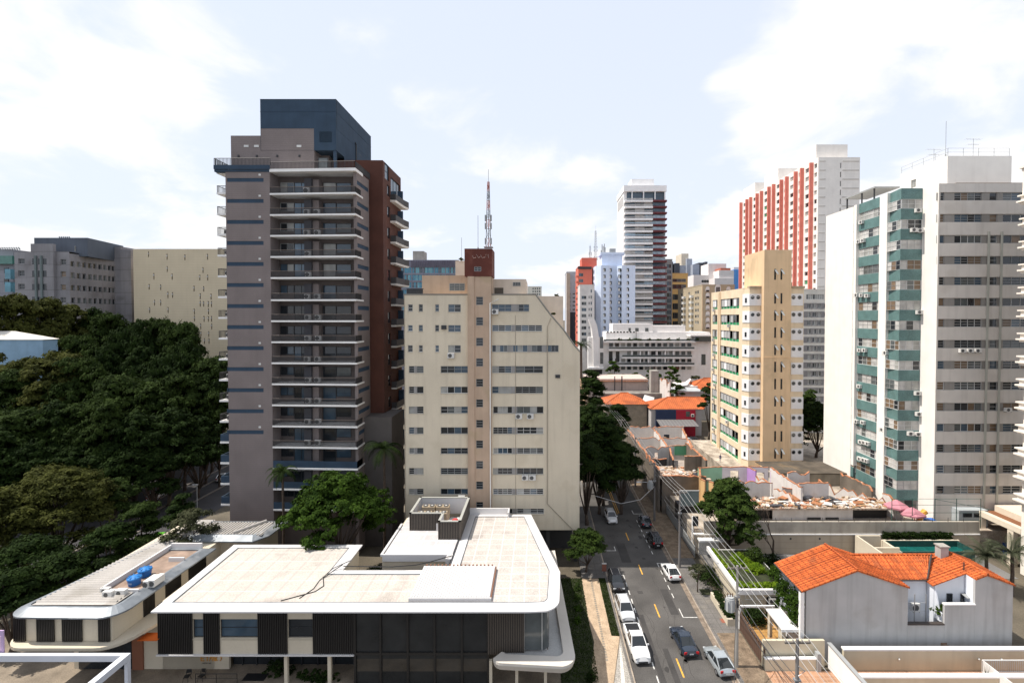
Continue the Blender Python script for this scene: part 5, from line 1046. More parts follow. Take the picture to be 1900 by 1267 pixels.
# low white block with long planted balconies
def terraces():
    Y = 200.0; S = 210/950; f = lambda a, b, c, d: rc(1030+a*S, 440+b*S, 1030+c*S, 440+d*S, Y); W = M('terrace_block_white', (0.74, 0.72, 0.70), var=.05, streak=.15); a = f(405, 870, 1330, 1500)
    t = thing('white_terrace_block', 'low white apartment block with long planted balconies and a curved sail wall', 'apartment building', ((a[0]+a[1])/2, Y+8, 0))
    MB().box(a[0], a[1], Y+1.8, Y+18, 0, a[3]).build('wall', W, t); b = f(440, 800, 1330, 872); MB().box(b[0], b[1], Y+4, Y+16, b[2]-.3, b[3]).build('top_floor', W, t); b = f(500, 728, 845, 800); MB().box(b[0], b[1], Y+5, Y+15, b[2]-.3, b[3]).build('rooftop_box', W, t); b = f(845, 745, 1130, 812); MB().box(b[0], b[1], Y+6, Y+15, b[2]-.3, b[3]).build('rooftop_box', W, t)
    for (p, q_) in ((635, 655), (693, 722), (778, 806)): g = f(p, 765, q_, 795); MB().box(g[0], g[1], Y+4.9, Y+4.99, g[2], g[3]).build('window', GL_MID, t)
    for k in range(9): g = f(445+28*k, 794, 462+28*k, 805); MB().box(g[0], g[1], Y+3.9, Y+3.99, g[2], g[3]).build('roof_vent', GL_DARK, t)
    g = f(1170, 830, 1330, 875); MB().box(g[0], g[1], Y-.5, Y+3.9, g[2], g[3]).build('roof_pavilion_glass', GL_DARK, t); g = f(1130, 818, 1330, 832); MB().box(g[0], g[1], Y-1, Y+3.9, g[2], g[3]).build('roof_pavilion_slab', W, t)
    for (y, l, r_) in ((872, 405, 1180), (938, 450, 1170), (1005, 560, 1150), (1070, 450, 1170)):
        g = f(l, y, r_, y+14); bb = MB().box(g[0], g[1], Y-.3, Y+1.79, g[2], g[3]).build('balcony', W, t); g = f(l, y-16, r_, y-1); MB().box(g[0]+.1, g[1]-.1, Y-.25, Y-.15, g[2], g[3]).build('railing', glass('rail_glass', (0.08, 0.09, 0.09)), bb)
    for j, y in enumerate((890, 960, 1022, 1085)):
        for k in range(14):
            p = 455+51*k
            if p > 1130 or (j in (1,) and k < 3): continue
            g = f(p+3, y, p+36, y+30); m = MB().box(g[0], g[1], Y+1.7, Y+1.78, g[2], g[3]); m.build('window', rng.choice([GL_DARK, GL_DARK, GL_MID, GL_PALE]), t)
    for (p, q_) in ((457, 487), (515, 545)): g = f(p, 962, q_, 1045); MB().box(g[0], g[1], Y+1.6, Y+1.69, g[2], g[3]).build('tall_window', GL_DARK, t)
    g = f(1240, 985, 1275, 1075); MB().box(g[0], g[1], Y+1.7, Y+1.79, g[2], g[3]).build('tall_window', GL_DARK, t)
    for k in range(6): p = 640+70*k; g = f(p, 955, p+10, 1060); MB().box(g[0], g[1], Y-.1, Y+1.6, g[2], g[3]).build('pillar', W, t)
    # sail wall and tall glazed corner on the left
    pts = [(278, 690), (300, 760), (312, 860), (315, 1090)]; pt2 = [(325, 690), (345, 740), (362, 840), (365, 1090)]
    m = MB(); o = lambda p: (f(p[0], p[1], p[0]+1, p[1]+1)[0], Y-3, f(p[0], p[1], p[0]+1, p[1]+1)[3])
    m.ext([o(p) for p in pts] + [o(p) for p in reversed(pt2)], (0, 5, 0)); m.build('sail_wall', W, t)
    g = f(275, 840, 400, 1240); MB().box(g[0], g[1], Y-1.5, Y+1.7, g[2], g[3]).build('corner_bay', W, t); g = f(372, 835, 400, 930); MB().box(g[0], g[1], Y-1.6, Y-1.51, g[2], g[3]).build('tall_window', GL_MID, t); g = f(374, 965, 400, 1060); MB().box(g[0], g[1], Y-1.6, Y-1.51, g[2], g[3]).build('tall_window', GL_MID, t)
    g = f(272, 1085, 400, 1100); MB().box(g[0], g[1], Y-3.5, Y-1.61, g[2], g[3]).build('corner_slab', W, t); g = f(290, 1110, 390, 1220); MB().box(g[0], g[1], Y-1.6, Y-1.51, g[2], g[3]).build('lower_glazing', GL_DARK, t)
terraces()

# ================================================================== yellow porthole tower
def yellow():
    Y = 105.0; S = 240/661; px = lambda a: 1300+a*S; py = lambda b: 440+b*S; f = lambda a, b, c, d, yy=Y: rc(px(a), py(b), px(c), py(d), yy)
    YEL = M('ochre_render', (0.66, 0.475, 0.295), streak=.30, var=.06, scale=.3, blot=((0.34, 0.27, 0.17), .35, .18)); CRM = M('cream_band', (0.70, 0.575, 0.41), streak=.3); WH = M('white_panel', (0.74, 0.74, 0.75), var=.03, streak=.08)
    zb = 3.0; zt = ZF(py(262), Y); x0, x1, x2, x3 = (XF(px(a), Y, 700) for a in (247, 314, 459, 523))
    t = thing('yellow_porthole_tower', 'ochre yellow tower with white panels, round porthole windows and a taller central shaft', 'apartment building', ((x0+x3)/2, Y+9, zb))
    xs = XF(px(211), Y+1.6, 700); Yl = Y+1.6; yend = YS(px(52), xs, 700)
    m = MB().prism([(xs, Yl), (x0, Y), (x1, Y), (x1, Y+12), (xs+1.3, Y+12), (xs+1.3, Yl+.5), (xs, Yl+.01)], zb, zt, 0).box(x2, x3, Y, Y+12, zb, zt, 0).box(x1-.01, x2+.01, Y+.02, Y+12, zb, zt-.02, 0); m.build('wall', CRM, t)
    ys = Y-1.4; a0, a1 = XF(px(320), ys, 700), XF(px(459), ys, 700); zs = ZF(py(65), ys)
    sh = MB(); hl = []
    for j in range(11):
        yb = 168 if j == 0 else 290+87.5*(j-1)+(4 if j > 7 else 0)
        for c in (376, 408): h = f(c, yb-4 if j else 162, c+10, yb+50, ys); hl.append(h)
    wall(sh, 'F', ys, a0, a1, zb, zs, hl, .3); yb2 = YS(px(240), a0, 500)
    sh.quad((a0, ys, zb), (a0, Y-.01, zb), (a0, Y-.01, zt), (a0, ys, zt)).quad((a1, ys, zb), (a1, Y-.01, zb), (a1, Y-.01, zt), (a1, ys, zt))
    sh.quad((a0, ys, zt), (a0, ys+10, zt), (a0, ys+10, zs), (a0, ys, zs)).quad((a1, ys, zt), (a1, ys+10, zt), (a1, ys+10, zs), (a1, ys, zs)).quad((a0, ys, zs), (a1, ys, zs), (a1, ys+10, zs), (a0, ys+10, zs)).quad((a0, ys+10, zt), (a1, ys+10, zt), (a1, ys+10, zs), (a0, ys+10, zs))
    sh.box(a0-.12, a1+.1, ys-.12, ys-.003, ZF(py(616)+.3, ys), ZF(py(614)-.3, ys)); sh.build('central_shaft', YEL, t)
    for h in hl:
        window(t, 'F', ys, *h, 1, 2, FR_DARK, [GL_DARK], dep=.12, name='shaft_window', fw=.07)
    op = MB()
    tl = []
    for h in hl:
        if rng.random() < .6: MB().ext([(h[0], ys-.01, (h[2]+h[3])/2+.1), (h[1], ys-.01, (h[2]+h[3])/2+.1), (h[1], ys-.01, h[3]), (h[0], ys-.01, h[3])], (0.0, .03, 0)) ; tl.append(h)
    for h in tl[:14]: m = MB(); zz = (h[2]+h[3])/2; m.quad((h[0], ys+.1, h[3]-.05), (h[1], ys+.1, h[3]-.05), (h[1]+.35, ys-.55, zz), (h[0]+.35, ys-.55, zz)); m.build('tilted_sash', FR_GREY, t)
    # white porthole panels on both flanks and the chamfer
    for j in range(10):
        ya = 290+87.7*j; 
        h = f(247, ya, 313, ya+60); m = MB().box(h[0]+.03, h[1]-.08, Y-.14, Y-.004, h[2], h[3]); m.build('white_panel', WH, t)
        h2 = f(461, ya, 523, ya+60); MB().box(h2[0], h2[1]-.02, Y-.14, Y-.004, h2[2], h2[3]).build('white_panel', WH, t)
        d = Vector((x0-xs, Y-Yl)); L_ = d.length; d.normalize(); MB().ext([(xs+.01, Yl-.003, h[2]), (x0+.02, Y-.003, h[2]), (x0+.02, Y-.003, h[3]), (xs+.01, Yl-.003, h[3])], (-.08, -.10, 0)).build('white_panel', WH, t)
        for c in (264, 293, 473, 504):
            g = f(c, ya+17, c+1, ya+18); r = .37; mm = MB().disc((g[0], Y-.148, g[2]), 'y', r*.98, 18, 1).tube([(g[0], Y-.16, g[2]), (g[0], Y-.141, g[2])], [r*.0+.001, r*.0+.001], 3, 1)
            # ring
            for k in range(18):
                a, b = 2*math.pi*k/18, 2*math.pi*(k+1)/18; mm.quad((g[0]+r*math.cos(a), Y-.20, g[2]+r*math.sin(a)), (g[0]+r*math.cos(b), Y-.20, g[2]+r*math.sin(b)), (g[0]+(r+.09)*math.cos(b), Y-.145, g[2]+(r+.09)*math.sin(b)), (g[0]+(r+.09)*math.cos(a), Y-.145, g[2]+(r+.09)*math.sin(a)), 0)
            if rng.random() < .25: mm.box(g[0]-.25, g[0]+.25, Y-.153, Y-.149, g[2]+.05, g[2]+.12, 2)
            mm.build('porthole', [FR_GREY, GL_DARK, FR_WHITE], t)
        u = .5; q = (xs+d.x*L_*u-.09, Yl+d.y*L_*u-.11); MB().obox((q[0], q[1], (h[2]+h[3])/2-.1), (.45, .06, 1.0), math.atan2(d.y, d.x)).build('small_window', GL_DARK, t)
    cap = MB().box(x0-.1, x1+.02, Y-.22, Y+1, zt, zt+.5).box(x2, x3+.1, Y-.22, Y+1, zt, zt+.5); cap.build('cap', M('stained_cap', (0.42, 0.34, 0.24), streak=.6, blot=((.12, .1, .08), .7, .5)), t)
    # left facade: loggias with louvres and green parapets
    GREEN = M('green_parapet', (0.02, 0.22, 0.09), var=.15); LOU = M('grey_louvre', (0.42, 0.42, 0.42), tile=((2, .22, (.25, .25, .25), .07),)); hs = []
    ya, yb_, yc, yd = (YS(px(a), xs, 700) for a in (194, 100, 83, 58))
    fl = 87.5*S*Y/900
    for j in range(10):
        z0 = ZF(py(362+87.6*j), Y+1.6)-.1; z1 = z0+fl*.66; hs += [(ya, yb_, z0, z1), (yc, yd, z0, z1)]
    w = MB(); wall(w, 'L', xs, Yl, yend, zb, zt+.1, hs, .9); w.quad((xs, yend, zb), (xs+8, yend, zb), (xs+8, yend, zt), (xs, yend, zt)).quad((xs, Yl, zt+.1), (xs, yend, zt+.1), (x1, yend, zt+.1), (x1, Yl, zt+.1)); w.build('side_wall', CRM, t)
    for k, (a, b, z0, z1) in enumerate(hs):
        n = 6 if k % 2 == 0 else 3; gr = MB().box(xs+.32, xs+.38, a, b, z0, z0+.26*(z1-z0)); p = gr.build('green_parapet', GREEN, t); lo = MB()
        MB().box(xs+.84, xs+.89, a, b, z0, z1).build('loggia_shade', GL_DARK, t)
        for i in range(n):
            if rng.random() < (.25 if k % 2 == 0 else .3) and i < n-1: continue
            if k % 2 == 0 and i == 0: continue
            s0, s1 = a+(b-a)*i/n, a+(b-a)*(i+.93)/n; 
            MB().box(xs+.18, xs+.24, s0, s1, z0+.27*(z1-z0), z1-.02).build('louvre', LOU if rng.random() < .6 else WH, t)
        rl = MB()
        for i in range(n+1): yy = a+(b-a)*i/n; rl.box(xs+.05, xs+.12, yy-.04, yy+.04, z0, z1)
        rl.box(xs+.02, xs+.1, a, b, z0-.05, z0+.04); rl.build('loggia_frame', FR_WHITE, t)
    for k in range(9): a, b, z0, z1 = hs[2*k+rng.choice((0, 1))]; ac_unit(t, 'L', xs, (a+b)/2+rng.uniform(-1, 1), z0-.5, .9, .7, .5)
    dp = MB(); 
    for pp in (100, 92): yy = YS(px(pp), xs, 700); dp.cyl(xs-.1, yy-.05, zb, zt, .08, 6)
    dp.build('drain_pipe', YEL, t)
yellow()

# ================================================================== white and teal apartment block
def teal():
    Yf = 76.0; X2 = XF(1737, Yf, 650); Ya = YS(1704.5, X2, 650); X1 = XF(1671, Ya, 650); zt = ZF(340.5, Yf); zb = 3.2
    ys = [YS(p, X1, 640) for p in (1530, 1581, 1588, 1591, 1634, 1648, 1671)]
    GW = M('grey_white_render', (0.62, 0.58, 0.53), streak=.28, var=.05, blot=((0.40, 0.35, 0.29), .25, .2)); WH = M('warm_white_render', (0.78, 0.75, 0.70), streak=.12, var=.04); TE = M('teal_mosaic', (0.10, 0.185, 0.178), 0.5, var=.16, scale=.8, streak=.12, fine=.35); GP = M('grey_strip', (0.27, 0.255, 0.235), streak=.3)
    t = thing('teal_banded_block', 'white apartment block with teal mosaic spandrels, stepped side and grey window strips', 'apartment building', (X2+8, Yf+10, zb))
    # front face
    base = [357, 397.2, 436.2, 475.3, 513.9, 552.8, 591.7, 630.7, 669.5, 708.4, 747.3, 785.8, 824.3, 862.8, 901.3]; XE = XF(1960, Yf, 650)
    q = lambda a, b, c, d: rc(a, b, c, d, Yf); strips = [(X2+.25, XE, ZF(y+15.2, Yf), ZF(y, Yf)) for y in base]
    w = MB(); wall(w, 'F', Yf, X2, XE, zb, zt, strips, .12); w.quad((X2, Yf, zt), (XE, Yf, zt), (XE, Yf+24, zt), (X2, Yf+24, zt)); w.build('front_wall', GW, t)
    for k, (y, s) in enumerate(zip(base, strips)):
        wins = [(1739.8, 1753, 1, 3), (1772, 1823, 4, 3), (1837.5, 1851.5, 1, 2), (1862, 1912, 3, 3)]; hs = [q(a, y+.3, b, y+14.9) for a, b, _, _ in wins]
        g = MB(); wall(g, 'F', Yf+.11, s[0]-.2, s[1], s[2]-.02, s[3]+.02, hs, .12); g.build('grey_strip', GP, t)
        for h, (_, _, c, r) in zip(hs, wins): window(t, 'F', Yf+.11, *h, c, r if rng.random() < .75 else 1, rng.choice([FR_GREY, FR_ALU, FR_GREY, FR_WHITE]), [GL_DARK, GL_DARK, GL_MID, GL_BLUE, GL_WARM], dep=.10)
    m = MB()
    for p in (1830.5, 1854.5): x = XF(p, Yf, 650); m.box(x-.16, x+.16, Yf-.1, Yf-.003, zb, ZF(430, Yf))
    m.build('pilaster_strips', M('pale_green_grey', (0.42, 0.42, 0.37), streak=.3), t)
    for p, y in ((1783, 648), (1797, 648), (1811, 648), (1867, 757)): ac_unit(t, 'F', Yf, XF(p, Yf, y), ZF(y+6, Yf), .95, .62, .5)
    # side faces: plain white fin, teal bays, facet
    s = MB(); s.quad((X2, Yf, zb), (X2, Ya, zb), (X2, Ya, zt), (X2, Yf, zt)); s.quad((X1, ys[0], zb), (X1, ys[1], zb), (X1, ys[1], zt), (X1, ys[0], zt)); s.quad((X1, ys[0], zb), (X1+20, ys[0], zb), (X1+20, ys[0], zt), (X1, ys[0], zt)); s.quad((X1, Ya, zt-.02), (X1+15, Ya, zt-.02), (X1+15, ys[0], zt-.02), (X1, ys[0], zt-.02)); s.build('side_wall', WH, t)
    p = MB(); p.box(X1-.5, X1+.6, ys[3]+.0, ys[2]-.0+.25, zb+5, zt).box(X1-.5, X1+.6, ys[5], ys[4], zb, zt+.1); p.build('white_pilaster', WH, t)
    m = MB(); m.box(X1-.03, X1+.2, Yf+.05, Yf+.1, zb, zb+.1); 
    z_t = ZF(350.5, Ya); fz = 38.9*Yf/900; bands = [(z_t-fz*j-1.75, z_t-fz*j) for j in range(16)]; 
    for j, (b0, b1) in enumerate(bands):
        w0 = b0-fz+1.75
        tb = MB().box(X1-.02, X1+.3, ys[4]+.01, ys[3]-.01, b0, b1).box(X1-.02, X1+.3, ys[2]+.26, ys[1], b0, b1).prism([(X1-.55, Ya-.35), (X2-.02, Ya-.35), (X2-.02, Ya+.3), (X1+.3, Ya+.3), (X1+.3, ys[5]-.01), (X1-.02, ys[5]-.01)], b0, b1); tb.build('teal_spandrel', TE, t)
        if j == 15: continue
        GT = [GL_WHITE, GL_WHITE, GL_PALE, GL_WHITE, GL_WARM, GL_DARK, GL_MID] if j > 2 else [GL_WHITE, GL_DARK, GL_WHITE, GL_PALE]
        fm = rng.choice([FR_WHITE, FR_WHITE, FR_ALU])
        window(t, 'L', X1+.05, ys[4]+.02, ys[3]-.02, w0, b0, 5, 2, fm, GT, dep=.06)
        window(t, 'L', X1+.05, ys[2]+.27, ys[1], w0, b0, 1, 2, fm, GT, dep=.06)
        window(t, 'F', Ya-.32, X1-.5, X2-.04, w0, b0, 3, 2, rng.choice([FR_WHITE, FR_ALU]), GT, dep=.02)
        window(t, 'L', X1-.45, Ya-.3, ys[5]-.02, w0, b0, 3, 2, fm, GT, dep=.02)
        bk = MB().box(X1+.25, X1+.29, ys[6], ys[1], w0, b0); bk.build('inner_wall', GP, t)
    for (pp, yy) in ((1601, 411), (1596, 447), (1604, 445), (1592, 546), (1602, 546), (1612, 547), (1598, 648), (1607, 648), (1597, 715), (1592, 780), (1604, 782), (1600, 818), (1606, 819), (1613, 821), (1598, 849), (1605, 851), (1611, 853), (1646, 653), (1640, 795)): ac_unit(t, 'L', X1-.03, YS(pp, X1, yy), YZ(pp, yy+5, X1)[1], .95, .65, .5)
    for (pp, yy) in ((1698, 391), (1690, 427), (1701, 428), (1700, 578), (1697, 727), (1699, 765), (1684, 801), (1698, 802)): ac_unit(t, 'F', Ya-.36, XF(pp, Ya, yy), ZF(yy+5, Ya), .95, .65, .5)
    # penthouse
    Yp = 78.2; xp0, xp1 = XF(1758, Yp, 310), XF(1877, Yp, 310); yb = YS(1671, xp0, 310); z0, z1 = zt-.1, ZF(289.5, Yp)
    ph = MB(); sw = (YS(1700, xp0, 320), YS(1690.5, xp0, 320), z1-3.2, z1-1.8); wall(ph, 'L', xp0, Yp, yb, z0, z1, [sw], .15); ph.quad((xp0, Yp, z0), (xp1, Yp, z0), (xp1, Yp, z1), (xp0, Yp, z1)).quad((xp0, Yp, z1), (xp1, Yp, z1), (xp1, yb, z1), (xp0, yb, z1)).quad((xp0, yb, z0), (xp1, yb, z0), (xp1, yb, z1), (xp0, yb, z1)).quad((xp1, Yp, z0), (xp1, yb, z0), (xp1, yb, z1), (xp1, Yp, z1)); ph.build('penthouse', WH, t); window(t, 'L', xp0, *sw, 2, 4, FR_GREY, [GL_PALE])
    MB().box(xp0-.1, xp1+1.5, Yf+.4, Yp-.05, zt+.01, zt+.22).build('penthouse_ledge', M('ledge_brown', (0.25, 0.2, 0.16)), t)
    y0c, y1c = YS(1670, xp0-3, 340), YS(1637, xp0-3, 340); MB().box(xp0-4.6, xp0-.02, yb+.1, yb+9, zt+2.6, zt+2.85).build('terrace_canopy', FR_GREY, t)
    for yy in (yb+.6, yb+4, yb+8.4): MB().box(xp0-4.3, xp0-4.1, yy, yy+.2, zt, zt+2.59).build('canopy_post', FR_DARK, t)
    r = MB(); pts = [(xp0+.2, yb), (xp0+.2, Yp+.2), (xp1-.2, Yp+.2)]
    for a, b in zip(pts, pts[1:]):
        for k in range(5): r.cyl(a[0]+(b[0]-a[0])*k/4, a[1]+(b[1]-a[1])*k/4, z1, z1+1.3, .035, 4)
        for h in (.65, 1.28): r.tube([(*a, z1+h), (*b, z1+h)], .022, 4)
    r.build('roof_railing', FR_GREY, t); MB().box(XF(1796, 82, 285), XF(1803, 82, 285), 82, 82.6, z1, z1+.95).build('chimney', M('chimney_brick', (0.3, 0.2, 0.17)), t)
    MB().box(X2-.2, XE, Yf-1.6, Yf-.005, zb, zb+.01).build('base_ledge', GP, t)
    # ground-floor lean-to with glass and small windows
    a = q(1660, 938, 1740, 975); b = q(1765, 940, 1818, 975); MB().box(b[0], b[1], 74.6, Yf-.02, 3.4, b[3]).build('ground_floor_annex', M('annex_grey_blue', (0.35, 0.38, 0.39)), t)
    for pa in (1772, 1792): c = q(pa, 945, pa+16, 952); MB().box(c[0], c[1], 74.5, 74.59, c[2], c[3]).build('annex_window', GL_DARK, t)
    MB().box(q(1706, 930, 1720, 968)[0], q(1706, 930, 1720, 968)[1], Ya-.5, Ya-.36, 3.4, 5.9).build('doorway', BLACK, t)
    return t, zt, z1
_t, TZ, TZ1 = teal()
def tv_aerial(px, py, Y, z0, label):
    x, z = XZ(px, py, Y); m = MB().cyl(x, Y, z0, z+.4, .03, 5)
    for k, (dz, L_) in enumerate(((0.3, 1.3), (-.6, 1.0))):
        m.tube([(x-L_, Y-.1, z+dz), (x+L_, Y+.1, z+dz+.06*k)], .025, 4)
        for i in range(6): xx = x-L_+2*L_*i/5; m.tube([(xx, Y-.35, z+dz), (xx, Y+.35, z+dz)], .015, 3)
    tag(m.build('tv_aerial', FR_GREY), label, 'aerial')
tv_aerial(1733, 281, 84, TZ1, 'roof TV aerial over the left edge of the teal block penthouse'); tv_aerial(1806, 262, 83, TZ1, 'roof TV aerial beside the small chimney on the teal block'); whip(1754.5, 225, 290, 79, 'tall thin whip aerial at the front corner of the teal block penthouse')

# ================================================================== cream balcony block at the right edge and its portico
def edge_block():
    W = M('ivory_render', (0.76, 0.70, 0.62), streak=.1, var=.04); Yb, x = 68.0, 67.6; t = thing('ivory_balcony_block', 'ivory apartment block with moulded balcony slabs cut by the right picture edge', 'apartment building', (x+5, Yb-4, 0)); zz = lambda py: ZF(py, Yb)
    MB().box(x, x+12, Yb-9, Yb-.6, 0, zz(312)).build('wall', W, t)
    MB().box(x-.75, x+12, Yb-9, Yb, zz(314), zz(310)).box(x-.55, x+12, Yb-9, Yb-.2, zz(319), zz(314.5)).build('cornice', W, t)
    MB().box(x-.5, x-.01, Yb-7, Yb-.3, zz(376), zz(319.5)).build('top_bay', W, t)
    a = MB().box(x-.58, x-.51, Yb-2.2, Yb-.8, zz(356), zz(343), 0); a.disc((x-.55, Yb-1.5, zz(343)), 'x', .7, 14, 0); a.build('arched_window', GL_DARK, t)
    for k in range(14):
        z = zz(381+42.2*k); s = .6 if k else .9; m = MB().box(x-s, x+11, Yb-9, Yb-.35, z, z+.28).box(x-s-.25, x+11, Yb-9.1, Yb-.1, z+.285, z+.5).box(x-s+.1, x+11, Yb-9, Yb-.4, z+.505, z+1.1).box(x-s-.15, x+11, Yb-9.1, Yb-.15, z+1.105, z+1.3); m.build('balcony', W, t)
        window(t, 'L', x-.02, Yb-6, Yb-1, z+1.4, z+2.9, 3, 1, FR_WHITE, [GL_BLUE, GL_MID], dep=-.05)
edge_block()
def portico():
    C = M('portico_cream', (0.66, 0.58, 0.46), streak=.12, var=.04); X = 68.3; t = thing('cream_portico', 'cream entrance portico with square openings and a brown roof, beside the palms', 'portico', (X+2, 68, 0)); z1 = 6.0
    MB().box(X, X+.7, 74.2, 75.4, 0, z1-.8).build('pillar', C, t); MB().box(X, X+.7, 69.2, 70.1, 0, z1-.8).build('pillar', C, t); MB().box(X-.05, X+.75, 68.1, 75.5, z1-.79, z1).build('beam', C, t); MB().box(X+.76, X+9, 68.2, 75.5, z1-.5, z1-.35).build('roof', M('brown_roof', (0.20, 0.085, 0.04)), t); MB().box(X+4.2, X+4.6, 68.3, 75.4, 0, z1-.51).build('rear_wall', CREAM, t); MB().box(X+3.0, X+9, 69, 75.3, z1-.34, z1+.6).build('parapet', C, t)
    MB().box(X+2.5, X+4.1, 72.5, 73.5, 0, 1.6).build('blue_bin', flat('bin_blue', (0.01, 0.05, 0.2)), t)
portico()

# ================================================================== retaining wall, pool, hedges
WALLB = M('beige_wall', (0.40, 0.335, 0.255), streak=.35, var=.1, scale=.3, tile=((2, .9, (.30, .25, .19), .05),)); WALLC = M('stained_concrete_wall', (0.40, 0.36, 0.30), streak=.5, var=.12, blot=((.22, .19, .16), .4, .4))
t_ = thing('retaining_wall', 'long two-tone wall, bare concrete above and beige below, under the demolition site', 'wall', (46, 73, 0)); _xa, _xb = XF(1287, 73, 990), XF(1818, 73, 990)
MB().box(_xa, _xb, 73, 73.35, 0, ZF(990, 73)-.15).build('lower_wall', WALLB, t_); MB().box(_xa, _xb, 72.9, 73.38, ZF(990, 73)-.149, ZF(990, 73)).build('string_course', TRIM_WHITE, t_); MB().box(_xa+1.6, _xb, 73.05, 73.36, ZF(990, 73)+.002, ZF(968, 73)).build('upper_wall', WALLC, t_)
for px in (1467, 1521): x, z = XZ(px, 999, 72.98); MB().disc((x, 72.97, z), 'y', .16, 10).build('wall_lamp', FR_DARK, t_)
_m = MB()
for k in range(13): x = XF(1440+k*29, 73.1, 965); _m.tube([(x, 73.1, ZF(968, 73)), (x-.25, 72.8, ZF(968, 73)+.75)], .03, 4)
for h in (.35, .7): _m.tube([(XF(1440, 73.1), 73.1-h*.4, ZF(968, 73)+h), (XF(1790, 73.1), 73.1-h*.4, ZF(968, 73)+h)], .012, 3)
_m.build('barbed_wire_posts', FR_DARK, t_)
t_ = thing('white_side_gate', 'white metal gate with a slim canopy set in the beige wall by the pavement', 'gate', (25.5, 72.7, 0)); a = rc(1296, 1000, 1333, 1028, 72.9); MB().box(a[0], a[1], 72.75, 72.95, 0.05, a[3]).build('gate_leaf', M('gate_white', (0.60, 0.58, 0.54), streak=.4, blot=((.2, .18, .16), .5, 1.2)), t_); MB().box(a[0]-.2, a[1]+.5, 71.8, 72.9, a[3]+.05, a[3]+.28).build('canopy', TRIM_WHITE, t_); MB().box(a[1]+.25, a[1]+.5, 71.9, 72.1, 0, a[3]+.04).build('post', WALLB, t_)
t_ = thing('swimming_pool', 'raised teal tiled pool with a cream rim behind the orange-roofed house', 'pool', (52, 68, 0)); PT_ = M('pool_tile', (0.022, 0.075, 0.066), .3, var=.3, scale=3.0, fine=.4); _px0, _px1 = XF(1642, 72, 1010), XF(1776, 72, 1010)
MB().box(_px0, _px1, 69.0, 69.29, 0, 2.3).quad((_px0, 72, 1.4), (_px1, 72, 1.4), (_px1, 72, 2.5), (_px0, 72, 2.5)).quad((_px0, 69.3, 1.4), (_px0, 72, 1.4), (_px0, 72, 2.5), (_px0, 69.3, 2.5)).quad((_px1, 69.3, 1.4), (_px1, 72, 1.4), (_px1, 72, 2.5), (_px1, 69.3, 2.5)).build('tiled_wall', PT_, t_)
MB().quad((_px0, 69.3, 1.62), (_px1, 69.3, 1.62), (_px1, 72, 1.62), (_px0, 72, 1.62)).build('pool_water', glass('pool_water', (0.008, 0.085, 0.075), .03), t_); MB().box(_px0-.4, _px1+.4, 72.01, 72.35, 0, 2.55).box(_px0-3.2, _px0-.01, 62, 68.5, 0, 2.3).box(_px0-.35, _px0-.01, 68.5, 72, 0, 2.5).build('pool_rim', CREAM, t_); MB().box(_px0-4.1, _px0-3.85, 66, 72.6, 0, 3.1).box(_px0-3.84, _px0-.4, 72.3, 72.6, 0, 3.1).box(_px0-3.84, _px0-.4, 68.5, 68.75, 0, 3.1).build('planter_wall', CREAM, t_)
struct(MB().box(24.5, 66, 66, 72.9, -.3, .02), 'courtyard', M('courtyard_grey', (0.16, 0.155, 0.15), fine=.3))

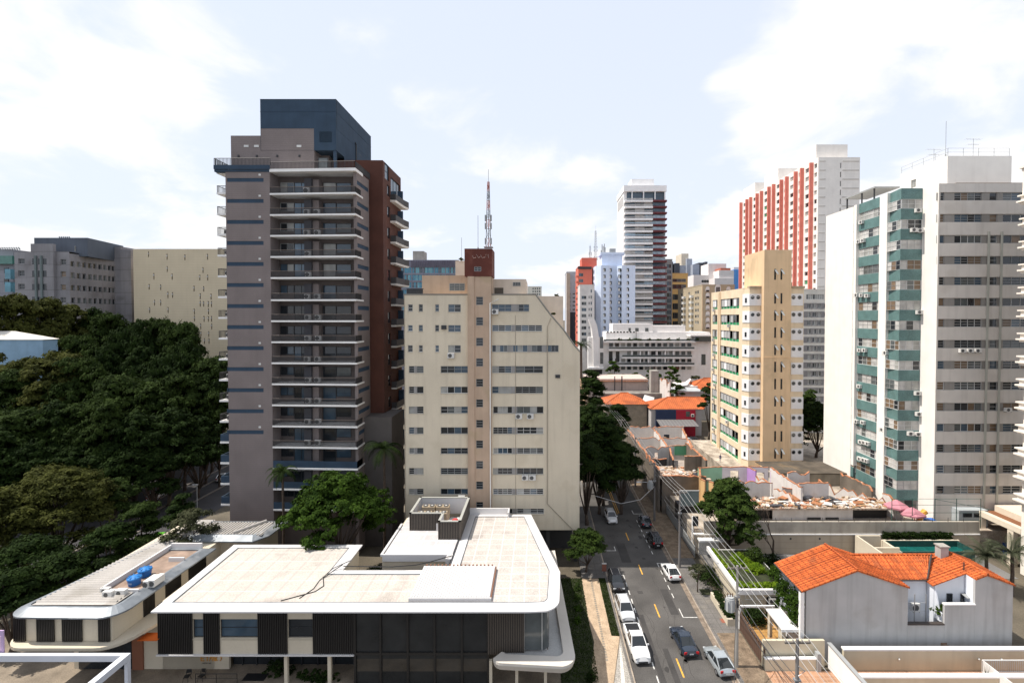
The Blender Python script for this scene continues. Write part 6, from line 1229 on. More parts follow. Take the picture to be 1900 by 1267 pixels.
# ================================================================== orange-roofed house in front
def house():
    TILE = M('orange_tiles', (0.50, 0.115, 0.026), .75, var=.30, scale=1.2, fine=.45, tile=((0, .55, (.22, .035, .008), .09), (1, .42, (.20, .035, .008), .07)), blot=((.24, .075, .03), .6, .9)); GB = M('grey_weathered_render', (0.43, 0.43, 0.425), streak=.45, var=.08, scale=.4, blot=((.33, .31, .29), .4, .3)); WB = M('bluish_white_render', (0.64, 0.67, 0.72), streak=.15, var=.05); DK = flat('gutter_dark', (0.05, 0.04, 0.035))
    t = thing('orange_roof_house', 'grey party-wall house with bright orange tiled roofs and ivy on its street side', 'house', (38, 54, 0))
    # left gable: ridge along Y
    L, Rr, xr, zr, zl, zR, y0, y1 = 27.7, 38.5, 33.15, 9.7, 7.62, 7.95, 50.0, 55.8
    w = MB().ext([(L+.2, y0, 0), (Rr, y0, 0), (Rr, y0, zR-.12), (xr, y0, zr-.15), (L+.2, y0, zl)], (0, .3, 0)); w.build('gable_wall', GB, t)
    b = MB().ext([(L+.25, y0+.31, 0), (Rr-.05, y0+.31, 0), (Rr-.05, y0+.31, zR-.3), (xr, y0+.31, zr-.35), (L+.25, y0+.31, zl-.2)], (0, y1-y0-.4, 0)); b.build('wall', WB, t)
    def slope(a, b_, c, d, th=.14): m = MB(); m.ext([a, b_, c, d], (0, 0, -th)); return m
    r = MB(); r.ext([(L-.35, y0-.12, zl-.12), (xr, y0-.12, zr), (xr, y1, zr), (L-.35, y1, zl-.12)], (0, 0, -.15)); r.ext([(xr+.005, y0-.12, zr), (Rr+.1, y0-.12, zR-.05), (Rr+.1, y1, zR-.05), (xr+.005, y1, zr)], (0, 0, -.15))
    n = 17
    for k in range(n):
        y = y0-.08+(y1-y0)*k/n
        r.tube([(L-.33, y, zl-.10), (xr-.05, y, zr+.02)], .075, 5); r.tube([(xr+.1, y, zr+.0), (Rr+.08, y, zR-.03)], .075, 5)
    for k in range(16): y = y0-.12+(y1-y0)*k/16; r.tube([(xr, y, zr+.06), (xr, y+.37, zr+.05)], [.13, .11], 7)
    m = r.build('left_roof', TILE, t); e = MB().tube([(L-.38, y0-.1, zl-.25), (L-.38, y1, zl-.25)], .07, 5); e.build('gutter', DK, t)
    # middle range: ridge along X
    ya, yb, za, zb = 52.0, 54.6, 7.6, 9.0; xA, xB = 33.6, 44.8
    r = MB(); r.ext([(36.5, ya, za), (42.1, ya, za), (xB-.2, yb, zb), (xA, yb, zb)], (0, 0, -.14)); r.ext([(xA, yb+.01, zb), (xB, yb+.01, zb), (xB, 57.4, 7.5), (xA, 57.4, 7.5)], (0, 0, -.14))
    for k in range(22): x = 36.6+k*.36; r.tube([(min(x, 42.2), ya+.02, za+.02), (min(x, 44.6), yb-.05, zb+.02)], .07, 5)
    r.tube([(xA, yb, zb+.05), (xB, yb, zb+.05)], .12, 6); r.build('middle_roof', TILE, t); MB().tube([(38.5, ya-.06, za-.1), (42.1, ya-.06, za-.1)], .07, 5).tube([(42.1, ya, za+.03), (44.6, yb, zb+.06)], .10, 5).build('valley_gutter', DK, t)
    MB().box(38.55, 42.2, ya+.25, ya+.45, 0, za-.15).build('courtyard_wall', WB, t)
    # right unit: ridge along Y at X=46.7
    xr2, z2, k = 46.7, 9.22, .375
    zz = lambda x: z2-k*abs(xr2-x)
    r = MB(); y2 = 55.4
    r.ext([(42.0, 51.1, zz(42.0)), (45.5, 51.1, zz(45.5)), (45.5, 49.9, zz(45.5)), (xr2, 49.9, z2), (xr2, y2, z2), (44.9, y2, zz(44.9)), (42.0, 52.2, zz(42.0))], (0, 0, -.14)); r.ext([(xr2+.005, 49.9, z2), (49.6, 49.9, zz(49.6)), (49.6, y2, zz(49.6)), (xr2+.005, y2, z2)], (0, 0, -.14))
    for q in range(15):
        y = 50.0+q*.36; xs = 45.5 if y < 51.1 else 42.05 if y < 52.2 else 42.05+(y-52.2)*.9; r.tube([(xs, y, zz(xs)+.02), (xr2-.05, y, z2+.02)], .07, 5); r.tube([(xr2+.05, y, z2+.02), (49.5, y, zz(49.5)+.02)], .07, 5)
    r.tube([(xr2, 49.9, z2+.05), (xr2, y2, z2+.05)], .12, 6); r.build('right_roof', TILE, t)
    MB().ext([(45.5, 50.0, 0), (49.45, 50.0, 0), (49.45, 50.0, zz(49.45)-.16), (xr2, 50.0, z2-.16), (45.5, 50.0, zz(45.5)-.16)], (0, .25, 0)).box(42.35, 45.49, 50.0, 50.25, 0, 5.95).box(38.51, 42.34, 50.003, 50.25, 0, 3.9).build('party_wall', GB, t)
    MB().box(42.3, 45.55, 49.93, 50.3, 5.96, 6.08).build('wall_coping', TRIM_WHITE, t); MB().box(38.5, 42.3, 49.9, 50.35, 3.901, 4.02).build('dark_coping', DK, t)
    b = MB().ext([(42.25, 51.3, 0), (45.5, 51.3, 0), (45.5, 51.3, zz(45.5)-.16), (42.25, 51.3, zz(42.25)-.16)], (0, 3.5, 0)).box(45.51, 45.7, 50.26, 51.29, 0, zz(45.5)-.17).box(45.71, 49.4, 50.3, 55, 0, 7.9); b.build('inner_wall', WB, t)
    q = lambda a, b, c, d: rc(1400+a*.26316, 980+b*.26316, 1400+c*.26316, 980+d*.26316, 51.25)
    for a in ((1355, 458, 1395, 515), (1453, 460, 1495, 515), (1550, 500, 1585, 555)): h = q(*a); window(t, 'F', 51.18, *h, 1, 1, FR_DARK, [GL_DARK], dep=.03)
    h = q(1450, 455, 1510, 490); MB().ext([(h[0], 51.2, h[3]), (h[1], 51.2, h[3]), (h[1]+.3, 50.6, h[2]+.3), (h[0]+.2, 50.6, h[2]+.3)], (0, 0, .05)).build('window_canopy', FR_GREY, t)
    # sloping inner flank wall and yard
    MB().ext([(42.3, 50.3, 3.9), (42.3, 51.29, 3.9), (42.3, 51.29, 7.3), (42.3, 50.6, 5.0), (42.3, 50.3, 4.9)], (.12, 0, 0)).build('flank_wall', WB, t); MB().box(38.52, 42.3, 50.3, 52.2, 2.6, 2.7).build('yard_slab', CONC, t)
    s = MB()
    for x in (39.0, 39.9, 41.1): s.cyl(x, 50.9, 2.7, 6.6, .05, 5)
    for z in (3.6, 4.8, 5.7): s.tube([(39.0, 50.9, z), (41.1, 50.9, z)], .035, 4)
    s.build('scaffold', STEEL, t); MB().cyl(38.72, 50.6, 2.0, 7.4, .08, 6).build('drain_pipe', DK, t); ac_unit(t, 'F', 51.9, 40.6, 4.3, .8, .9)
    c = MB().box(45.35, 46.25, 54.2, 55.0, zz(45.3)-.4, 10.0, 0).box(45.25, 46.35, 54.1, 55.1, 10.01, 10.13, 1); c.build('chimney', [M('chimney_render', (0.40, 0.38, 0.36), streak=.5), CONC], t); MB().cyl(45.6, 51.5, 8.7, 9.7, .06, 6).build('vent_pipe', DK, t)
    mk = MB(); h = rc(1400+1313*.26316, 980+805*.26316, 1400+1370*.26316, 980+865*.26316, 49.99); mk.box(h[0], h[1]-.2, 49.985, 49.999, h[2]+.1, h[3]).box(h[0]+.25, h[1], 49.983, 49.998, h[2], h[3]-.25); mk.build('bare_brick_patch', M('brick_patch', (0.25, 0.17, 0.12), fine=.6, var=.4, scale=3), t)
    # street side: white post, porch roof and pillar
    MB().box(27.3, 27.69, 50.0, 50.4, 0, 7.3).build('corner_post', TRIM_WHITE, t); MB().box(25.6, 27.29, 50.4, 54, 3.0, 3.18).box(25.5, 27.29, 50.3, 50.39, 2.9, 3.2).build('porch_roof', TRIM_WHITE, t); MB().box(25.7, 26.1, 50.6, 51.4, 0, 2.89).box(25.7, 26.0, 53.3, 53.8, 0, 2.99).build('porch_pillar', CREAM, t)
    for y in (51.6, 53.4): window(t, 'L', L+.24, y, y+1.1, 4.4, 5.8, 2, 1, FR_WHITE, [GL_DARK], dep=-.05)
house()
# walls and terrace in front of the house
WALLF = M('front_wall_cream', (0.56, 0.50, 0.37), streak=.2, var=.06); TERR = M('terracotta_floor', (0.36, 0.20, 0.12), .8, var=.2, fine=.3, tile=((0, .5, (.5, .35, .25), .04), (1, .5, (.5, .35, .25), .04)))
t_ = thing('cream_boundary_wall', 'long cream boundary wall with white coping before the house', 'wall', (42, 48.8, 0)); MB().box(31.0, 60, 48.6, 48.9, 0, 2.15).build('wall_panel', WALLF, t_); MB().box(30.95, 60, 48.5, 49.0, 2.151, 2.33).build('coping', TRIM_WHITE, t_)
for px in (1668, 1816, 1858): x, z = XZ(px, 1222, 48.55); MB().ball((x, 48.52, z), .1, (1, 1, 1), 8).build('wall_lamp', FR_WHITE, t_)
t_ = thing('corner_garden_wall', 'cream stepped garden wall with a tall panel on the pavement corner', 'wall', (26.5, 48.5, 0)); MB().box(23.0, 28.2, 48.6, 48.9, 0, 1.2).build('low_wall', WALLF, t_); MB().box(23.05, 29.4, 49.2, 49.5, 0, 2.75).build('tall_panel', WALLF, t_); MB().box(28.21, 28.6, 48.4, 48.95, 0, 1.9).build('pillar', FR_GREY, t_); MB().box(23.0, 28.2, 48.55, 48.95, 1.201, 1.3).build('coping', TRIM_WHITE, t_)
tag(MB().box(29.7, 29.95, 40, 49.1, 0, 2.5, 0).box(29.6, 30.0, 39.9, 49.15, 2.501, 2.62, 1).build('white_side_wall', [TRIM_WHITE, FR_GREY]), 'white wall with dark coping running from the cream wall toward the viewer', 'wall')
struct(MB().box(23.0, 60, 38, 48.6, -.3, .05), 'terracotta_terrace', TERR)
t_ = thing('roof_edge_below', 'white parapet edge with dark shade below at the bottom right', 'parapet', (40, 46, 0)); MB().box(29.96, 52, 45.4, 45.8, 0, 1.7).build('parapet_wall', WALLF, t_); MB().box(29.96, 52, 45.35, 45.9, 1.701, 1.85).build('coping', TRIM_WHITE, t_)
t_ = thing('white_railing', 'white balcony railing with close bars at the lower right corner', 'railing', (46, 47, 0)); _x0, _x1 = XF(1822, 47.2, 1250), XF(1960, 47.2, 1250); _r = MB()
for k in range(40): x = _x0+(_x1-_x0)*k/39; _r.box(x-.02, x+.02, 47.18, 47.22, 1.0, 2.1)
_r.box(_x0, _x1, 47.15, 47.25, 2.1, 2.18).box(_x0, _x1, 47.15, 47.25, .95, 1.0); _r.build('rails', FR_WHITE, t_); MB().box(_x0-.02, _x0+.06, 44, 47.1, .05, 2.18).build('side_panel', FR_WHITE, t_)
# low garden block with a planted roof, garage gates
t_ = thing('garden_roof_block', 'low cream block with a planted roof terrace beside the pavement', 'building', (26.5, 63, 0)); MB().box(24.2, 30.2, 57.8, 66.5, 0, 2.7).build('wall', CREAM, t_); MB().box(23.9, 30.4, 57.4, 57.75, 2.75, 3.35).box(23.9, 24.25, 57.76, 68.5, 2.75, 3.35).box(24.26, 30.4, 57.76, 68.5, 2.71, 2.9).build('roof_parapet', TRIM_WHITE, t_)
_q = lambda a, b, c, d: rc(a, b, c, d, 57.78)
for a in ((1383, 1092, 1397, 1112), (1403, 1092, 1416, 1112)): window(t_, 'F', 57.78, *_q(*a), 1, 1, FR_WHITE, [GL_DARK], dep=-.02)
MB().box(*_q(1422, 1088, 1448, 1125)[:2], 57.70, 57.76, 0, 2.3).build('carport_opening', BLACK, t_); ac_unit(t_, 'F', 57.68, XF(1432, 57.6, 1098), 1.7, .8, .6, .35)
t_ = thing('driveway_portal', 'white steel portal and sliding gate over the driveway left of the house', 'gate', (24.5, 54, 0)); MB().box(23.1, 27.2, 55.2, 55.4, 2.55, 2.75).box(23.1, 23.3, 55.2, 55.4, 0, 2.54).build('portal_frame', TRIM_WHITE, t_)
_g = MB(); 
for k in range(14): y = 48.9+k*.47; _g.box(23.1, 23.16, y, y+.06, 0, 2.0)
_g.box(23.08, 23.18, 48.9, 55.1, 2.0, 2.1).box(23.08, 23.18, 48.9, 55.1, .1, .18).box(23.11, 23.13, 48.9, 55.1, .2, 1.9); _g.build('sliding_gate', flat('gate_brown', (0.10, 0.06, 0.045)), t_)
struct(MB().box(23.3, 27.6, 49.6, 57.7, -.2, .03), 'driveway', M('ochre_deck', (0.40, 0.22, 0.07), fine=.3, tile=((1, .6, (.2, .1, .03), .06),)))
t_ = thing('deck_steps', 'wooden steps on the ochre driveway beside the porch', 'steps', (25.6, 52, 0))
for k in range(3): MB().box(24.3+k*.5, 26.2, 51.8-.4*k, 53.0, .035+.17*k, .2+.17*k).build('step', M('step_wood', (0.36, 0.2, 0.09), var=.2), t_)

# ================================================================== half-demolished buildings, red-roofed houses beyond
BRICK = M('broken_brick', (0.36, 0.15, 0.075), .95, var=.4, scale=2.0, fine=.6, blot=((.5, .36, .26), .6, 1.5)); RW = M('ruin_white', (0.62, 0.59, 0.56), streak=.25, var=.1, blot=((.42, .36, .31), .4, .5)); RCON = M('ruin_concrete', (0.155, 0.13, 0.105), streak=.6, var=.2, blot=((.07, .06, .05), .5, .3)); RUB = M('rubble_mix', (0.45, 0.36, 0.28), .95, var=.45, scale=1.5, fine=.6, blot=((.30, .13, .07), .6, 1.2))
def ruin_wall(root, a, b, z0, z1, mat, th=.28, name='wall', rag=.35, door=None, seed=1):
    """upright wall between two plan points with a ragged broken top edge capped in brick; door=(f0,f1,top)"""
    r = random.Random(seed+int(a[0]*7+b[1]*3)); d = Vector((b[0]-a[0], b[1]-a[1])); L_ = d.length; d.normalize(); n = Vector((-d.y, d.x))*th; k = max(3, int(L_/.7)); w = MB(); c = MB()
    hs = [z1-r.random()*rag*(1 if r.random() > .2 else 2.2) for _ in range(k+1)]
    for i in range(k):
        f0, f1 = i/k, (i+1)/k; p = (a[0]+d.x*L_*f0, a[1]+d.y*L_*f0); q = (a[0]+d.x*L_*f1, a[1]+d.y*L_*f1); zb = z0
        if door and door[0] < (f0+f1)/2 < door[1]: zb = door[2]
        if zb > min(hs[i], hs[i+1])-.2: continue
        w.ext([(*p, zb), (*q, zb), (*q, hs[i+1]), (*p, hs[i])], (n.x, n.y, 0), 0)
        c.ext([(p[0]-n.x*.06, p[1]-n.y*.06, hs[i]+.003), (q[0]-n.x*.06, q[1]-n.y*.06, hs[i+1]+.003), (q[0]-n.x*.06, q[1]-n.y*.06, hs[i+1]+.12), (p[0]-n.x*.06, p[1]-n.y*.06, hs[i]+.12)], (n.x*1.12, n.y*1.12, 0), 0)
    o = w.build(name, mat, root); c.build('brick_edge', BRICK, o); return o
def rubble(name, area, n, z, label, smax=.7, seed=3):
    r = random.Random(seed); m = MB(); x0, x1, y0, y1 = area
    for i in range(n):
        s = r.uniform(.08, smax)*(r.random()**.8); m.obox((r.uniform(x0, x1), r.uniform(y0, y1), z+s*.25*r.random()), (s*r.uniform(.5, 2.4), s*r.uniform(.3, 1), s*r.uniform(.15, .6)), r.uniform(0, 3.1), r.choices((0, 1, 2, 3, 4), (5, 3, 3, 1, 2))[0], r.uniform(-.4, .4))
    return tag(m.build(name, [RUB, BRICK, RW, flat('debris_dark', (0.03, 0.03, 0.035)), M('debris_wood', (0.30, 0.19, 0.10), var=.3)]), label, 'rubble', kind='stuff')
# street-side ruin
t_ = thing('street_ruin', 'roofless concrete ruin along the pavement with debris on its open upper floor', 'ruin', (26, 95, 0)); zt = 8.3
xa = 22.2; 
ruin_wall(t_, (xa+.3, 88), (30.6, 88), 0, 7.0, RCON, .4, 'front_wall', .15, seed=2); ruin_wall(t_, (xa, 88.3), (xa, 120), 0, zt, RCON, .35, 'street_wall', .5, seed=3); ruin_wall(t_, (31.8, 91), (31.8, 104), 0, zt+.8, RCON, .35, 'east_wall', .3, seed=4); ruin_wall(t_, (28.2, 93.2), (31.7, 93.2), 0, zt+.8, RCON, .4, 'box_front', .15, seed=5)
ruin_wall(t_, (xa+.4, 120), (36.0, 120), 0, zt+.5, RW, .35, 'rear_wall', .3, (.62, .72, 6.8), 6); ruin_wall(t_, (xa+.4, 103.5), (33, 103.5), 0, zt, RW, .3, 'cross_wall', .4, (.2, .3, 7.0), 7); ruin_wall(t_, (27.8, 104), (28.8, 119.9), 0, zt, RW, .3, 'inner_wall', .4, None, 8); ruin_wall(t_, (xa+.4, 111), (34, 111), 0, zt, RW, .3, 'cross_wall', .4, (.5, .58, 7.0), 9); ruin_wall(t_, (33.2, 103.4), (35.8, 119.9), 0, zt, RW, .3, 'east_inner_wall', .6, None, 10)
ruin_wall(t_, (26.6, 95), (28.1, 103), 0, zt-.3, M('ruin_black', (0.025, 0.025, 0.028)), .3, 'dark_wall', .3, None, 11); ruin_wall(t_, (xa+.5, 96.5), (25.6, 96.5), 0, zt-.6, M('ruin_black', (0.025, 0.025, 0.028)), .3, 'dark_wall', .2, None, 12); ruin_wall(t_, (29, 103), (32, 103), 6.5, zt+.3, M('ruin_green', (0.10, 0.30, 0.17), var=.2), .2, 'green_wall', .2, None, 13)
MB().box(xa+.4, 31.7, 88.5, 96.4, 5.9, 6.2).build('floor_slab', RUB, t_); MB().box(xa+.4, 33, 103.8, 119.8, 4.6, 4.8).box(28, 31.7, 96.5, 103.4, 5.2, 5.4).build('floor_slab', M('dusty_floor', (0.35, 0.3, 0.26), var=.3), t_)
rubble('upper_floor_debris', (xa+.6, 31.2, 89, 96), 260, 6.22, 'loose debris on the open floor of the street-side ruin', .8, 5); rubble('rear_room_debris', (xa+.6, 34, 104, 119), 220, 4.85, 'scattered debris in the rear rooms of the street-side ruin', .7, 6)
m_ = MB(); [m_.obox((30.2+.5*k, 90.2+.3*k, 6.6), (2.6, .9, .06), .4*k, 0, .25) for k in range(3)]; tag(m_.build('black_sheeting', flat('sheet_black', (0.03, 0.03, 0.04))), 'crumpled black sheets on the floor of the street-side ruin', 'sheeting')
# pavement hoarding in front of the ruins
t_ = thing('pavement_fence', 'low pale fence with a rail along the ruined plots by the pavement', 'fence', (23.3, 84, 0)); f_ = MB()
for k in range(44): y = 71.6+k*.75; f_.box(23.25, 23.31, y, y+.06, .13, 1.7)
f_.box(23.24, 23.32, 71.6, 104.5, 1.7, 1.78); f_.build('rails', FR_GREY, t_); MB().box(23.27, 23.3, 71.6, 88, .15, 1.5).build('mesh_panel', flat('mesh_grey', (0.22, 0.23, 0.23)), t_)
t_ = thing('steel_hoarding', 'grey-green sheet hoarding above a dark opening left of the round tree', 'hoarding', (27, 80, 0)); a = rc(1262, 911, 1297, 938, 80); MB().box(a[0], a[1], 80, 80.15, a[2], a[3], 0).box(a[0]-.05, a[1]+.05, 79.95, 80.2, a[3]+.002, a[3]+.1, 1).build('sheet_panel', [M('hoarding_green_grey', (0.15, 0.19, 0.19), tile=((0, 1.2, (.08, .1, .1), .08),)), FR_GREY], t_); MB().box(a[0], a[1]-.1, 80.2, 83, 0, a[2]-.2).build('dark_base', BLACK, t_)
# ruin with coloured rooms on the terrace
def coloured():
    t = thing('coloured_ruin', 'half-demolished house with exposed green, lilac and white rooms', 'ruin', (38, 84, 3.4)); z0, z1 = 3.4, 8.1; OR = M('ruin_orange', (0.62, 0.40, 0.19), streak=.2); GN = M('ruin_mint', (0.26, 0.46, 0.32), var=.1); LI = M('ruin_lilac', (0.40, 0.24, 0.52), var=.1); RWL = M('ruin_pale', (0.62, 0.59, 0.60), var=.08, blot=((.45, .41, .38), .4, .7))
    g = lambda px, py, z=z1: G(px, py, z)
    A, B, C_, D = g(1296, 868), g(1340, 866), g(1386, 866), g(1431, 866)
    ruin_wall(t, A, B, z0, z1, GN, .25, 'mint_wall', .12, None, 1); ruin_wall(t, B, C_, z0, z1, RWL, .25, 'pale_wall', .12, (.4, .65, 7.4), 2); ruin_wall(t, (D[0], D[1]-10.8), D, z0, z1, RW, .3, 'long_white_wall', .3, None, 3); ruin_wall(t, (C_[0]+.4, C_[1]+.2), (D[0]-.4, D[1]+.2), z0, z1, RWL, .25, 'rear_wall', .3, (.2, .8, 7.0), 4)
    E = g(1323, 890); ruin_wall(t, (A[0], A[1]-.2), (E[0]-1.6, E[1]+2.2), z0, z1-.1, OR, .28, 'orange_wall', .15, None, 5); ruin_wall(t, (E[0]-1.5, E[1]+2.0), E, z0, z1-.5, OR, .28, 'orange_wall', .3, (.4, .7, 7.2), 6)
    ruin_wall(t, C_, (C_[0]+.55, C_[1]-2.3), z0, z1, LI, .25, 'lilac_wall', .2, None, 7); ruin_wall(t, (C_[0]+.56, C_[1]-2.35), (C_[0]+1.6, C_[1]-6.2), z0, z1-.8, RW, .25, 'white_wall', .5, None, 71); ruin_wall(t, (C_[0]+4.2, C_[1]-.4), (C_[0]+4.5, C_[1]-1.6), z0, z1-.5, LI, .25, 'lilac_wall', .3, None, 8); ruin_wall(t, (C_[0]+1.9, C_[1]-6.4), (C_[0]+2.9, C_[1]-12.4), z0, z1-1.2, RW, .3, 'white_wall', .9, None, 9)
    ruin_wall(t, (E[0]+.3, E[1]+1.5), (C_[0]+1.6, E[1]+1.3), z0, z1-.7, RW, .25, 'white_wall', .5, (.3, .45, 6.7), 10); ruin_wall(t, (C_[0]+2.6, C_[1]-8.0), (C_[0]+5.0, C_[1]-8.2), z0, z1-1, M('ruin_grey', (.34, .34, .33), streak=.4), .25, 'grey_wall', .3, None, 11)
    ruin_wall(t, (D[0]+.6, 81.2), (D[0]+5.6, 81.2), z0, 8.0, RW, .3, 'white_wall', .2, (0, .12, 7.5), 12); ruin_wall(t, (D[0]+.4, 84.5), (D[0]+4.2, 84.5), z0, 8.9, RW, .3, 'broken_wall', .4, None, 13); ruin_wall(t, (D[0]+5.6, 81.3), (D[0]+5.7, 84.0), z0, 7.9, BRICK, .3, 'brick_wall', .5, None, 14)
    MB().box(30.6, 56.5, 76.6, 81, 5.3, 5.58).build('upper_slab', RUB, t); MB().box(37.6, 50.5, 77.4, 77.6, 3.41, 5.1).build('lower_white_wall', RW, t); MB().box(30.7, 56.4, 78, 80.9, 3.41, 5.25).build('slab_shadow_fill', BLACK, t)  # black box below the slab stands in for the shadow there
    w = MB()
    for k in range(2): x = 43.2+k*2.9; w.box(x, x+2.1, 77.3, 77.39, 3.5, 3.8)
    w.build('window_slot', BLACK, t)
coloured()
rubble('slab_debris', (35, 56, 76.8, 81), 1100, 5.6, 'heaps of broken boards, tiles and rubble on the slab of the coloured ruin', .85, 8); rubble('terrace_debris', (30, 43, 81.5, 90.5), 300, 3.45, 'rubble on the floor inside the coloured ruin', .9, 9)
m_ = MB(); r_ = random.Random(4)
for k in range(16): m_.obox((r_.uniform(37, 56), r_.uniform(77, 80.6), 5.85+.15*r_.random()), (r_.uniform(1, 2.6), r_.uniform(.7, 1.5), .07), r_.uniform(0, 3), k % 3, r_.uniform(-.25, .25))
tag(m_.build('corrugated_scraps', [flat('scrap_dark', (.05, .052, .06)), flat('scrap_white', (.6, .58, .55)), M('scrap_rust', (.3, .13, .06), var=.3)]), 'bent roofing scraps lying on the slab of the coloured ruin', 'scrap', kind='stuff')
t_ = thing('broken_wall_run', 'broken whitewashed wall stepping down beside the teal block', 'wall', (52, 84, 3.4)); ruin_wall(t_, (50.5, 87.5), (58.4, 77.2), 3.4, 6.2, RW, .3, 'wall_run', 1.2, None, 21); ruin_wall(t_, (57.5, 92), (57.6, 83.4), 3.4, 6.6, RCON, .3, 'grey_run', .4, None, 22); ruin_wall(t_, (58.6, 82.2), (58.7, 79.2), 3.4, 6.3, RW, .3, 'white_run', .8, None, 23)
t_ = thing('tin_roof_shed', 'low shed with a dark weathered sheet roof between the yellow tower and the teal block', 'shed', (56, 96, 3.4)); MB().box(46.5, 61, 93, 93.3, 3.4, 5.74).build('wall', M('shed_wall', (.26, .23, .18), streak=.5, var=.2), t_); MB().ext([(45.5, 92.8, 5.75), (61.2, 92.8, 5.75), (61.2, 101.5, 5.5), (45.5, 101.5, 5.5)], (0, 0, .15)).build('roof', M('sheet_roof_dark', (0.075, 0.062, 0.047), var=.5, scale=.4, tile=((0, 1.1, (.06, .05, .04), .12), (1, 2.1, (.06, .05, .04), .2)), blot=((.19, .13, .07), .6, .3)), t_)
# playground on the terrace
def parasol(px, py, Y, label):
    x, z = XZ(px, py, Y); t = thing('pink_canopy', label, 'canopy', (x, Y, 3.4)); m = MB(); n = 6; r = 1.9
    for i in range(n): a, b = 2*math.pi*i/n+.3, 2*math.pi*(i+1)/n+.3; m.tri((x+r*math.cos(a), Y+r*.8*math.sin(a), z), (x+r*math.cos(b), Y+r*.8*math.sin(b), z), (x, Y, z+1.0)); m.quad((x+r*math.cos(a), Y+r*.8*math.sin(a), z-.25), (x+r*math.cos(b), Y+r*.8*math.sin(b), z-.25), (x+r*math.cos(b), Y+r*.8*math.sin(b), z), (x+r*math.cos(a), Y+r*.8*math.sin(a), z))
    m.build('canopy_cloth', M('pink_cloth', (0.43, 0.18, 0.215), var=.1), t); MB().cyl(x, Y, 3.4, z+.9, .06, 6).build('pole', STEEL, t)
parasol(1664, 938, 77, 'pink playground canopy, left and rear of the pair'); parasol(1693, 952, 75.3, 'pink playground canopy, right and front of the pair')
x, z = XZ(1715, 962, 75.2); t_ = thing('play_tower', 'yellow and blue plastic play tower with a slide behind the wall', 'play equipment', (x, 75.2, 3.4)); YP = flat('play_yellow', (.62, .28, .02)); BP = flat('play_blue', (.02, .13, .5)); RP = flat('play_red', (.5, .04, .05))
MB().tube([(x-1.2, 75.2, 3.5), (x-.3, 75.2, 5.3), (x+.2, 75.3, 5.6)], [.3, .4, .45], 8).build('slide_tube', YP, t_); MB().box(x+.3, x+1.6, 74.8, 75.8, 3.41, 4.4).build('blue_block', BP, t_); MB().cyl(x-1.7, 75, 3.4, 5.2, .06, 6).cyl(x-.9, 75, 3.4, 5.2, .06, 6).box(x-1.7, x-.9, 74.95, 75.05, 5.1, 5.2).box(x-1.7, x-.9, 74.95, 75.05, 4.3, 4.4).build('red_frame', RP, t_)
t_ = thing('wire_fence', 'tall green wire fence round the playground', 'fence', (62, 74.3, 3.4)); f_ = MB(); fx = [XF(p, 74.3, 930) for p in (1655, 1693, 1735, 1775, 1820)]
for x in fx: f_.cyl(x, 74.3, 3.4, 8.0, .05, 5)
for z in (4.6, 5.8, 7.0, 7.95): f_.tube([(fx[0], 74.3, z), (fx[-1], 74.3, z)], .03, 4)
f_.tube([(fx[2], 74.3, 7.9), (fx[4]+2, 74.3, 6.2)], .03, 4); f_.build('posts_and_wires', flat('fence_green', (.02, .09, .07)), t_)
# houses with red hipped roofs beyond the ruins
RT = M('red_roof_tiles', (0.42, 0.105, 0.030), .85, var=.25, scale=.5, fine=.4, tile=((0, .6, (.2, .05, .02), .12),), blot=((.22, .06, .025), .5, .4))
def hip(px0, px1, pye, pyr, Y, depth, inset_, wallmat, name, label, pr0=None, pr1=None, rmat=None, zb=0):
    x0, x1 = XF(px0, Y, pye), XF(px1, Y, pye); ze = ZF(pye, Y); zr = ZF(pyr, Y+depth/2); t = thing(name, label, 'house', ((x0+x1)/2, Y+depth/2, 0))
    MB().box(x0+.5, x1-.5, Y+.5, Y+depth-.5, 0, ze-.05).build('wall', wallmat, t); r0 = XF(pr0, Y+depth/2, pyr) if pr0 else x0+inset_; r1 = XF(pr1, Y+depth/2, pyr) if pr1 else x1-inset_
    m = MB().add([(x0, Y, ze), (x1, Y, ze), (x1, Y+depth, ze), (x0, Y+depth, ze), (r0, Y+depth/2, zr), (r1, Y+depth/2, zr)], [(0, 1, 5, 4), (1, 2, 5), (2, 3, 4, 5), (3, 0, 4), (0, 3, 2, 1)])
    for a, b in (((x0, Y, ze), (r0, Y+depth/2, zr)), ((x1, Y, ze), (r1, Y+depth/2, zr)), ((r0, Y+depth/2, zr), (r1, Y+depth/2, zr))): m.tube([a, b], .18, 5)
    m.build('roof', rmat or RT, t); return t
t_ = hip(1122, 1204, 750, 728.5, 150, 12, 3, M('stone_house_wall', (.26, .22, .17), var=.25, fine=.4), 'hipped_house', 'stone house with a red hipped roof, left of the pair beyond the ruins', 1152, 1164)
hip(1206, 1306, 759, 736.5, 146, 12, 3, M('house_pale', (.45, .43, .42), streak=.3), 'shop_house', 'house with a wide red roof over navy and crimson shop walls', 1238, 1312); x0, x1, x2 = XF(1217, 146, 770), XF(1254, 146, 770), XF(1290, 146, 770); _t = bpy.data.objects['shop_house']
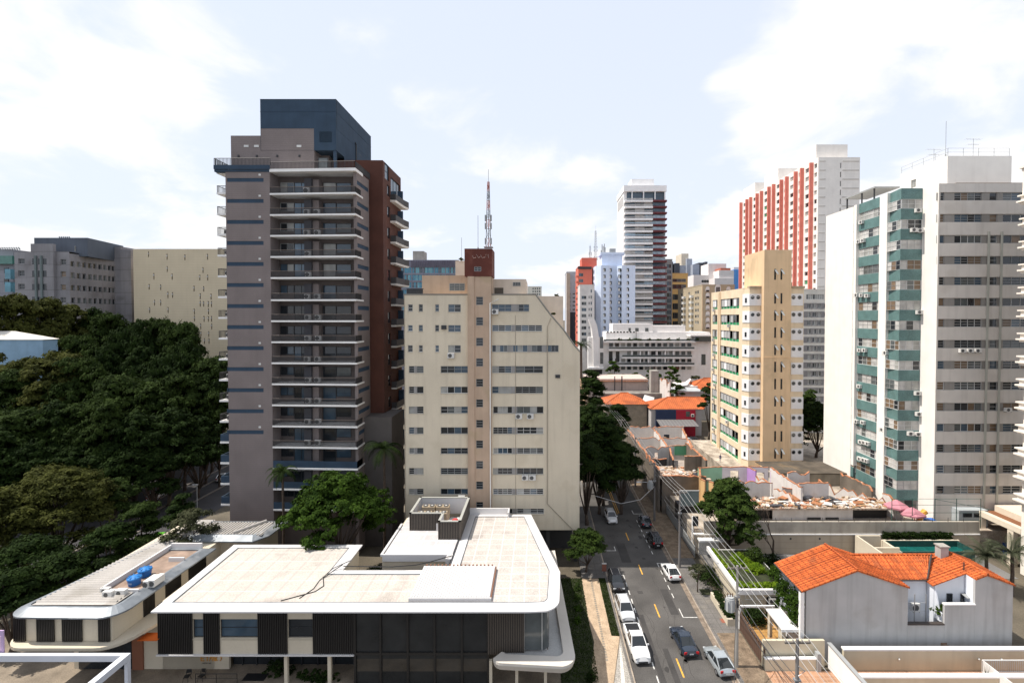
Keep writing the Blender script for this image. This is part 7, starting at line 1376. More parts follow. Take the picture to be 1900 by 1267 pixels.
MB().box(x0, x1, 145.7, 146.4, 0, ZF(761, 146)).build('navy_wall', flat('navy_paint', (.015, .03, .08)), _t); MB().box(x1+.01, x2, 145.7, 146.4, 0, ZF(761, 146)).build('crimson_wall', flat('crimson_paint', (.42, .012, .035)), _t); a = rc(1273, 763, 1280, 773, 145.6); MB().box(a[0], a[1], 145.6, 145.69, a[2], a[3]).build('window', GL_MID, _t); ac_unit(_t, 'F', 145.7, XF(1285, 145.6, 770), ZF(773, 145.6), .9, .8); MB().ext([(x0, 140, 4.2), (XF(1298, 140, 790), 140, 4.2), (XF(1298, 140, 790), 145.6, 5.0), (x0, 145.6, 5.0)], (0, 0, .1)).build('awning_roof', M('awning_grey', (.13, .125, .125), tile=((0, 1.0, (.25, .24, .23), .12),)), _t)
hip(1275, 1345, 727, 701, 168, 14, 4, M('house_pale2', (.42, .40, .38)), 'far_red_house', 'red-roofed house half hidden behind the yellow tower', 1306, 1345)
t_ = thing('sheet_roof_hall', 'low hall with a pale sloping sheet roof beside the far red roof', 'building', (55, 172, 0)); a = XF(1255, 172, 715); b = XF(1302, 172, 700); MB().ext([(a, 168, ZF(716, 168)), (XF(1275, 168, 714), 168, ZF(714, 168)), (b, 182, ZF(699, 182)), (XF(1284, 182, 697), 182, ZF(699, 182))], (0, 0, -.3)).build('roof', M('pale_sheet', (.6, .59, .57), tile=((0, 1.2, (.45, .44, .43), .1),)), t_); MB().box(a+1, b-2, 170, 181, 0, ZF(716, 168)-.4).build('wall', RW, t_)
t_ = thing('pinkish_long_wall', 'long pale pink parapet building in front of the white terraced block', 'building', (30, 172, 0)); a = rc(1088, 703, 1202, 800, 172); MB().box(a[0], a[1], 172, 186, 0, a[3]).build('wall', M('pinkish_wall', (.52, .42, .37), streak=.4, var=.1), t_); MB().box(a[0], a[1], 171.4, 171.9, a[3]-.9, a[3]-.6).build('ledge', BRICK, t_); c = rc(1108, 716, 1123, 721, 172); MB().box(c[0], c[1], 171.9, 171.99, c[2], c[3]).build('slot_window', GL_DARK, t_)
for p, q in ((1140, 1141.5), (1153, 1155)): c = rc(p, 698, q, 730, 170); MB().box(c[0], c[1], 170, 170.4, 0, c[3]).build('sign_post', FR_DARK, t_)
t_ = thing('crumbling_gable', 'tall crumbling white gable fragment with a concrete stump', 'ruin', (44, 165, 0)); a = rc(1208, 688, 1222, 760, 165); MB().box(a[0], a[1], 165, 168, 0, a[3]).build('stump', CONC, t_); ruin_wall(t_, (a[1]+.2, 166), (XF(1238, 160, 730), 157), 0, a[3]-2, RW, .4, 'gable', 2.0, None, 31)
t_ = thing('flat_roof_kiosk', 'low flat-roofed kiosk with white roof units among the red roofs', 'building', (48, 160, 0)); a = rc(1258, 728, 1302, 760, 158); MB().box(a[0], a[1], 158, 166, 0, a[3]).box(a[0]-.6, a[1]+.6, 157.5, 166.3, a[3]+.01, a[3]+.5).build('wall', M('kiosk_grey', (.36, .38, .39)), t_)
for p in (1265, 1271): c = rc(p-2.4, 720, p+2.4, 728, 160); MB().box(c[0], c[1], 160, 161, a[3]+.5, c[3]).build('roof_unit', UNIT_WHITE, t_)
t_ = thing('small_flat_block', 'low dark flat-roofed block behind the two red hipped roofs', 'building', (30, 165, 0)); a = rc(1110, 722, 1250, 760, 163); MB().box(a[0], a[1], 163, 169, 0, a[3]-1.5).build('wall', M('flat_block', (.20, .18, .16), var=.3), t_); MB().ext([(XF(1188, 160, 745), 160, ZF(752, 160)), (XF(1212, 160, 745), 160, ZF(750, 160)), (XF(1214, 163, 736), 162.9, ZF(737, 163)), (XF(1196, 163, 733), 162.9, ZF(732, 163))], (0, 0, -.2)).build('white_sheet_roof', FR_WHITE, t_)
for k in range(6): a = rc(1065+k*1, 0, 1066, 1, 100)
# splintered roof beams hanging out beside the beige block
t_ = thing('roof_timbers', 'bare slanting roof timbers left of the street trees behind the beige block', 'ruin', (14, 165, 0)); m = MB()
for k in range(7): p0 = XZ(1076+k*.5, 702+k*6, 165); p1 = XZ(1086+k*.3, 730+k*5, 160); m.tube([(p0[0], 165, p0[1]), (p1[0], 160, p1[1])], .14, 4)
m.build('timbers', M('old_timber', (.40, .27, .17), var=.3), t_); a = rc(1074, 735, 1092, 800, 164); MB().box(a[0]-4, a[1], 164, 172, 0, a[3]).build('wall', M('old_wall', (.42, .32, .24), var=.2), t_)

# ================================================================== vehicles
TYRE = flat('tyre', (0.012, 0.012, 0.012), .9); RIM = flat('rim', (0.35, 0.35, 0.36), .35, .7); CGL = glass('car_glass', (0.015, 0.018, 0.02), .04); HEAD = flat('headlight_glass', (0.55, 0.57, 0.58), .15); TAIL = flat('tail_light', (0.40, 0.012, 0.015), .25); PLATE = flat('plate', (0.55, 0.55, 0.55)); PLASTIC = flat('dark_plastic', (0.02, 0.02, 0.022), .6)
def vehicle(kind, paint, x, y, rz, label, group='cars on the street', cat='car', name='parked_car'):
    """local frame: nose toward -y, centre at origin; section = (y, half width, sill z, belt z, roof half width or None, roof z)"""
    L_, W, H = {'hatch': (4.1, 1.74, 1.48), 'suv': (4.3, 1.78, 1.68), 'sedan': (4.6, 1.80, 1.45), 'pickup': (5.35, 1.85, 1.75), 'wagon': (4.2, 1.72, 1.62)}[kind]
    h, w = L_/2, W/2; t = thing(name, label, cat, (0, 0, 0), group); hb = .60*H
    if kind == 'sedan': bel = [(-h, .72, .42), (-h+.12, .86, .66), (-h+.5, .97, .78), (-h*.42, 1.0, .90), (h*.42, 1.0, .95), (h-.45, .96, .93), (h-.1, .88, .88), (h, .78, .6)]; cab = [(-h*.42, .9), (-h*.08, H), (h*.30, H-.01), (h*.66, .95)]
    elif kind == 'pickup': bel = [(-h, .74, .55), (-h+.12, .9, .92), (-h+.6, .98, 1.02), (-h*.42, 1.0, 1.10), (h*.3, 1.0, 1.12), (h-.1, .98, 1.12), (h, .95, 1.05)]; cab = [(-h*.46, 1.08), (-h*.16, H), (h*.22, H), (h*.30, 1.12)]
    elif kind == 'hatch': bel = [(-h, .70, .45), (-h+.12, .86, .68), (-h+.5, .97, .80), (-h*.48, 1.0, .92), (h*.5, 1.0, .98), (h-.14, .94, 1.0), (h, .84, .7)]; cab = [(-h*.50, .91), (-h*.10, H), (h*.42, H-.03), (h*.92, 1.0)]
    else: bel = [(-h, .74, .55), (-h+.10, .9, .85), (-h+.5, .98, .98), (-h*.50, 1.0, 1.05), (h*.5, 1.0, 1.08), (h-.1, .96, 1.08), (h, .9, .85)]; cab = [(-h*.54, 1.04), (-h*.20, H), (h*.72, H-.03), (h*.95, 1.08)]
    b = MB(); rows = []
    for (yy, f, zb) in bel:
        ww = w*f; zs = .26 if abs(yy) < h-.05 else .36; pr = [(-ww*.86, zs), (-ww*.985, zs+.12), (-ww, (zs+zb)/2), (-ww*.97, zb-.10), (-ww*.88, zb-.01), (-ww*.5, zb+.03), (0, zb+.045), (ww*.5, zb+.03), (ww*.88, zb-.01), (ww*.97, zb-.10), (ww, (zs+zb)/2), (ww*.985, zs+.12), (ww*.86, zs)]
        rows.append([(px, yy, pz) for px, pz in pr])
    n = len(rows[0])
    for r in rows: b.v.extend(r)
    for i in range(len(rows)-1):
        for k in range(n): b.f.append((i*n+k, i*n+(k+1) % n, (i+1)*n+(k+1) % n, (i+1)*n+k)); b.m.append(0)
    b.f += [tuple(range(n)), tuple(len(b.v)-n+k for k in reversed(range(n)))]; b.m += [0, 0]
    # cabin: roof sheet and pillars in paint, glass areas between
    wb, wr = w*.92, w*.70; (y0, z0), (y1, z1), (y2, z2), (y3, z3) = cab; rf = [(-wr, y1, z1), (wr, y1, z1), (wr, y2, z2), (-wr, y2, z2)]
    b.add([(-wr, y1, z1-.05), (wr, y1, z1-.05), (wr, y2, z2-.05), (-wr, y2, z2-.05), (-wr*.9, y1+.08, z1+.03), (wr*.9, y1+.08, z1+.03), (wr*.9, y2-.08, z2+.03), (-wr*.9, y2-.08, z2+.03)], [(4, 5, 6, 7), (0, 1, 5, 4), (1, 2, 6, 5), (2, 3, 7, 6), (3, 0, 4, 7)], 0)
    for s in (-1, 1):
        b.tube([(s*wb*.97, y0+.02, z0), (s*wr*.99, y1, z1-.02)], .05, 4, 0); b.tube([(s*wr*.99, y2, z2-.02), (s*wb*.97, y3-.02, z3)], .07, 4, 0); ym = (y1+y2)/2+.05; b.tube([(s*(wb-.02), ym, .95), (s*wr*1.0, ym, z1-.03)], .045, 4, 0)
        b.tube([(s*wr*.985, y1, z1-.03), (s*wr*.985, y2, z2-.03)], .045, 4, 0)
    if kind == 'pickup':
        yb0, yb1 = h*.34, h-.12; b.box(-w*.80, w*.80, yb0, yb1, 1.12, 1.168, 1)
        for s in (-1, 1): b.box(s*w*.80, s*w*.99, yb0, h-.02, 1.10, 1.22, 0)
        b.box(-w*.97, w*.97, h-.11, h-.02, 1.10, 1.22, 0)
    body = b.build('body', [paint, BLACK], t, smooth=False)
    body.data.polygons.foreach_set('use_smooth', [True]*len(body.data.polygons)); body.modifiers.new('edges', 'EDGE_SPLIT').split_angle = R(38)
    def pane(nm, a, bq, c, d): MB().quad(a, bq, c, d).build(nm, CGL, t)
    pane('windscreen', (-wb*.95, y0+.03, z0+.02), (wb*.95, y0+.03, z0+.02), (wr*.94, y1+.01, z1-.02), (-wr*.94, y1+.01, z1-.02)); pane('rear_window', (-wb*.95, y3-.03, z3+.02), (wb*.95, y3-.03, z3+.02), (wr*.94, y2-.01, z2-.02), (-wr*.94, y2-.01, z2-.02))
    for s in (-1, 1): pane('side_window', (s*(wb+.0), y0+.1, z0), (s*(wb+.0), y3-.1, z3-.02), (s*wr, y2-.03, z2-.05), (s*wr, y1+.03, z1-.05))
    rw = .33 if kind in ('suv', 'pickup') else .31
    for s in (-1, 1):
        for yy in (-h*.62, h*.60):
            k = MB().tube([(s*(w-.22), yy, rw), (s*(w+.005), yy, rw)], [rw, rw], 16); wh = k.build('wheel', TYRE, t); MB().tube([(s*(w+.006), yy, rw), (s*(w+.02), yy, rw)], [rw*.64, rw*.55], 12).build('rim', RIM, wh)
        zf = bel[1][2]; MB().obox((s*w*.62, -h+.10, zf-.10), (.42, .14, .15), s*-.25).build('headlight', HEAD, t); zr_ = bel[-2][2]; MB().obox((s*w*.72, h-.04, zr_-.16), (.30, .10, .22 if kind != 'suv' else .34), s*.25).build('tail_light', TAIL, t)
        MB().obox((s*(w+.07), y0+.32, z0+.03), (.18, .10, .13)).build('wing_mirror', paint, t)
    MB().box(-.5, .5, -h-.012, -h+.06, .36, .52).build('grille', PLASTIC, t); MB().box(-w*.8, w*.8, h-.06, h+.012, .34, .45).build('bumper_strip', PLASTIC, t); MB().box(-.22, .22, h+.013, h+.02, .56 if kind != 'pickup' else .7, .68 if kind != 'pickup' else .82).build('number_plate', PLATE, t)
    if kind in ('suv', 'wagon'):
        for s in (-1, 1): MB().tube([(s*wr*.86, y1+.2, z1+.07), (s*wr*.86, y2-.15, z2+.07)], .025, 4).build('roof_rail', STEEL, t)
    t.location = (x, y, 0.0); t.rotation_euler = (0, 0, rz); ORG[t.name] = (x, y, 0); return t
CW = carpaint('paint_white', (0.72, 0.72, 0.71)); CS = carpaint('paint_silver', (0.36, 0.39, 0.42), .5); CB = carpaint('paint_black', (0.010, 0.010, 0.012)); CN = carpaint('paint_dark_blue', (0.012, 0.020, 0.035)); CWS = carpaint('paint_silver_white', (0.60, 0.61, 0.62), .2); CGB = carpaint('paint_grey_blue', (0.40, 0.44, 0.46), .4); PI = math.pi
vehicle('suv', CWS, 10.4, 58.1, R(3), 'silver-white compact SUV parked nose to viewer behind the white pickup')
vehicle('pickup', CW, 10.6, 51.9, R(3), 'white pickup truck with an open bed parked at the left kerb', cat='pickup truck')
vehicle('wagon', CB, 10.35, 64.3, R(2), 'black van parked at the left kerb behind the silver SUV', cat='van')
vehicle('suv', CW, 12.75, 85.3, R(2), 'white SUV driving toward the viewer in the left lane', name='moving_car')
vehicle('hatch', CN, 18.45, 83.6, PI+R(-3), 'black hatchback parked at the right kerb by the utility pole, farthest one')
vehicle('suv', CB, 18.4, 76.6, PI+R(2), 'black SUV with red tail lights parked at the right kerb')
vehicle('hatch', CW, 18.35, 66.9, PI+R(4), 'white hatchback parked alone at the right kerb')
vehicle('sedan', CN, 15.85, 52.5, PI+R(5), 'dark blue sedan driving away along the right lane', name='moving_car')
vehicle('hatch', CGB, 18.55, 49.4, PI+R(6), 'silver-blue hatchback at the right kerb by the bottom edge')
vehicle('wagon', CWS, 42.3, 137, R(80), 'white car in the yard beyond the street-side ruin'); vehicle('hatch', CB, 44.8, 139.5, R(80), 'black car under the awning beyond the street-side ruin')
vehicle('hatch', CWS, -70.0, 106.5, R(200), 'silver car on the avenue in front of the park trees, farther one', 'cars on the avenue', name='moving_car'); vehicle('hatch', CW, -76.0, 95.5, R(195), 'white car on the avenue half hidden by trees, nearer one', 'cars on the avenue', name='moving_car')
vehicle('hatch', carpaint('paint_lime', (.12, .42, .03)), -60.6, 77.0, R(195), 'bright green car on the avenue behind the corrugated wing', 'cars on the avenue', name='moving_car')

# ================================================================== utility poles, wires, street trees' pits, signs
PCON = M('pole_concrete', (0.30, 0.285, 0.26), streak=.3); WIRE = flat('wire', (0.05, 0.05, 0.052), .6); WIREL = flat('wire_light', (0.34, 0.34, 0.34), .5)
def pole(x, y, H, label, transformer=False, lamp=False, light=False):
    t = thing('utility_pole', label, 'utility pole', (x, y, .13), 'utility poles along the right pavement'); MB().cyl(x, y, .13, H, .19, 10, 0, .12).build('shaft', PCON if light else M('pole_dark', (0.17, 0.16, 0.155), streak=.3), t)
    c = MB().box(x-1.0, x+1.0, y-.07, y+.07, H-.35, H-.22); c.build('crossarm', M('crossarm_wood', (.16, .14, .12)), t); n = MB()
    for dx in (-.9, -.35, .35, .9): m = MB().cyl(x+dx, y, H-.215, H-.02, .045, 6); m.build('insulator', flat('porcelain', (.35, .33, .3)), t)
    MB().box(x-.25, x+.25, y-.16, y+.16, H-3.3, H-3.15).tube([(x, y-.2, H-2.0), (x+.5, y-.2, H-2.4), (x, y-.18, H-2.8)], .04, 5).build('bracket', STEEL, t); MB().cyl(x, y-.2, H-4.2, H-3.5, .12, 8).build('cable_box', PLASTIC, t)
    if transformer:
        b = MB().cyl(x-.75, y-.1, H-4.6, H-3.3, .42, 12); b.cyl(x-.75, y-.1, H-3.29, H-3.15, .35, 12)
        for k in range(8): a = k*math.pi/4; b.obox((x-.75+.46*math.cos(a), y-.1+.46*math.sin(a), H-4.0), (.14, .03, 1.0), a)
        tr = b.build('transformer', M('transformer_grey', (.38, .39, .39)), t)
        for k in range(3): MB().cyl(x-1.0+.25*k, y-.1, H-3.145, H-2.8, .05, 6).build('bushing', M('bushing_brown', (.1, .05, .03)), tr)
    if lamp:
        MB().tube([(x, y, H-4), (x-1.4, y-.2, H-3.4), (x-2.6, y-.3, H-3.3)], .05, 6).build('lamp_arm', STEEL, t); MB().obox((x-2.9, y-.3, H-3.32), (.7, .28, .14)).build('lamp_head', flat('lamp_pale', (.55, .55, .55)), t)
    return t
PX = 20.25; POLES = [(20.1, 37.2, 11.0), (20.3, 49.1, 10.6), (20.15, 68.8, 11.2), (20.35, 84.8, 10.4), (20.4, 102, 10.6), (20.4, 120, 10.6)]
pole(*POLES[0], 'dark utility pole with wooden crossarms at the bottom edge, nearest one'); pole(*POLES[1], 'pale concrete utility pole carrying a grey transformer beside the driveway', True, False, True); pole(*POLES[2], 'utility pole with a street lamp arm near the white hatchback', False, False); pole(*POLES[3], 'utility pole behind the parked black cars with a transformer and lamp', True, True); pole(*POLES[4], 'utility pole by the street trees at the end of the ruins'); pole(*POLES[5], 'farthest utility pole beyond the ruined plots')
def wire(pts, sag, r, label, mat, n=8):
    out = []
    for a, b in zip(pts, pts[1:]):
        for i in range(n): f = i/n; out.append((a[0]+(b[0]-a[0])*f, a[1]+(b[1]-a[1])*f, a[2]+(b[2]-a[2])*f-sag*4*f*(1-f)))
    out.append(pts[-1]); return tag(MB().tube(out, r, 4).build('overhead_wire', mat), label, 'wire', 'overhead wires between the poles')
_far = [(20.4, 20, 11)]
for k, dx in enumerate((-.9, -.35, .35, .9)): wire([(20.1+dx, 22, 11.2)]+[(p[0]+dx, p[1], p[2]) for p in POLES]+[(20.4+dx, 150, 10.6)], .35, .022, ('light overhead wire at pole-top level on the street side', 'light overhead wire at pole-top level left of the shafts', 'light overhead wire at pole-top level right of the shafts', 'light overhead wire at pole-top level on the house side')[k], WIREL)
for k, (dz, dx) in enumerate(((-3.2, .15), (-3.6, -.05), (-4.0, .22), (-4.3, .05))): wire([(20.1+dx, 22, 11+dz)]+[(p[0]+dx, p[1]-.2, p[2]+dz) for p in POLES]+[(20.4+dx, 150, 10.6+dz)], .5+.1*k, .035, ('upper dark cable of the lower bundle on the poles', 'second dark cable of the lower bundle on the poles', 'third dark cable of the lower bundle on the poles', 'lowest dark cable of the bundle on the poles')[k], WIRE)
tag(MB().tube([(9.3, 79.2, 6.6), (13.5, 79.0, 5.4), (17, 80.5, 5.5), (20.3, 84.6, 6.3)], .05, 5).build('span_cable', WIREL), 'pale cable slung across the street above the white SUV', 'cable')
tag(MB().tube([(20.2, 48.9, 7.2), (18.6, 45.5, 4.0), (17.2, 42, .5)], .03, 5).build('stay_wire', WIRE), 'slack black stay wire running down from the transformer pole', 'cable')
tag(MB().tube([(20.15, 68.8, 7), (22.5, 63, 6.2), (25.2, 56, 4.6)], .03, 4).build('service_cable', WIRE), 'service cable from the mid-street pole to the garden block', 'cable')
# slim pole with panel inside the pavement fence, lamp post on the avenue
x, y = G(1285, 1022); t_ = thing('meter_post', 'short pale post with a dark meter box at the plot corner', 'post', (x, y, 0)); MB().cyl(x, y, 0, 5.4, .16, 8).build('shaft', TRIM_WHITE, t_); MB().box(x-.05, x+.75, y-.35, y-.17, 4.0, 5.5).build('meter_box', FR_DARK, t_)
x, y = G(366, 945); t_ = thing('street_lamp', 'slim lamp post on the avenue median beyond the wing roof', 'street lamp', (x, y, 0)); MB().cyl(x, y, 0, 4.6, .07, 6).build('post', FR_GREY, t_); MB().obox((x-.35, y, 4.68), (1.0, .3, .14)).build('lamp_head', flat('lamp_pale', (.55, .55, .55)), t_)
# kerbside planter, manhole, ramp
t_ = thing('planter_box', 'low cream planter wall with a hedge beside the transformer pole', 'planter', (22.6, 57, .13)); MB().box(21.9, 23.0, 55.6, 61.2, .135, .95).build('box_wall', CREAM, t_)
tag(MB().box(21.5, 22.1, 56.2, 57.0, .137, .15).build('manhole_cover', M('cover_red', (.24, .09, .06))), 'reddish inspection cover in the right pavement', 'cover')
t_ = thing('barrier_panel', 'small brown and white barrier board beside the left pavement', 'barrier', (*G(1121, 1063), 0)); x, y = G(1121, 1063); MB().box(x-.3, x+.3, y-.06, y+.06, .3, 1.3).build('board', M('barrier_brown', (.25, .10, .07)), t_); MB().box(x-.32, x+.32, y-.07, y+.07, 1.301, 1.45).build('white_cap', FR_WHITE, t_); MB().box(x-.25, x-.18, y-.05, y+.05, .09, .299).build('foot', FR_GREY, t_); MB().box(x+.18, x+.25, y-.05, y+.05, .09, .299).build('foot', FR_GREY, t_)

# ================================================================== person by the side gate
def person(x, y, z, rz, label):
    bm_v = [(0, 0, .93), (0, 0, 1.10), (0, .01, 1.28), (0, .01, 1.42), (0, 0, 1.50), (0, -.02, 1.58), (0, -.03, 1.70), (.09, 0, .88), (.10, -.02, .49), (.10, .02, .08), (.10, -.12, .04), (-.09, 0, .88), (-.10, .05, .49), (-.11, .10, .08), (-.11, -.02, .04), (.17, .01, 1.41), (.23, .03, 1.13), (.24, -.06, .88), (.24, -.10, .80), (-.17, .01, 1.41), (-.23, .03, 1.13), (-.22, -.08, .90), (-.22, -.12, .82)]
    rad = [.13, .13, .15, .13, .055, .075, .095, .09, .065, .045, .035, .09, .065, .045, .035, .06, .045, .035, .03, .06, .045, .035, .03]
    ed = [(0, 1), (1, 2), (2, 3), (3, 4), (4, 5), (5, 6), (0, 7), (7, 8), (8, 9), (9, 10), (0, 11), (11, 12), (12, 13), (13, 14), (3, 15), (15, 16), (16, 17), (17, 18), (3, 19), (19, 20), (20, 21), (21, 22)]
    me = bpy.data.meshes.new('person'); me.from_pydata(bm_v, ed, []); o = bpy.data.objects.new('person', me); COL.objects.link(o); o.modifiers.new('skin', 'SKIN')
    for i, r in enumerate(rad): me.skin_vertices[0].data[i].radius = (r, r*.85)
    me.skin_vertices[0].data[0].use_root = True; o.modifiers.new('sub', 'SUBSURF').render_levels = 2
    m = bpy.data.materials.new('person_clothes'); m.use_nodes = True; nt = m.node_tree; N = nt.nodes; L = nt.links; tc = N.new('ShaderNodeTexCoord'); sp = N.new('ShaderNodeSeparateXYZ'); L.new(tc.outputs['Object'], sp.inputs[0]); rp = N.new('ShaderNodeValToRGB'); rp.color_ramp.interpolation = 'CONSTANT'; dv = N.new('ShaderNodeMath'); dv.operation = 'DIVIDE'; dv.inputs[1].default_value = 1.8; L.new(sp.outputs[2], dv.inputs[0]); L.new(dv.outputs[0], rp.inputs[0]); e = rp.color_ramp.elements; e[0].position = 0; e[0].color = (.02, .02, .02, 1); e[1].position = .05; e[1].color = (.05, .07, .13, 1)
    for p, c in ((.52, (.62, .62, .62, 1)), (.82, (.30, .17, .11, 1)), (.93, (.015, .012, .01, 1))): q = e.new(p); q.color = c
    L.new(rp.outputs[0], N['Principled BSDF'].inputs['Base Color']); me.materials.append(m); o.location = (x, y, z); o.rotation_euler = (0, 0, rz); tag(o, label, 'person'); ORG[o.name] = (x, y, z)
    fc = MB()
    for s in (-1, 1): fc.ball((x+s*.03, y-.115, z+1.66), .011, (1, 1, 1), 6, 0)
    fc.build('eyes', BLACK, o)
    hair = MB().ball((x, y-.02, z+1.71), .10, (1, 1.05, .9), 10); hair.build('hair', flat('hair_dark', (.012, .009, .007)), o)
x, y = G(1332, 1040); person(x, y, .02, .5, 'person in a white shirt and dark trousers standing by the white side gate')
x, y = G(1336.5, 857, 3.4); person(x, y, 3.4, -.4, 'person in dark clothes standing at the foot of the yellow tower')
bpy.data.objects['person.001'].data.materials[0] = bpy.data.objects['person.001'].data.materials[0].copy(); _e = bpy.data.objects['person.001'].data.materials[0].node_tree.nodes['Color Ramp'].color_ramp.elements; _e[2].color = (.02, .025, .09, 1)

# ================================================================== trees and plants
BARK = M('bark', (0.075, 0.055, 0.042), .95, var=.3, scale=2.0, fine=.4); nprng = np.random.default_rng(5)
LEAF = {'park': leafmat('leaf_park', (0.008, 0.016, 0.004), (0.042, 0.068, 0.013)), 'olive': leafmat('leaf_olive', (0.017, 0.022, 0.006), (0.088, 0.094, 0.020)), 'deep': leafmat('leaf_deep', (0.005, 0.012, 0.003), (0.027, 0.048, 0.009)), 'bright': leafmat('leaf_bright', (0.008, 0.022, 0.003), (0.050, 0.092, 0.010)), 'lime': leafmat('leaf_lime', (0.05, 0.11, 0.006), (0.19, 0.27, 0.015)), 'round': leafmat('leaf_round', (0.010, 0.022, 0.005), (0.050, 0.080, 0.014)), 'grey': leafmat('leaf_grey', (0.02, 0.024, 0.012), (0.075, 0.08, 0.04)), 'palm': leafmat('leaf_palm', (0.020, 0.026, 0.014), (0.09, 0.10, 0.06))}
def leaf_mesh(name, clumps, per, size, spread, mat, flatn=0.0):
    """clumps: array (n,4) of centre and radius; every clump is a loose ball of small diamond leaves"""
    c = np.repeat(np.asarray(clumps, float), per, axis=0); n = len(c); d = nprng.normal(size=(n, 3)); d /= np.linalg.norm(d, axis=1)[:, None]
    d[:, 2] = np.where(d[:, 2] < -.3, -d[:, 2]*.6, d[:, 2]); p = c[:, :3] + d*(c[:, 3:4]*spread*nprng.uniform(.45, 1.05, (n, 1)))*np.array([1, 1, .72])
    nn = d*.75 + nprng.normal(size=(n, 3))*.42; nn[:, 2] += .40+flatn
    if np.asarray(clumps).shape[1] > 4: nn += c[:, 4:7]*.75
    nn /= np.linalg.norm(nn, axis=1)[:, None]; a = np.cross(nn, nprng.normal(size=(n, 3))); a /= np.linalg.norm(a, axis=1)[:, None]; b = np.cross(nn, a)
    s = size*nprng.uniform(.6, 1.35, (n, 1)); v = np.stack([p-a*s, p-b*s*.5+nn*s*.08, p+a*s, p+b*s*.5+nn*s*.08], 1).reshape(-1, 3)
    me = bpy.data.meshes.new(name); me.vertices.add(4*n); me.vertices.foreach_set('co', v.ravel()); me.loops.add(4*n); me.loops.foreach_set('vertex_index', np.arange(4*n)); me.polygons.add(n); me.polygons.foreach_set('loop_start', np.arange(n)*4); me.update(calc_edges=True); me.validate(); me.materials.append(mat); return me
def crown_clumps(seed, blobs, per_blob, rc_=.75):
    r = np.random.default_rng(seed); out = []
    for (x, y, z, rx, ry, rz) in blobs:
        k = per_blob; d = r.normal(size=(k, 3)); d /= np.linalg.norm(d, axis=1)[:, None]; d[:, 2] = np.where(d[:, 2] < -.35, -d[:, 2], d[:, 2]); q = r.uniform(.55, 1.0, (k, 1)); out.append(np.hstack([np.array([x, y, z]) + d*q*np.array([rx, ry, rz]), r.uniform(.6, 1.25, (k, 1))*rc_, d]))
    return np.vstack(out)
def blobs_for(seed, R_, H, n, flat_=.5, shape='dome'):
    r = random.Random(seed); out = []
    for i in range(n):
        a = 2.4*i+r.uniform(-.4, .4); f = math.sqrt((i+.5)/n)*r.uniform(.82, 1.05); x, y = R_*f*.72*math.cos(a), R_*f*.72*math.sin(a)
        z = H*(1-.55*f*f)-R_*flat_*.5+r.uniform(-.08, .08)*H if shape == 'dome' else H*(.95-.75*f*r.uniform(.5, 1.1)); s = R_*r.uniform(.26, .42); out.append((x, y, z, s, s, s*(.55 if shape == 'dome' else .8)))
    return out
def make_tree(name, seed, R_, H, leaf, nb=16, pb=26, per=34, size=.2, shape='dome', crown_z=.45, trunk=.3, flat_=.5, rc_=None, low=None):
    """tree at the origin: tapered trunk with limbs into the crown's clumps"""
    t = thing(name, None, 'tree', (0, 0, 0)); bl = blobs_for(seed, R_, H*(1-crown_z), nb, flat_, shape); zc = H*crown_z; bl = [(x, y, z+zc, a, b, c) for x, y, z, a, b, c in bl]
    if low: bl += low
    me = leaf_mesh('crown', crown_clumps(seed, bl, pb, rc_ or R_*.13), per, size, 1.0, LEAF[leaf]); c = bpy.data.objects.new('crown', me); COL.objects.link(c); c.parent = t
    m = MB(); r = random.Random(seed); top = H*crown_z*.85; pts = [(0, 0, -.5), (r.uniform(-.1, .1), r.uniform(-.1, .1), top*.5), (r.uniform(-.3, .3), r.uniform(-.3, .3), top)]; m.tube(pts, [trunk*1.3, trunk, trunk*.75], 8)
    for b in bl[::2]: q = Vector(pts[2]); e = Vector(b[:3]); mid = q.lerp(e, .5)+Vector((r.uniform(-.4, .4), r.uniform(-.4, .4), -.12*H*.2)); m.tube([q-Vector((0, 0, .3)), mid, e], [trunk*.55, trunk*.34, trunk*.1], 5)
    m.build('trunk', BARK, t, smooth=True); return t
GRP = None
def place(t, first, x, y, z, s, rz, label, group):
    o = t if first else copy_tree(t); o.location = (x, y, z); o.scale = (s[0], s[0], s[1]) if isinstance(s, tuple) else (s, s, s); o.rotation_euler = (0, 0, rz); o['label'] = label; o['category'] = 'tree'
    if group: o['group'] = group
    return o
PK = [make_tree('park_tree', 21, 7.5, 17, 'park', 24, 26, 40, .27, crown_z=.22, rc_=.85), make_tree('park_tree', 22, 6.5, 18, 'olive', 22, 26, 40, .25, flat_=.35, crown_z=.3, rc_=.75), make_tree('park_tree', 23, 7.0, 15, 'deep', 24, 26, 40, .27, crown_z=.15, rc_=.85)]
used = [0, 0, 0]
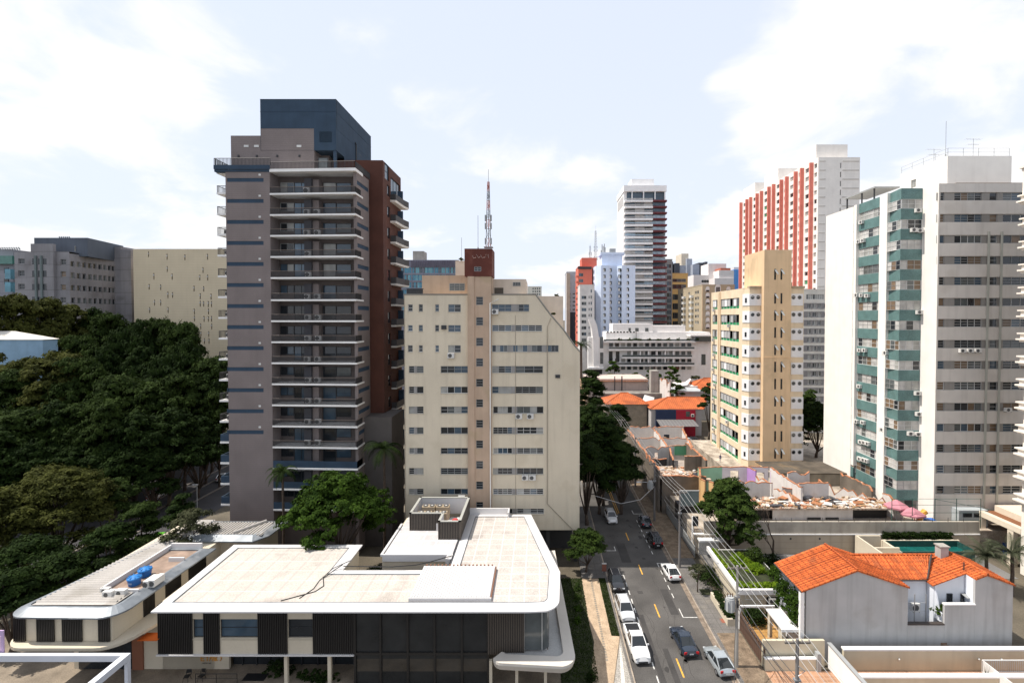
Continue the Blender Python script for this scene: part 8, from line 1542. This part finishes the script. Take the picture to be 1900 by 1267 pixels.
# (photo column of the crown top, row of the crown top, distance, kind, width factor)
park = [(15, 545, 118, 1, 1.15), (70, 552, 122, 1, 1.3), (120, 560, 128, 1, 1.15), (172, 568, 132, 2, .9), (205, 574, 130, 0, .9), (230, 605, 118, 2, .95), (262, 590, 120, 2, .9), (300, 583, 125, 0, .95), (335, 590, 124, 0, .85), (350, 625, 114, 2, .8), (150, 615, 112, 0, .8), (190, 640, 110, 2, .9),
        (40, 664, 100, 1, 1.0), (108, 652, 98, 1, 1.0), (150, 655, 98, 0, .9), (10, 680, 95, 0, .9), (260, 640, 112, 2, .9), (310, 652, 108, 2, .95), (390, 655, 112, 0, .9), (380, 690, 104, 2, .9), (340, 685, 100, 0, 1.0), (270, 700, 98, 0, 1.0), (215, 690, 96, 0, .9), (405, 720, 102, 0, .7), (160, 740, 88, 0, .85), (200, 730, 87, 0, .7), (250, 760, 88, 2, .95), (100, 740, 86, 2, 1.0), (40, 750, 84, 0, 1.0), (310, 755, 92, 2, 1.0), (365, 770, 96, 2, .9), (165, 800, 90, 2, .8), (240, 790, 99, 0, .75), (308, 790, 109, 2, .8), (372, 760, 119, 2, .8), (0, 790, 80, 2, 1.0), (70, 810, 82, 2, .9), (140, 820, 84, 2, .9), (205, 815, 85, 2, .9), (285, 825, 88, 2, .9), (-60, 640, 100, 1, 1.2), (-70, 760, 84, 2, 1.2)]
kinds = ['rounded green park tree', 'olive-tinged park tree', 'dense dark park tree']; rows_ = [(600, 'in the back row'), (672, 'in the upper middle rows'), (735, 'in the lower middle rows'), (2000, 'in the front row')]
import collections
cnt = collections.Counter()
for i, (px, py, Y, k, wf) in enumerate(park):
    x, zt_ = XZ(px, py, Y); x2, _ = XZ(px, py, Y); dist = abs(x+140); gz = 0 if x > -92 else min(9, (-92-x)/48*9) if x > -140 else 9
    H0 = (17, 18, 15)[k]; hh = (zt_-gz)/(H0*1.02); ss = 1.0*wf*(.9+.2*rng.random()); hh = max(.55, hh)
    col = 'far left' if px < 90 else 'left' if px < 180 else 'centre' if px < 270 else 'right' if px < 350 else 'far right'
    rw_ = next(s for lim, s in rows_ if py < lim); lab = f'{kinds[k]} {rw_}, {col}'; cnt[lab] += 1
    if cnt[lab] > 1: lab += (', the smaller one', ', tucked behind')[min(cnt[lab]-2, 1)]
    place(PK[k], used[k] == 0, x, Y, gz, (ss, hh), rng.uniform(0, 6), lab, 'park trees on the left'); used[k] += 1
def single(name, seed, px, pytop, pyc, Y, R_, leaf, label, cat='tree', gz=0.0, **kw):
    x, zt_ = XZ(px, pytop, Y); t = make_tree(name, seed, R_, zt_-gz, leaf, **kw); t.location = (x, Y, gz); t['label'] = label; t['category'] = cat; return t
single('spreading_tree', 31, 105, 872, 0, 68, 7.8, 'olive', 'big olive-green spreading tree left of the corrugated wing', nb=30, pb=34, per=44, size=.2, crown_z=.12, flat_=.3, rc_=.85, low=[(5.5, -2, 5, 3, 3, 2), (2, -5, 4, 3.5, 3, 2), (-3, -5, 4, 3.5, 3, 2), (5, 2, 3.5, 3, 3, 2), (0, -4, 7, 3.5, 3, 2), (4.5, -4, 2.5, 3, 3, 1.6)])
single('spreading_tree', 38, -20, 905, 0, 62, 6, 'olive', 'dark spreading tree cut by the left edge behind the wing', nb=18, pb=28, per=36, size=.22, crown_z=.3, rc_=.8)
single('spreading_tree', 39, 50, 985, 0, 58, 4.5, 'deep', 'low dark tree tucked under the spreading tree by the wing', nb=14, pb=26, per=34, size=.2, crown_z=.2, rc_=.7)
for i, (px, py, Y, R_, lf, lb) in enumerate(((200, 975, 60, 3.6, 'deep', 'low dark tree along the wing roof, farther one'), (110, 1030, 55, 3.6, 'deep', 'low dark tree along the wing roof, nearer one'), (20, 1060, 51, 3.4, 'deep', 'low dark tree cut by the left edge beside the wing'), (262, 935, 66, 2.8, 'park', 'small dark tree between the spreading tree and the avenue'), (215, 895, 73, 3.8, 'park', 'dark tree right behind the big spreading tree'), (335, 925, 73, 2.4, 'deep', 'small dark tree by the avenue behind the wing'))):
    single('verge_tree', 90+i, px, py, 0, Y, R_, lf, lb, nb=14, pb=24, per=36, size=.2, crown_z=.12, rc_=.6, flat_=.3)
single('dome_tree', 32, 628, 877, 0, 63, 7.6, 'bright', 'dense bright green domed tree between the tower and the white pavilion', nb=30, pb=30, per=46, size=.20, crown_z=.30, flat_=.45, rc_=.62)
single('courtyard_tree', 33, 350, 950, 0, 60, 3.4, 'grey', 'small airy pale-leaved tree rising beside the corrugated wing roof', nb=13, pb=11, per=26, size=.17, crown_z=.5, flat_=.3, rc_=.55, trunk=.12)
single('pavement_tree', 34, 1088, 983, 0, 67.6, 3.1, 'round', 'rounded grey-green tree on the left pavement by the stone path', nb=18, pb=20, per=44, size=.14, crown_z=.25, flat_=.5, rc_=.45, trunk=.14)
t_ = single('round_tree', 35, 1352, 888, 0, 70.6, 5.2, 'round', 'big dark green round tree before the coloured ruin and beige wall', nb=24, pb=28, per=42, size=.19, crown_z=.26, flat_=.55, rc_=.55, low=[(2.2, 0, 3.2, 1.6, 1.6, 1.0), (.3, -.5, 4.3, 2.2, 2, 1.2)])
for i, (px, py, Y, R_, lab) in enumerate(((1093, 752, 98, 5.2, 'dark street tree hard against the beige block, left of three'), (1120, 780, 92, 5.6, 'dark street tree over the far roadway, middle of three'), (1152, 826, 88, 4.4, 'dark street tree hanging over the right kerb, lowest of three'), (1098, 690, 128, 4.5, 'dark street tree farthest along the left pavement'), (1148, 752, 134, 3.6, 'thin dark street tree before the left red hipped house'), (1090, 822, 83, 3.6, 'low dark street tree at the foot of the beige block, nearest of the canopy'), (1112, 838, 88, 3.4, 'low dark street tree on the left pavement beside the nearest one'), (1100, 778, 106, 4.8, 'tall dark street tree filling the left pavement canopy'), (1140, 806, 99, 3.8, 'dark street tree spilling over the roadway behind the lowest one'))):
    t_ = single('street_tree', 50+i, px, py, 0, Y, R_, 'deep', lab, nb=26, pb=30, per=38, size=.22, crown_z=.16, flat_=.3, rc_=.7); t_['group'] = 'dark street trees'
single('hedge_tree', 60, 1255, 700, 0, 158, 3.2, 'round', 'dark small tree before the sheet roof hall beyond the ruins', nb=12, pb=20, per=26, size=.26, crown_z=.2); single('yard_tree', 61, 1316, 712, 0, 140, 3.6, 'deep', 'dark tree against the left side of the yellow tower', nb=14, pb=22, per=28, size=.26, crown_z=.2); single('yard_tree', 62, 1515, 745, 0, 112, 6.0, 'deep', 'tall dark tree filling the gap between yellow tower and teal block', gz=3.4, nb=22, pb=26, per=30, size=.26, crown_z=.15, shape='cone'); single('yard_tree', 63, 1500, 725, 0, 135, 4.5, 'round', 'paler tree behind the dark one in the gap by the teal block', gz=0, nb=14, pb=20, per=28, size=.28, crown_z=.3)
single('garden_tree', 64, 1290, 695, 0, 178, 3.0, 'grey', 'small bushy tree between the far red roof and the yellow tower', nb=12, pb=18, per=24, size=.3, crown_z=.2)
for i, (px, py, Y, R_) in enumerate(((1138, 668, 195, 3.2), (1155, 690, 194, 3.0), (1178, 692, 194, 2.6), (1205, 684, 194, 2.4), (1248, 678, 194, 3.2), (1222, 690, 194, 2.2))):
    t_ = single('balcony_tree', 70+i, px, py, 0, Y, R_, 'bright' if i in (0, 4) else 'round', ('tallest garden tree at the foot of the white terraced block, leftmost', 'second garden tree from the left below the white terraced block', 'third garden tree from the left below the white terraced block', 'fourth garden tree from the left below the white terraced block', 'bright feathery garden tree below the right half of the white terraced block', 'low garden tree between the fourth and the feathery one')[i], nb=10, pb=14, per=22, size=.32, crown_z=.45); t_['group'] = 'garden trees of the white block'
single('kerb_tree', 80, 1295, 1046, 0, 62.6, 1.5, 'grey', 'small thin young tree in the right pavement pit', nb=9, pb=7, per=20, size=.12, crown_z=.5, rc_=.3, trunk=.08, gz=.13)
tag(MB().box(21.1, 22.5, 61.9, 63.3, .137, .15).build('tree_pit', SOIL), 'dark planting pit around the young pavement tree', 'tree pit')
def shrub(name, x, y, z, rx, ry, rz, leaf, label, n=60, per=30, size=.1, cat='shrub', rc_=None):
    t = thing(name, label, cat, (x, y, z)); r = np.random.default_rng(int(abs(x)*13+abs(y)*7)); d = r.normal(size=(n, 3)); d /= np.linalg.norm(d, axis=1)[:, None]; d[:, 2] = abs(d[:, 2]); q = r.uniform(.45, 1, (n, 1)); cl = np.hstack([d*q*np.array([rx, ry, rz]), r.uniform(.6, 1.2, (n, 1))*(rc_ or min(rx, ry, rz)*.45)])
    c = bpy.data.objects.new('foliage', leaf_mesh('foliage', cl, per, size, 1, LEAF[leaf])); COL.objects.link(c); c.parent = t; m = MB()
    for k in range(4): a = k*1.6; m.tube([(x, y, z), (x+rx*.4*math.cos(a), y+ry*.4*math.sin(a), z+rz*.6)], [.04, .015], 4)
    m.build('stems', BARK, t); return t
def box_hedge(x0, x1, y0, y1, z0, z1, leaf, label, dens=14, size=.1):
    t = thing('hedge', label, 'hedge', ((x0+x1)/2, (y0+y1)/2, z0)); r = np.random.default_rng(int(x0*11+y0)); n = max(20, int((x1-x0)*(y1-y0)*dens+(x1-x0+y1-y0)*(z1-z0)*dens)); c = np.column_stack([r.uniform(x0, x1, n)-(x0+x1)/2, r.uniform(y0, y1, n)-(y0+y1)/2, r.uniform(0, z1-z0-.1, n), r.uniform(.15, .3, n)]); o = bpy.data.objects.new('foliage', leaf_mesh('foliage', c, 26, size, 1, LEAF[leaf])); COL.objects.link(o); o.parent = t; return t
# planted roof terrace and hedges
shrub('lime_shrub', 27.0, 64.4, 2.9, 1.6, 1.4, 1.2, 'lime', 'bright lime clipped shrub on the planted roof, rear one', 70, 34, .11); shrub('lime_shrub', 28.2, 62.6, 2.9, 1.4, 1.0, .9, 'lime', 'bright lime shrub on the planted roof, front one', 60, 30, .11); box_hedge(24.4, 30.2, 58.0, 59.0, 2.9, 3.6, 'lime', 'lime hedge along the front edge of the planted roof', 20, .1); box_hedge(24.4, 25.0, 59.2, 68.0, 2.9, 3.5, 'lime', 'narrow lime hedge along the pavement edge of the planted roof', 18, .1); shrub('dark_shrub', 29.4, 65.4, 2.9, 1.3, 1.4, 1.6, 'round', 'dark green shrub on the planted roof beside the orange house', 60, 30, .12); shrub('dark_shrub', 30.0, 61, 2.9, .9, 1.8, 1.2, 'bright', 'mid green shrub on the planted roof against the orange house', 50, 30, .11)
struct(MB().box(24.3, 30.3, 57.8, 68.3, 2.905, 2.93), 'roof_soil', SOIL)
box_hedge(22.0, 22.9, 55.8, 61, .9, 1.5, 'deep', 'dark hedge in the pavement planter by the transformer pole', 16, .1); shrub('dark_shrub', 23.4, 65.6, .1, 1.8, 2.4, 1.8, 'deep', 'sprawling dark shrub on the pavement edge under the garden block', 90, 30, .13); shrub('dark_shrub', 25.4, 56.5, .05, 1.6, 1.2, 1.8, 'deep', 'dark shrub under the driveway portal', 60, 30, .12)
box_hedge(_px0+.2, _px1-.2, 72.36, 72.95, 2.5, 3.5, 'deep', 'dark hedge behind the raised pool', 22, .12); shrub('dark_shrub', 33.2, 68.6, 0, 1.5, 1.3, 2.2, 'deep', 'dark shrub at the foot of the bare-branched tree', 60, 30, .13)
shrub('courtyard_shrub', 42.6, 50.9, 4.6, .9, .5, 1.0, 'bright', 'bright green shrub leaning over the courtyard wall of the orange house', 40, 30, .1); shrub('small_conifer', 5.2, 47.2, .05, .45, .45, 1.6, 'deep', 'small dark clipped shrub on the lawn beside the mosaic pavement', 40, 30, .08); 
for i, (yy, s) in enumerate(((63.5, .8), (61.2, .6), (58.8, .7), (56.6, .6))): shrub('border_shrub', 5.0-.15*i, yy, .05, s*.7, s, s*.8, 'bright' if i > 1 else 'round', ('farthest of four low shrubs along the stone path', 'second farthest of four low shrubs along the stone path', 'third of four low shrubs along the stone path', 'nearest of four low shrubs along the stone path')[i], 24, 22, .1)['group'] = 'shrubs beside the stone path'
# ivy on the street side of the house
t_ = thing('ivy', 'bright green ivy hanging down the street side of the orange-roofed house', 'climbing plant', (27.5, 53, 2)); r_ = np.random.default_rng(2); c = np.column_stack([r_.uniform(-.35, .25, 240), r_.uniform(-2.6, 2.4, 240), r_.uniform(.2, 4.6, 240), r_.uniform(.2, .42, 240)]); c = c[(c[:, 2] > 1.4+1.5*np.sin(c[:, 1]*1.7)) | (r_.random(240) < .25)]; o = bpy.data.objects.new('foliage', leaf_mesh('foliage', c, 26, .12, 1, LEAF['bright'])); COL.objects.link(o); o.parent = t_
shrub('entrance_shrub', XF(520, 48.5, 1260), 48.2, 0, 1.6, .7, 1.5, 'deep', 'dark shrub left of the tall glass front', 50, 28, .12); shrub('entrance_shrub', XF(590, 47.6, 1260), 47.4, 0, 2.4, .5, 1.1, 'deep', 'dark shrubs below the slatted storey of the pavilion', 60, 28, .12); shrub('courtyard_shrub', -20.4, 61, 0, 3, 2, 4.5, 'deep', 'dark shrub in the courtyard notch behind the pavilion roof', 80, 30, .2); shrub('courtyard_shrub', -29.5, 62, 0, 4, 2, 5.5, 'deep', 'dark shrubs behind the left pavilion roof', 90, 30, .2)
# palms
def palm(px, pyc, Y, L_, n, label, gz=0.0, leaf='palm', trunk=.16, droop=1.0, seed=1):
    x, zc = XZ(px, pyc, Y); r = random.Random(seed); t = thing('palm_tree', label, 'palm', (x, Y, gz)); MB().tube([(x, Y, gz-.2), (x+.1, Y, (gz+zc)/2), (x, Y, zc)], [trunk*1.3, trunk, trunk*.9], 8).build('trunk', BARK, t)
    for k in range(n):
        m = MB(); a = 2.399*k; el = r.uniform(.1, 1.15); p = Vector((x, Y, zc)); d = Vector((math.cos(a)*math.cos(el), math.sin(a)*math.cos(el), math.sin(el))); pts = [p.copy()]; S = 12
        for i in range(S): d.z -= .17*droop*(.5+i/S); d.normalize(); p = p+d*(L_/S); pts.append(p.copy())
        m.tube(pts, [.04*(1-i/14) for i in range(S+1)], 4); sd = Vector((-math.sin(a), math.cos(a), 0))
        for i in range(1, S+1):
            for j in range(2):
                q = pts[i-1].lerp(pts[i], j*.5); ll = L_*.26*math.sin(math.pi*min(.95, (i+j*.5)/(S+2)+.12)); dd = (pts[i]-pts[i-1]).normalized()
                for s in (-1, 1): tip = q+sd*s*ll*.8+dd*ll*.45-Vector((0, 0, ll*.35)); m.tri(tuple(q-dd*.06), tuple(q+dd*.06), tuple(tip))
        m.build('frond', LEAF[leaf], t)
    return t
palm(524, 876, 70, 3.0, 16, 'dark palm before the left pier of the taupe tower', 0, 'deep', .18, 1.4, 2); palm(712, 832, 72.4, 4.2, 18, 'drooping dark palm in the gap between tower and beige block', 0, 'deep', .2, 1.4, 3); palm(1830, 1030, 63, 3.4, 18, 'grey-green feathery palm behind the chimney, left of the pair', 0, 'palm', .2, .8, 4); palm(1878, 1026, 62, 3.6, 18, 'grey-green feathery palm by the right edge, right of the pair', 0, 'palm', .2, .8, 5); palm(1078, 640, 185, 5.5, 18, 'tall palm beside the white terraced block above the beige wall', 0, 'deep', .5, 1.2, 6); palm(1180, 625+4, 203, 2.0, 12, 'small rooftop palm on the white terraced block, middle one', 30.5, 'round', .12, 1, 7)
# bare tree
def bare(px, py0, pytop, Y, label):
    (x, _y), (_, zt_) = G(px, py0), XZ(px, pytop, Y); t = thing('bare_tree', label, 'tree', (x, Y, 0)); m = MB(); r = random.Random(9)
    def br(p, d, L_, rad, lv):
        q = p+d*L_; mid = p.lerp(q, .5)+Vector((r.uniform(-.1, .1), r.uniform(-.1, .1), 0))*L_; m.tube([p, mid, q], [rad, rad*.8, rad*.6], 5)
        if lv:
            for k in range(3 if lv < 4 else 2): br(q if k else mid, (d+Vector((r.uniform(-.75, .75), r.uniform(-.4, .4), r.uniform(-.1, .5)))).normalized(), L_*r.uniform(.55, .8), rad*.55, lv-1)
    br(Vector((x, Y, 0)), Vector((.04, 0, 1)).normalized(), 3.6, .19, 4); m.build('branches', BARK, t)
bare(1426, 1040, 905, 69.8, 'dark bare-branched tree standing before the beige wall')
# rooftop weeds and balcony planting, small
for i, (px, py, Y, s, lab) in enumerate(((855, 483, 82.5, .5, 'weeds growing on the pale box behind the rusty tower'), (1026, 583, 71, .35, 'weeds on the slanted roof edge of the beige block'), (1033, 549, 79, .4, 'dry weeds on top of the rear block of the beige building'), (1640, 372, 92, .8, 'potted plants under the roof canopy of the teal block'))):
    x, z = XZ(px, py, Y); shrub('roof_plant', x, Y, z-.05, s, s, s, 'olive' if i != 3 else 'round', lab, 14, 16, .13, 'plant')
for i in range(9): x, z = XZ(1150+18*i, 627, 199.7); shrub('terrace_plant', x, 199.3, ZF(631, 200), 1.0, .5, .9, 'round', 'clump of terrace planting along the roof edge of the white terraced block', 10, 14, .3, 'plant')['group'] = 'terrace plants on the white block'
x, y = XF(1838, 46.2, 1262), 46.6; t_ = thing('potted_plant', 'spiky plant in a terracotta pot behind the white railing', 'potted plant', (x, y, .05)); MB().cyl(x, y, .06, .75, .28, 12, 0, .38).build('pot', M('terracotta', (.36, .12, .06)), t_); m = MB()
for k in range(16): a = k*2.4; m.tri((x-.03, y, .75), (x+.03, y, .75), (x+.45*math.cos(a)*(k % 4)/3, y+.45*math.sin(a)*(k % 4)/3, 1.7+.3*(k % 3)))
m.build('leaves', LEAF['grey'], t_)
flush_over()
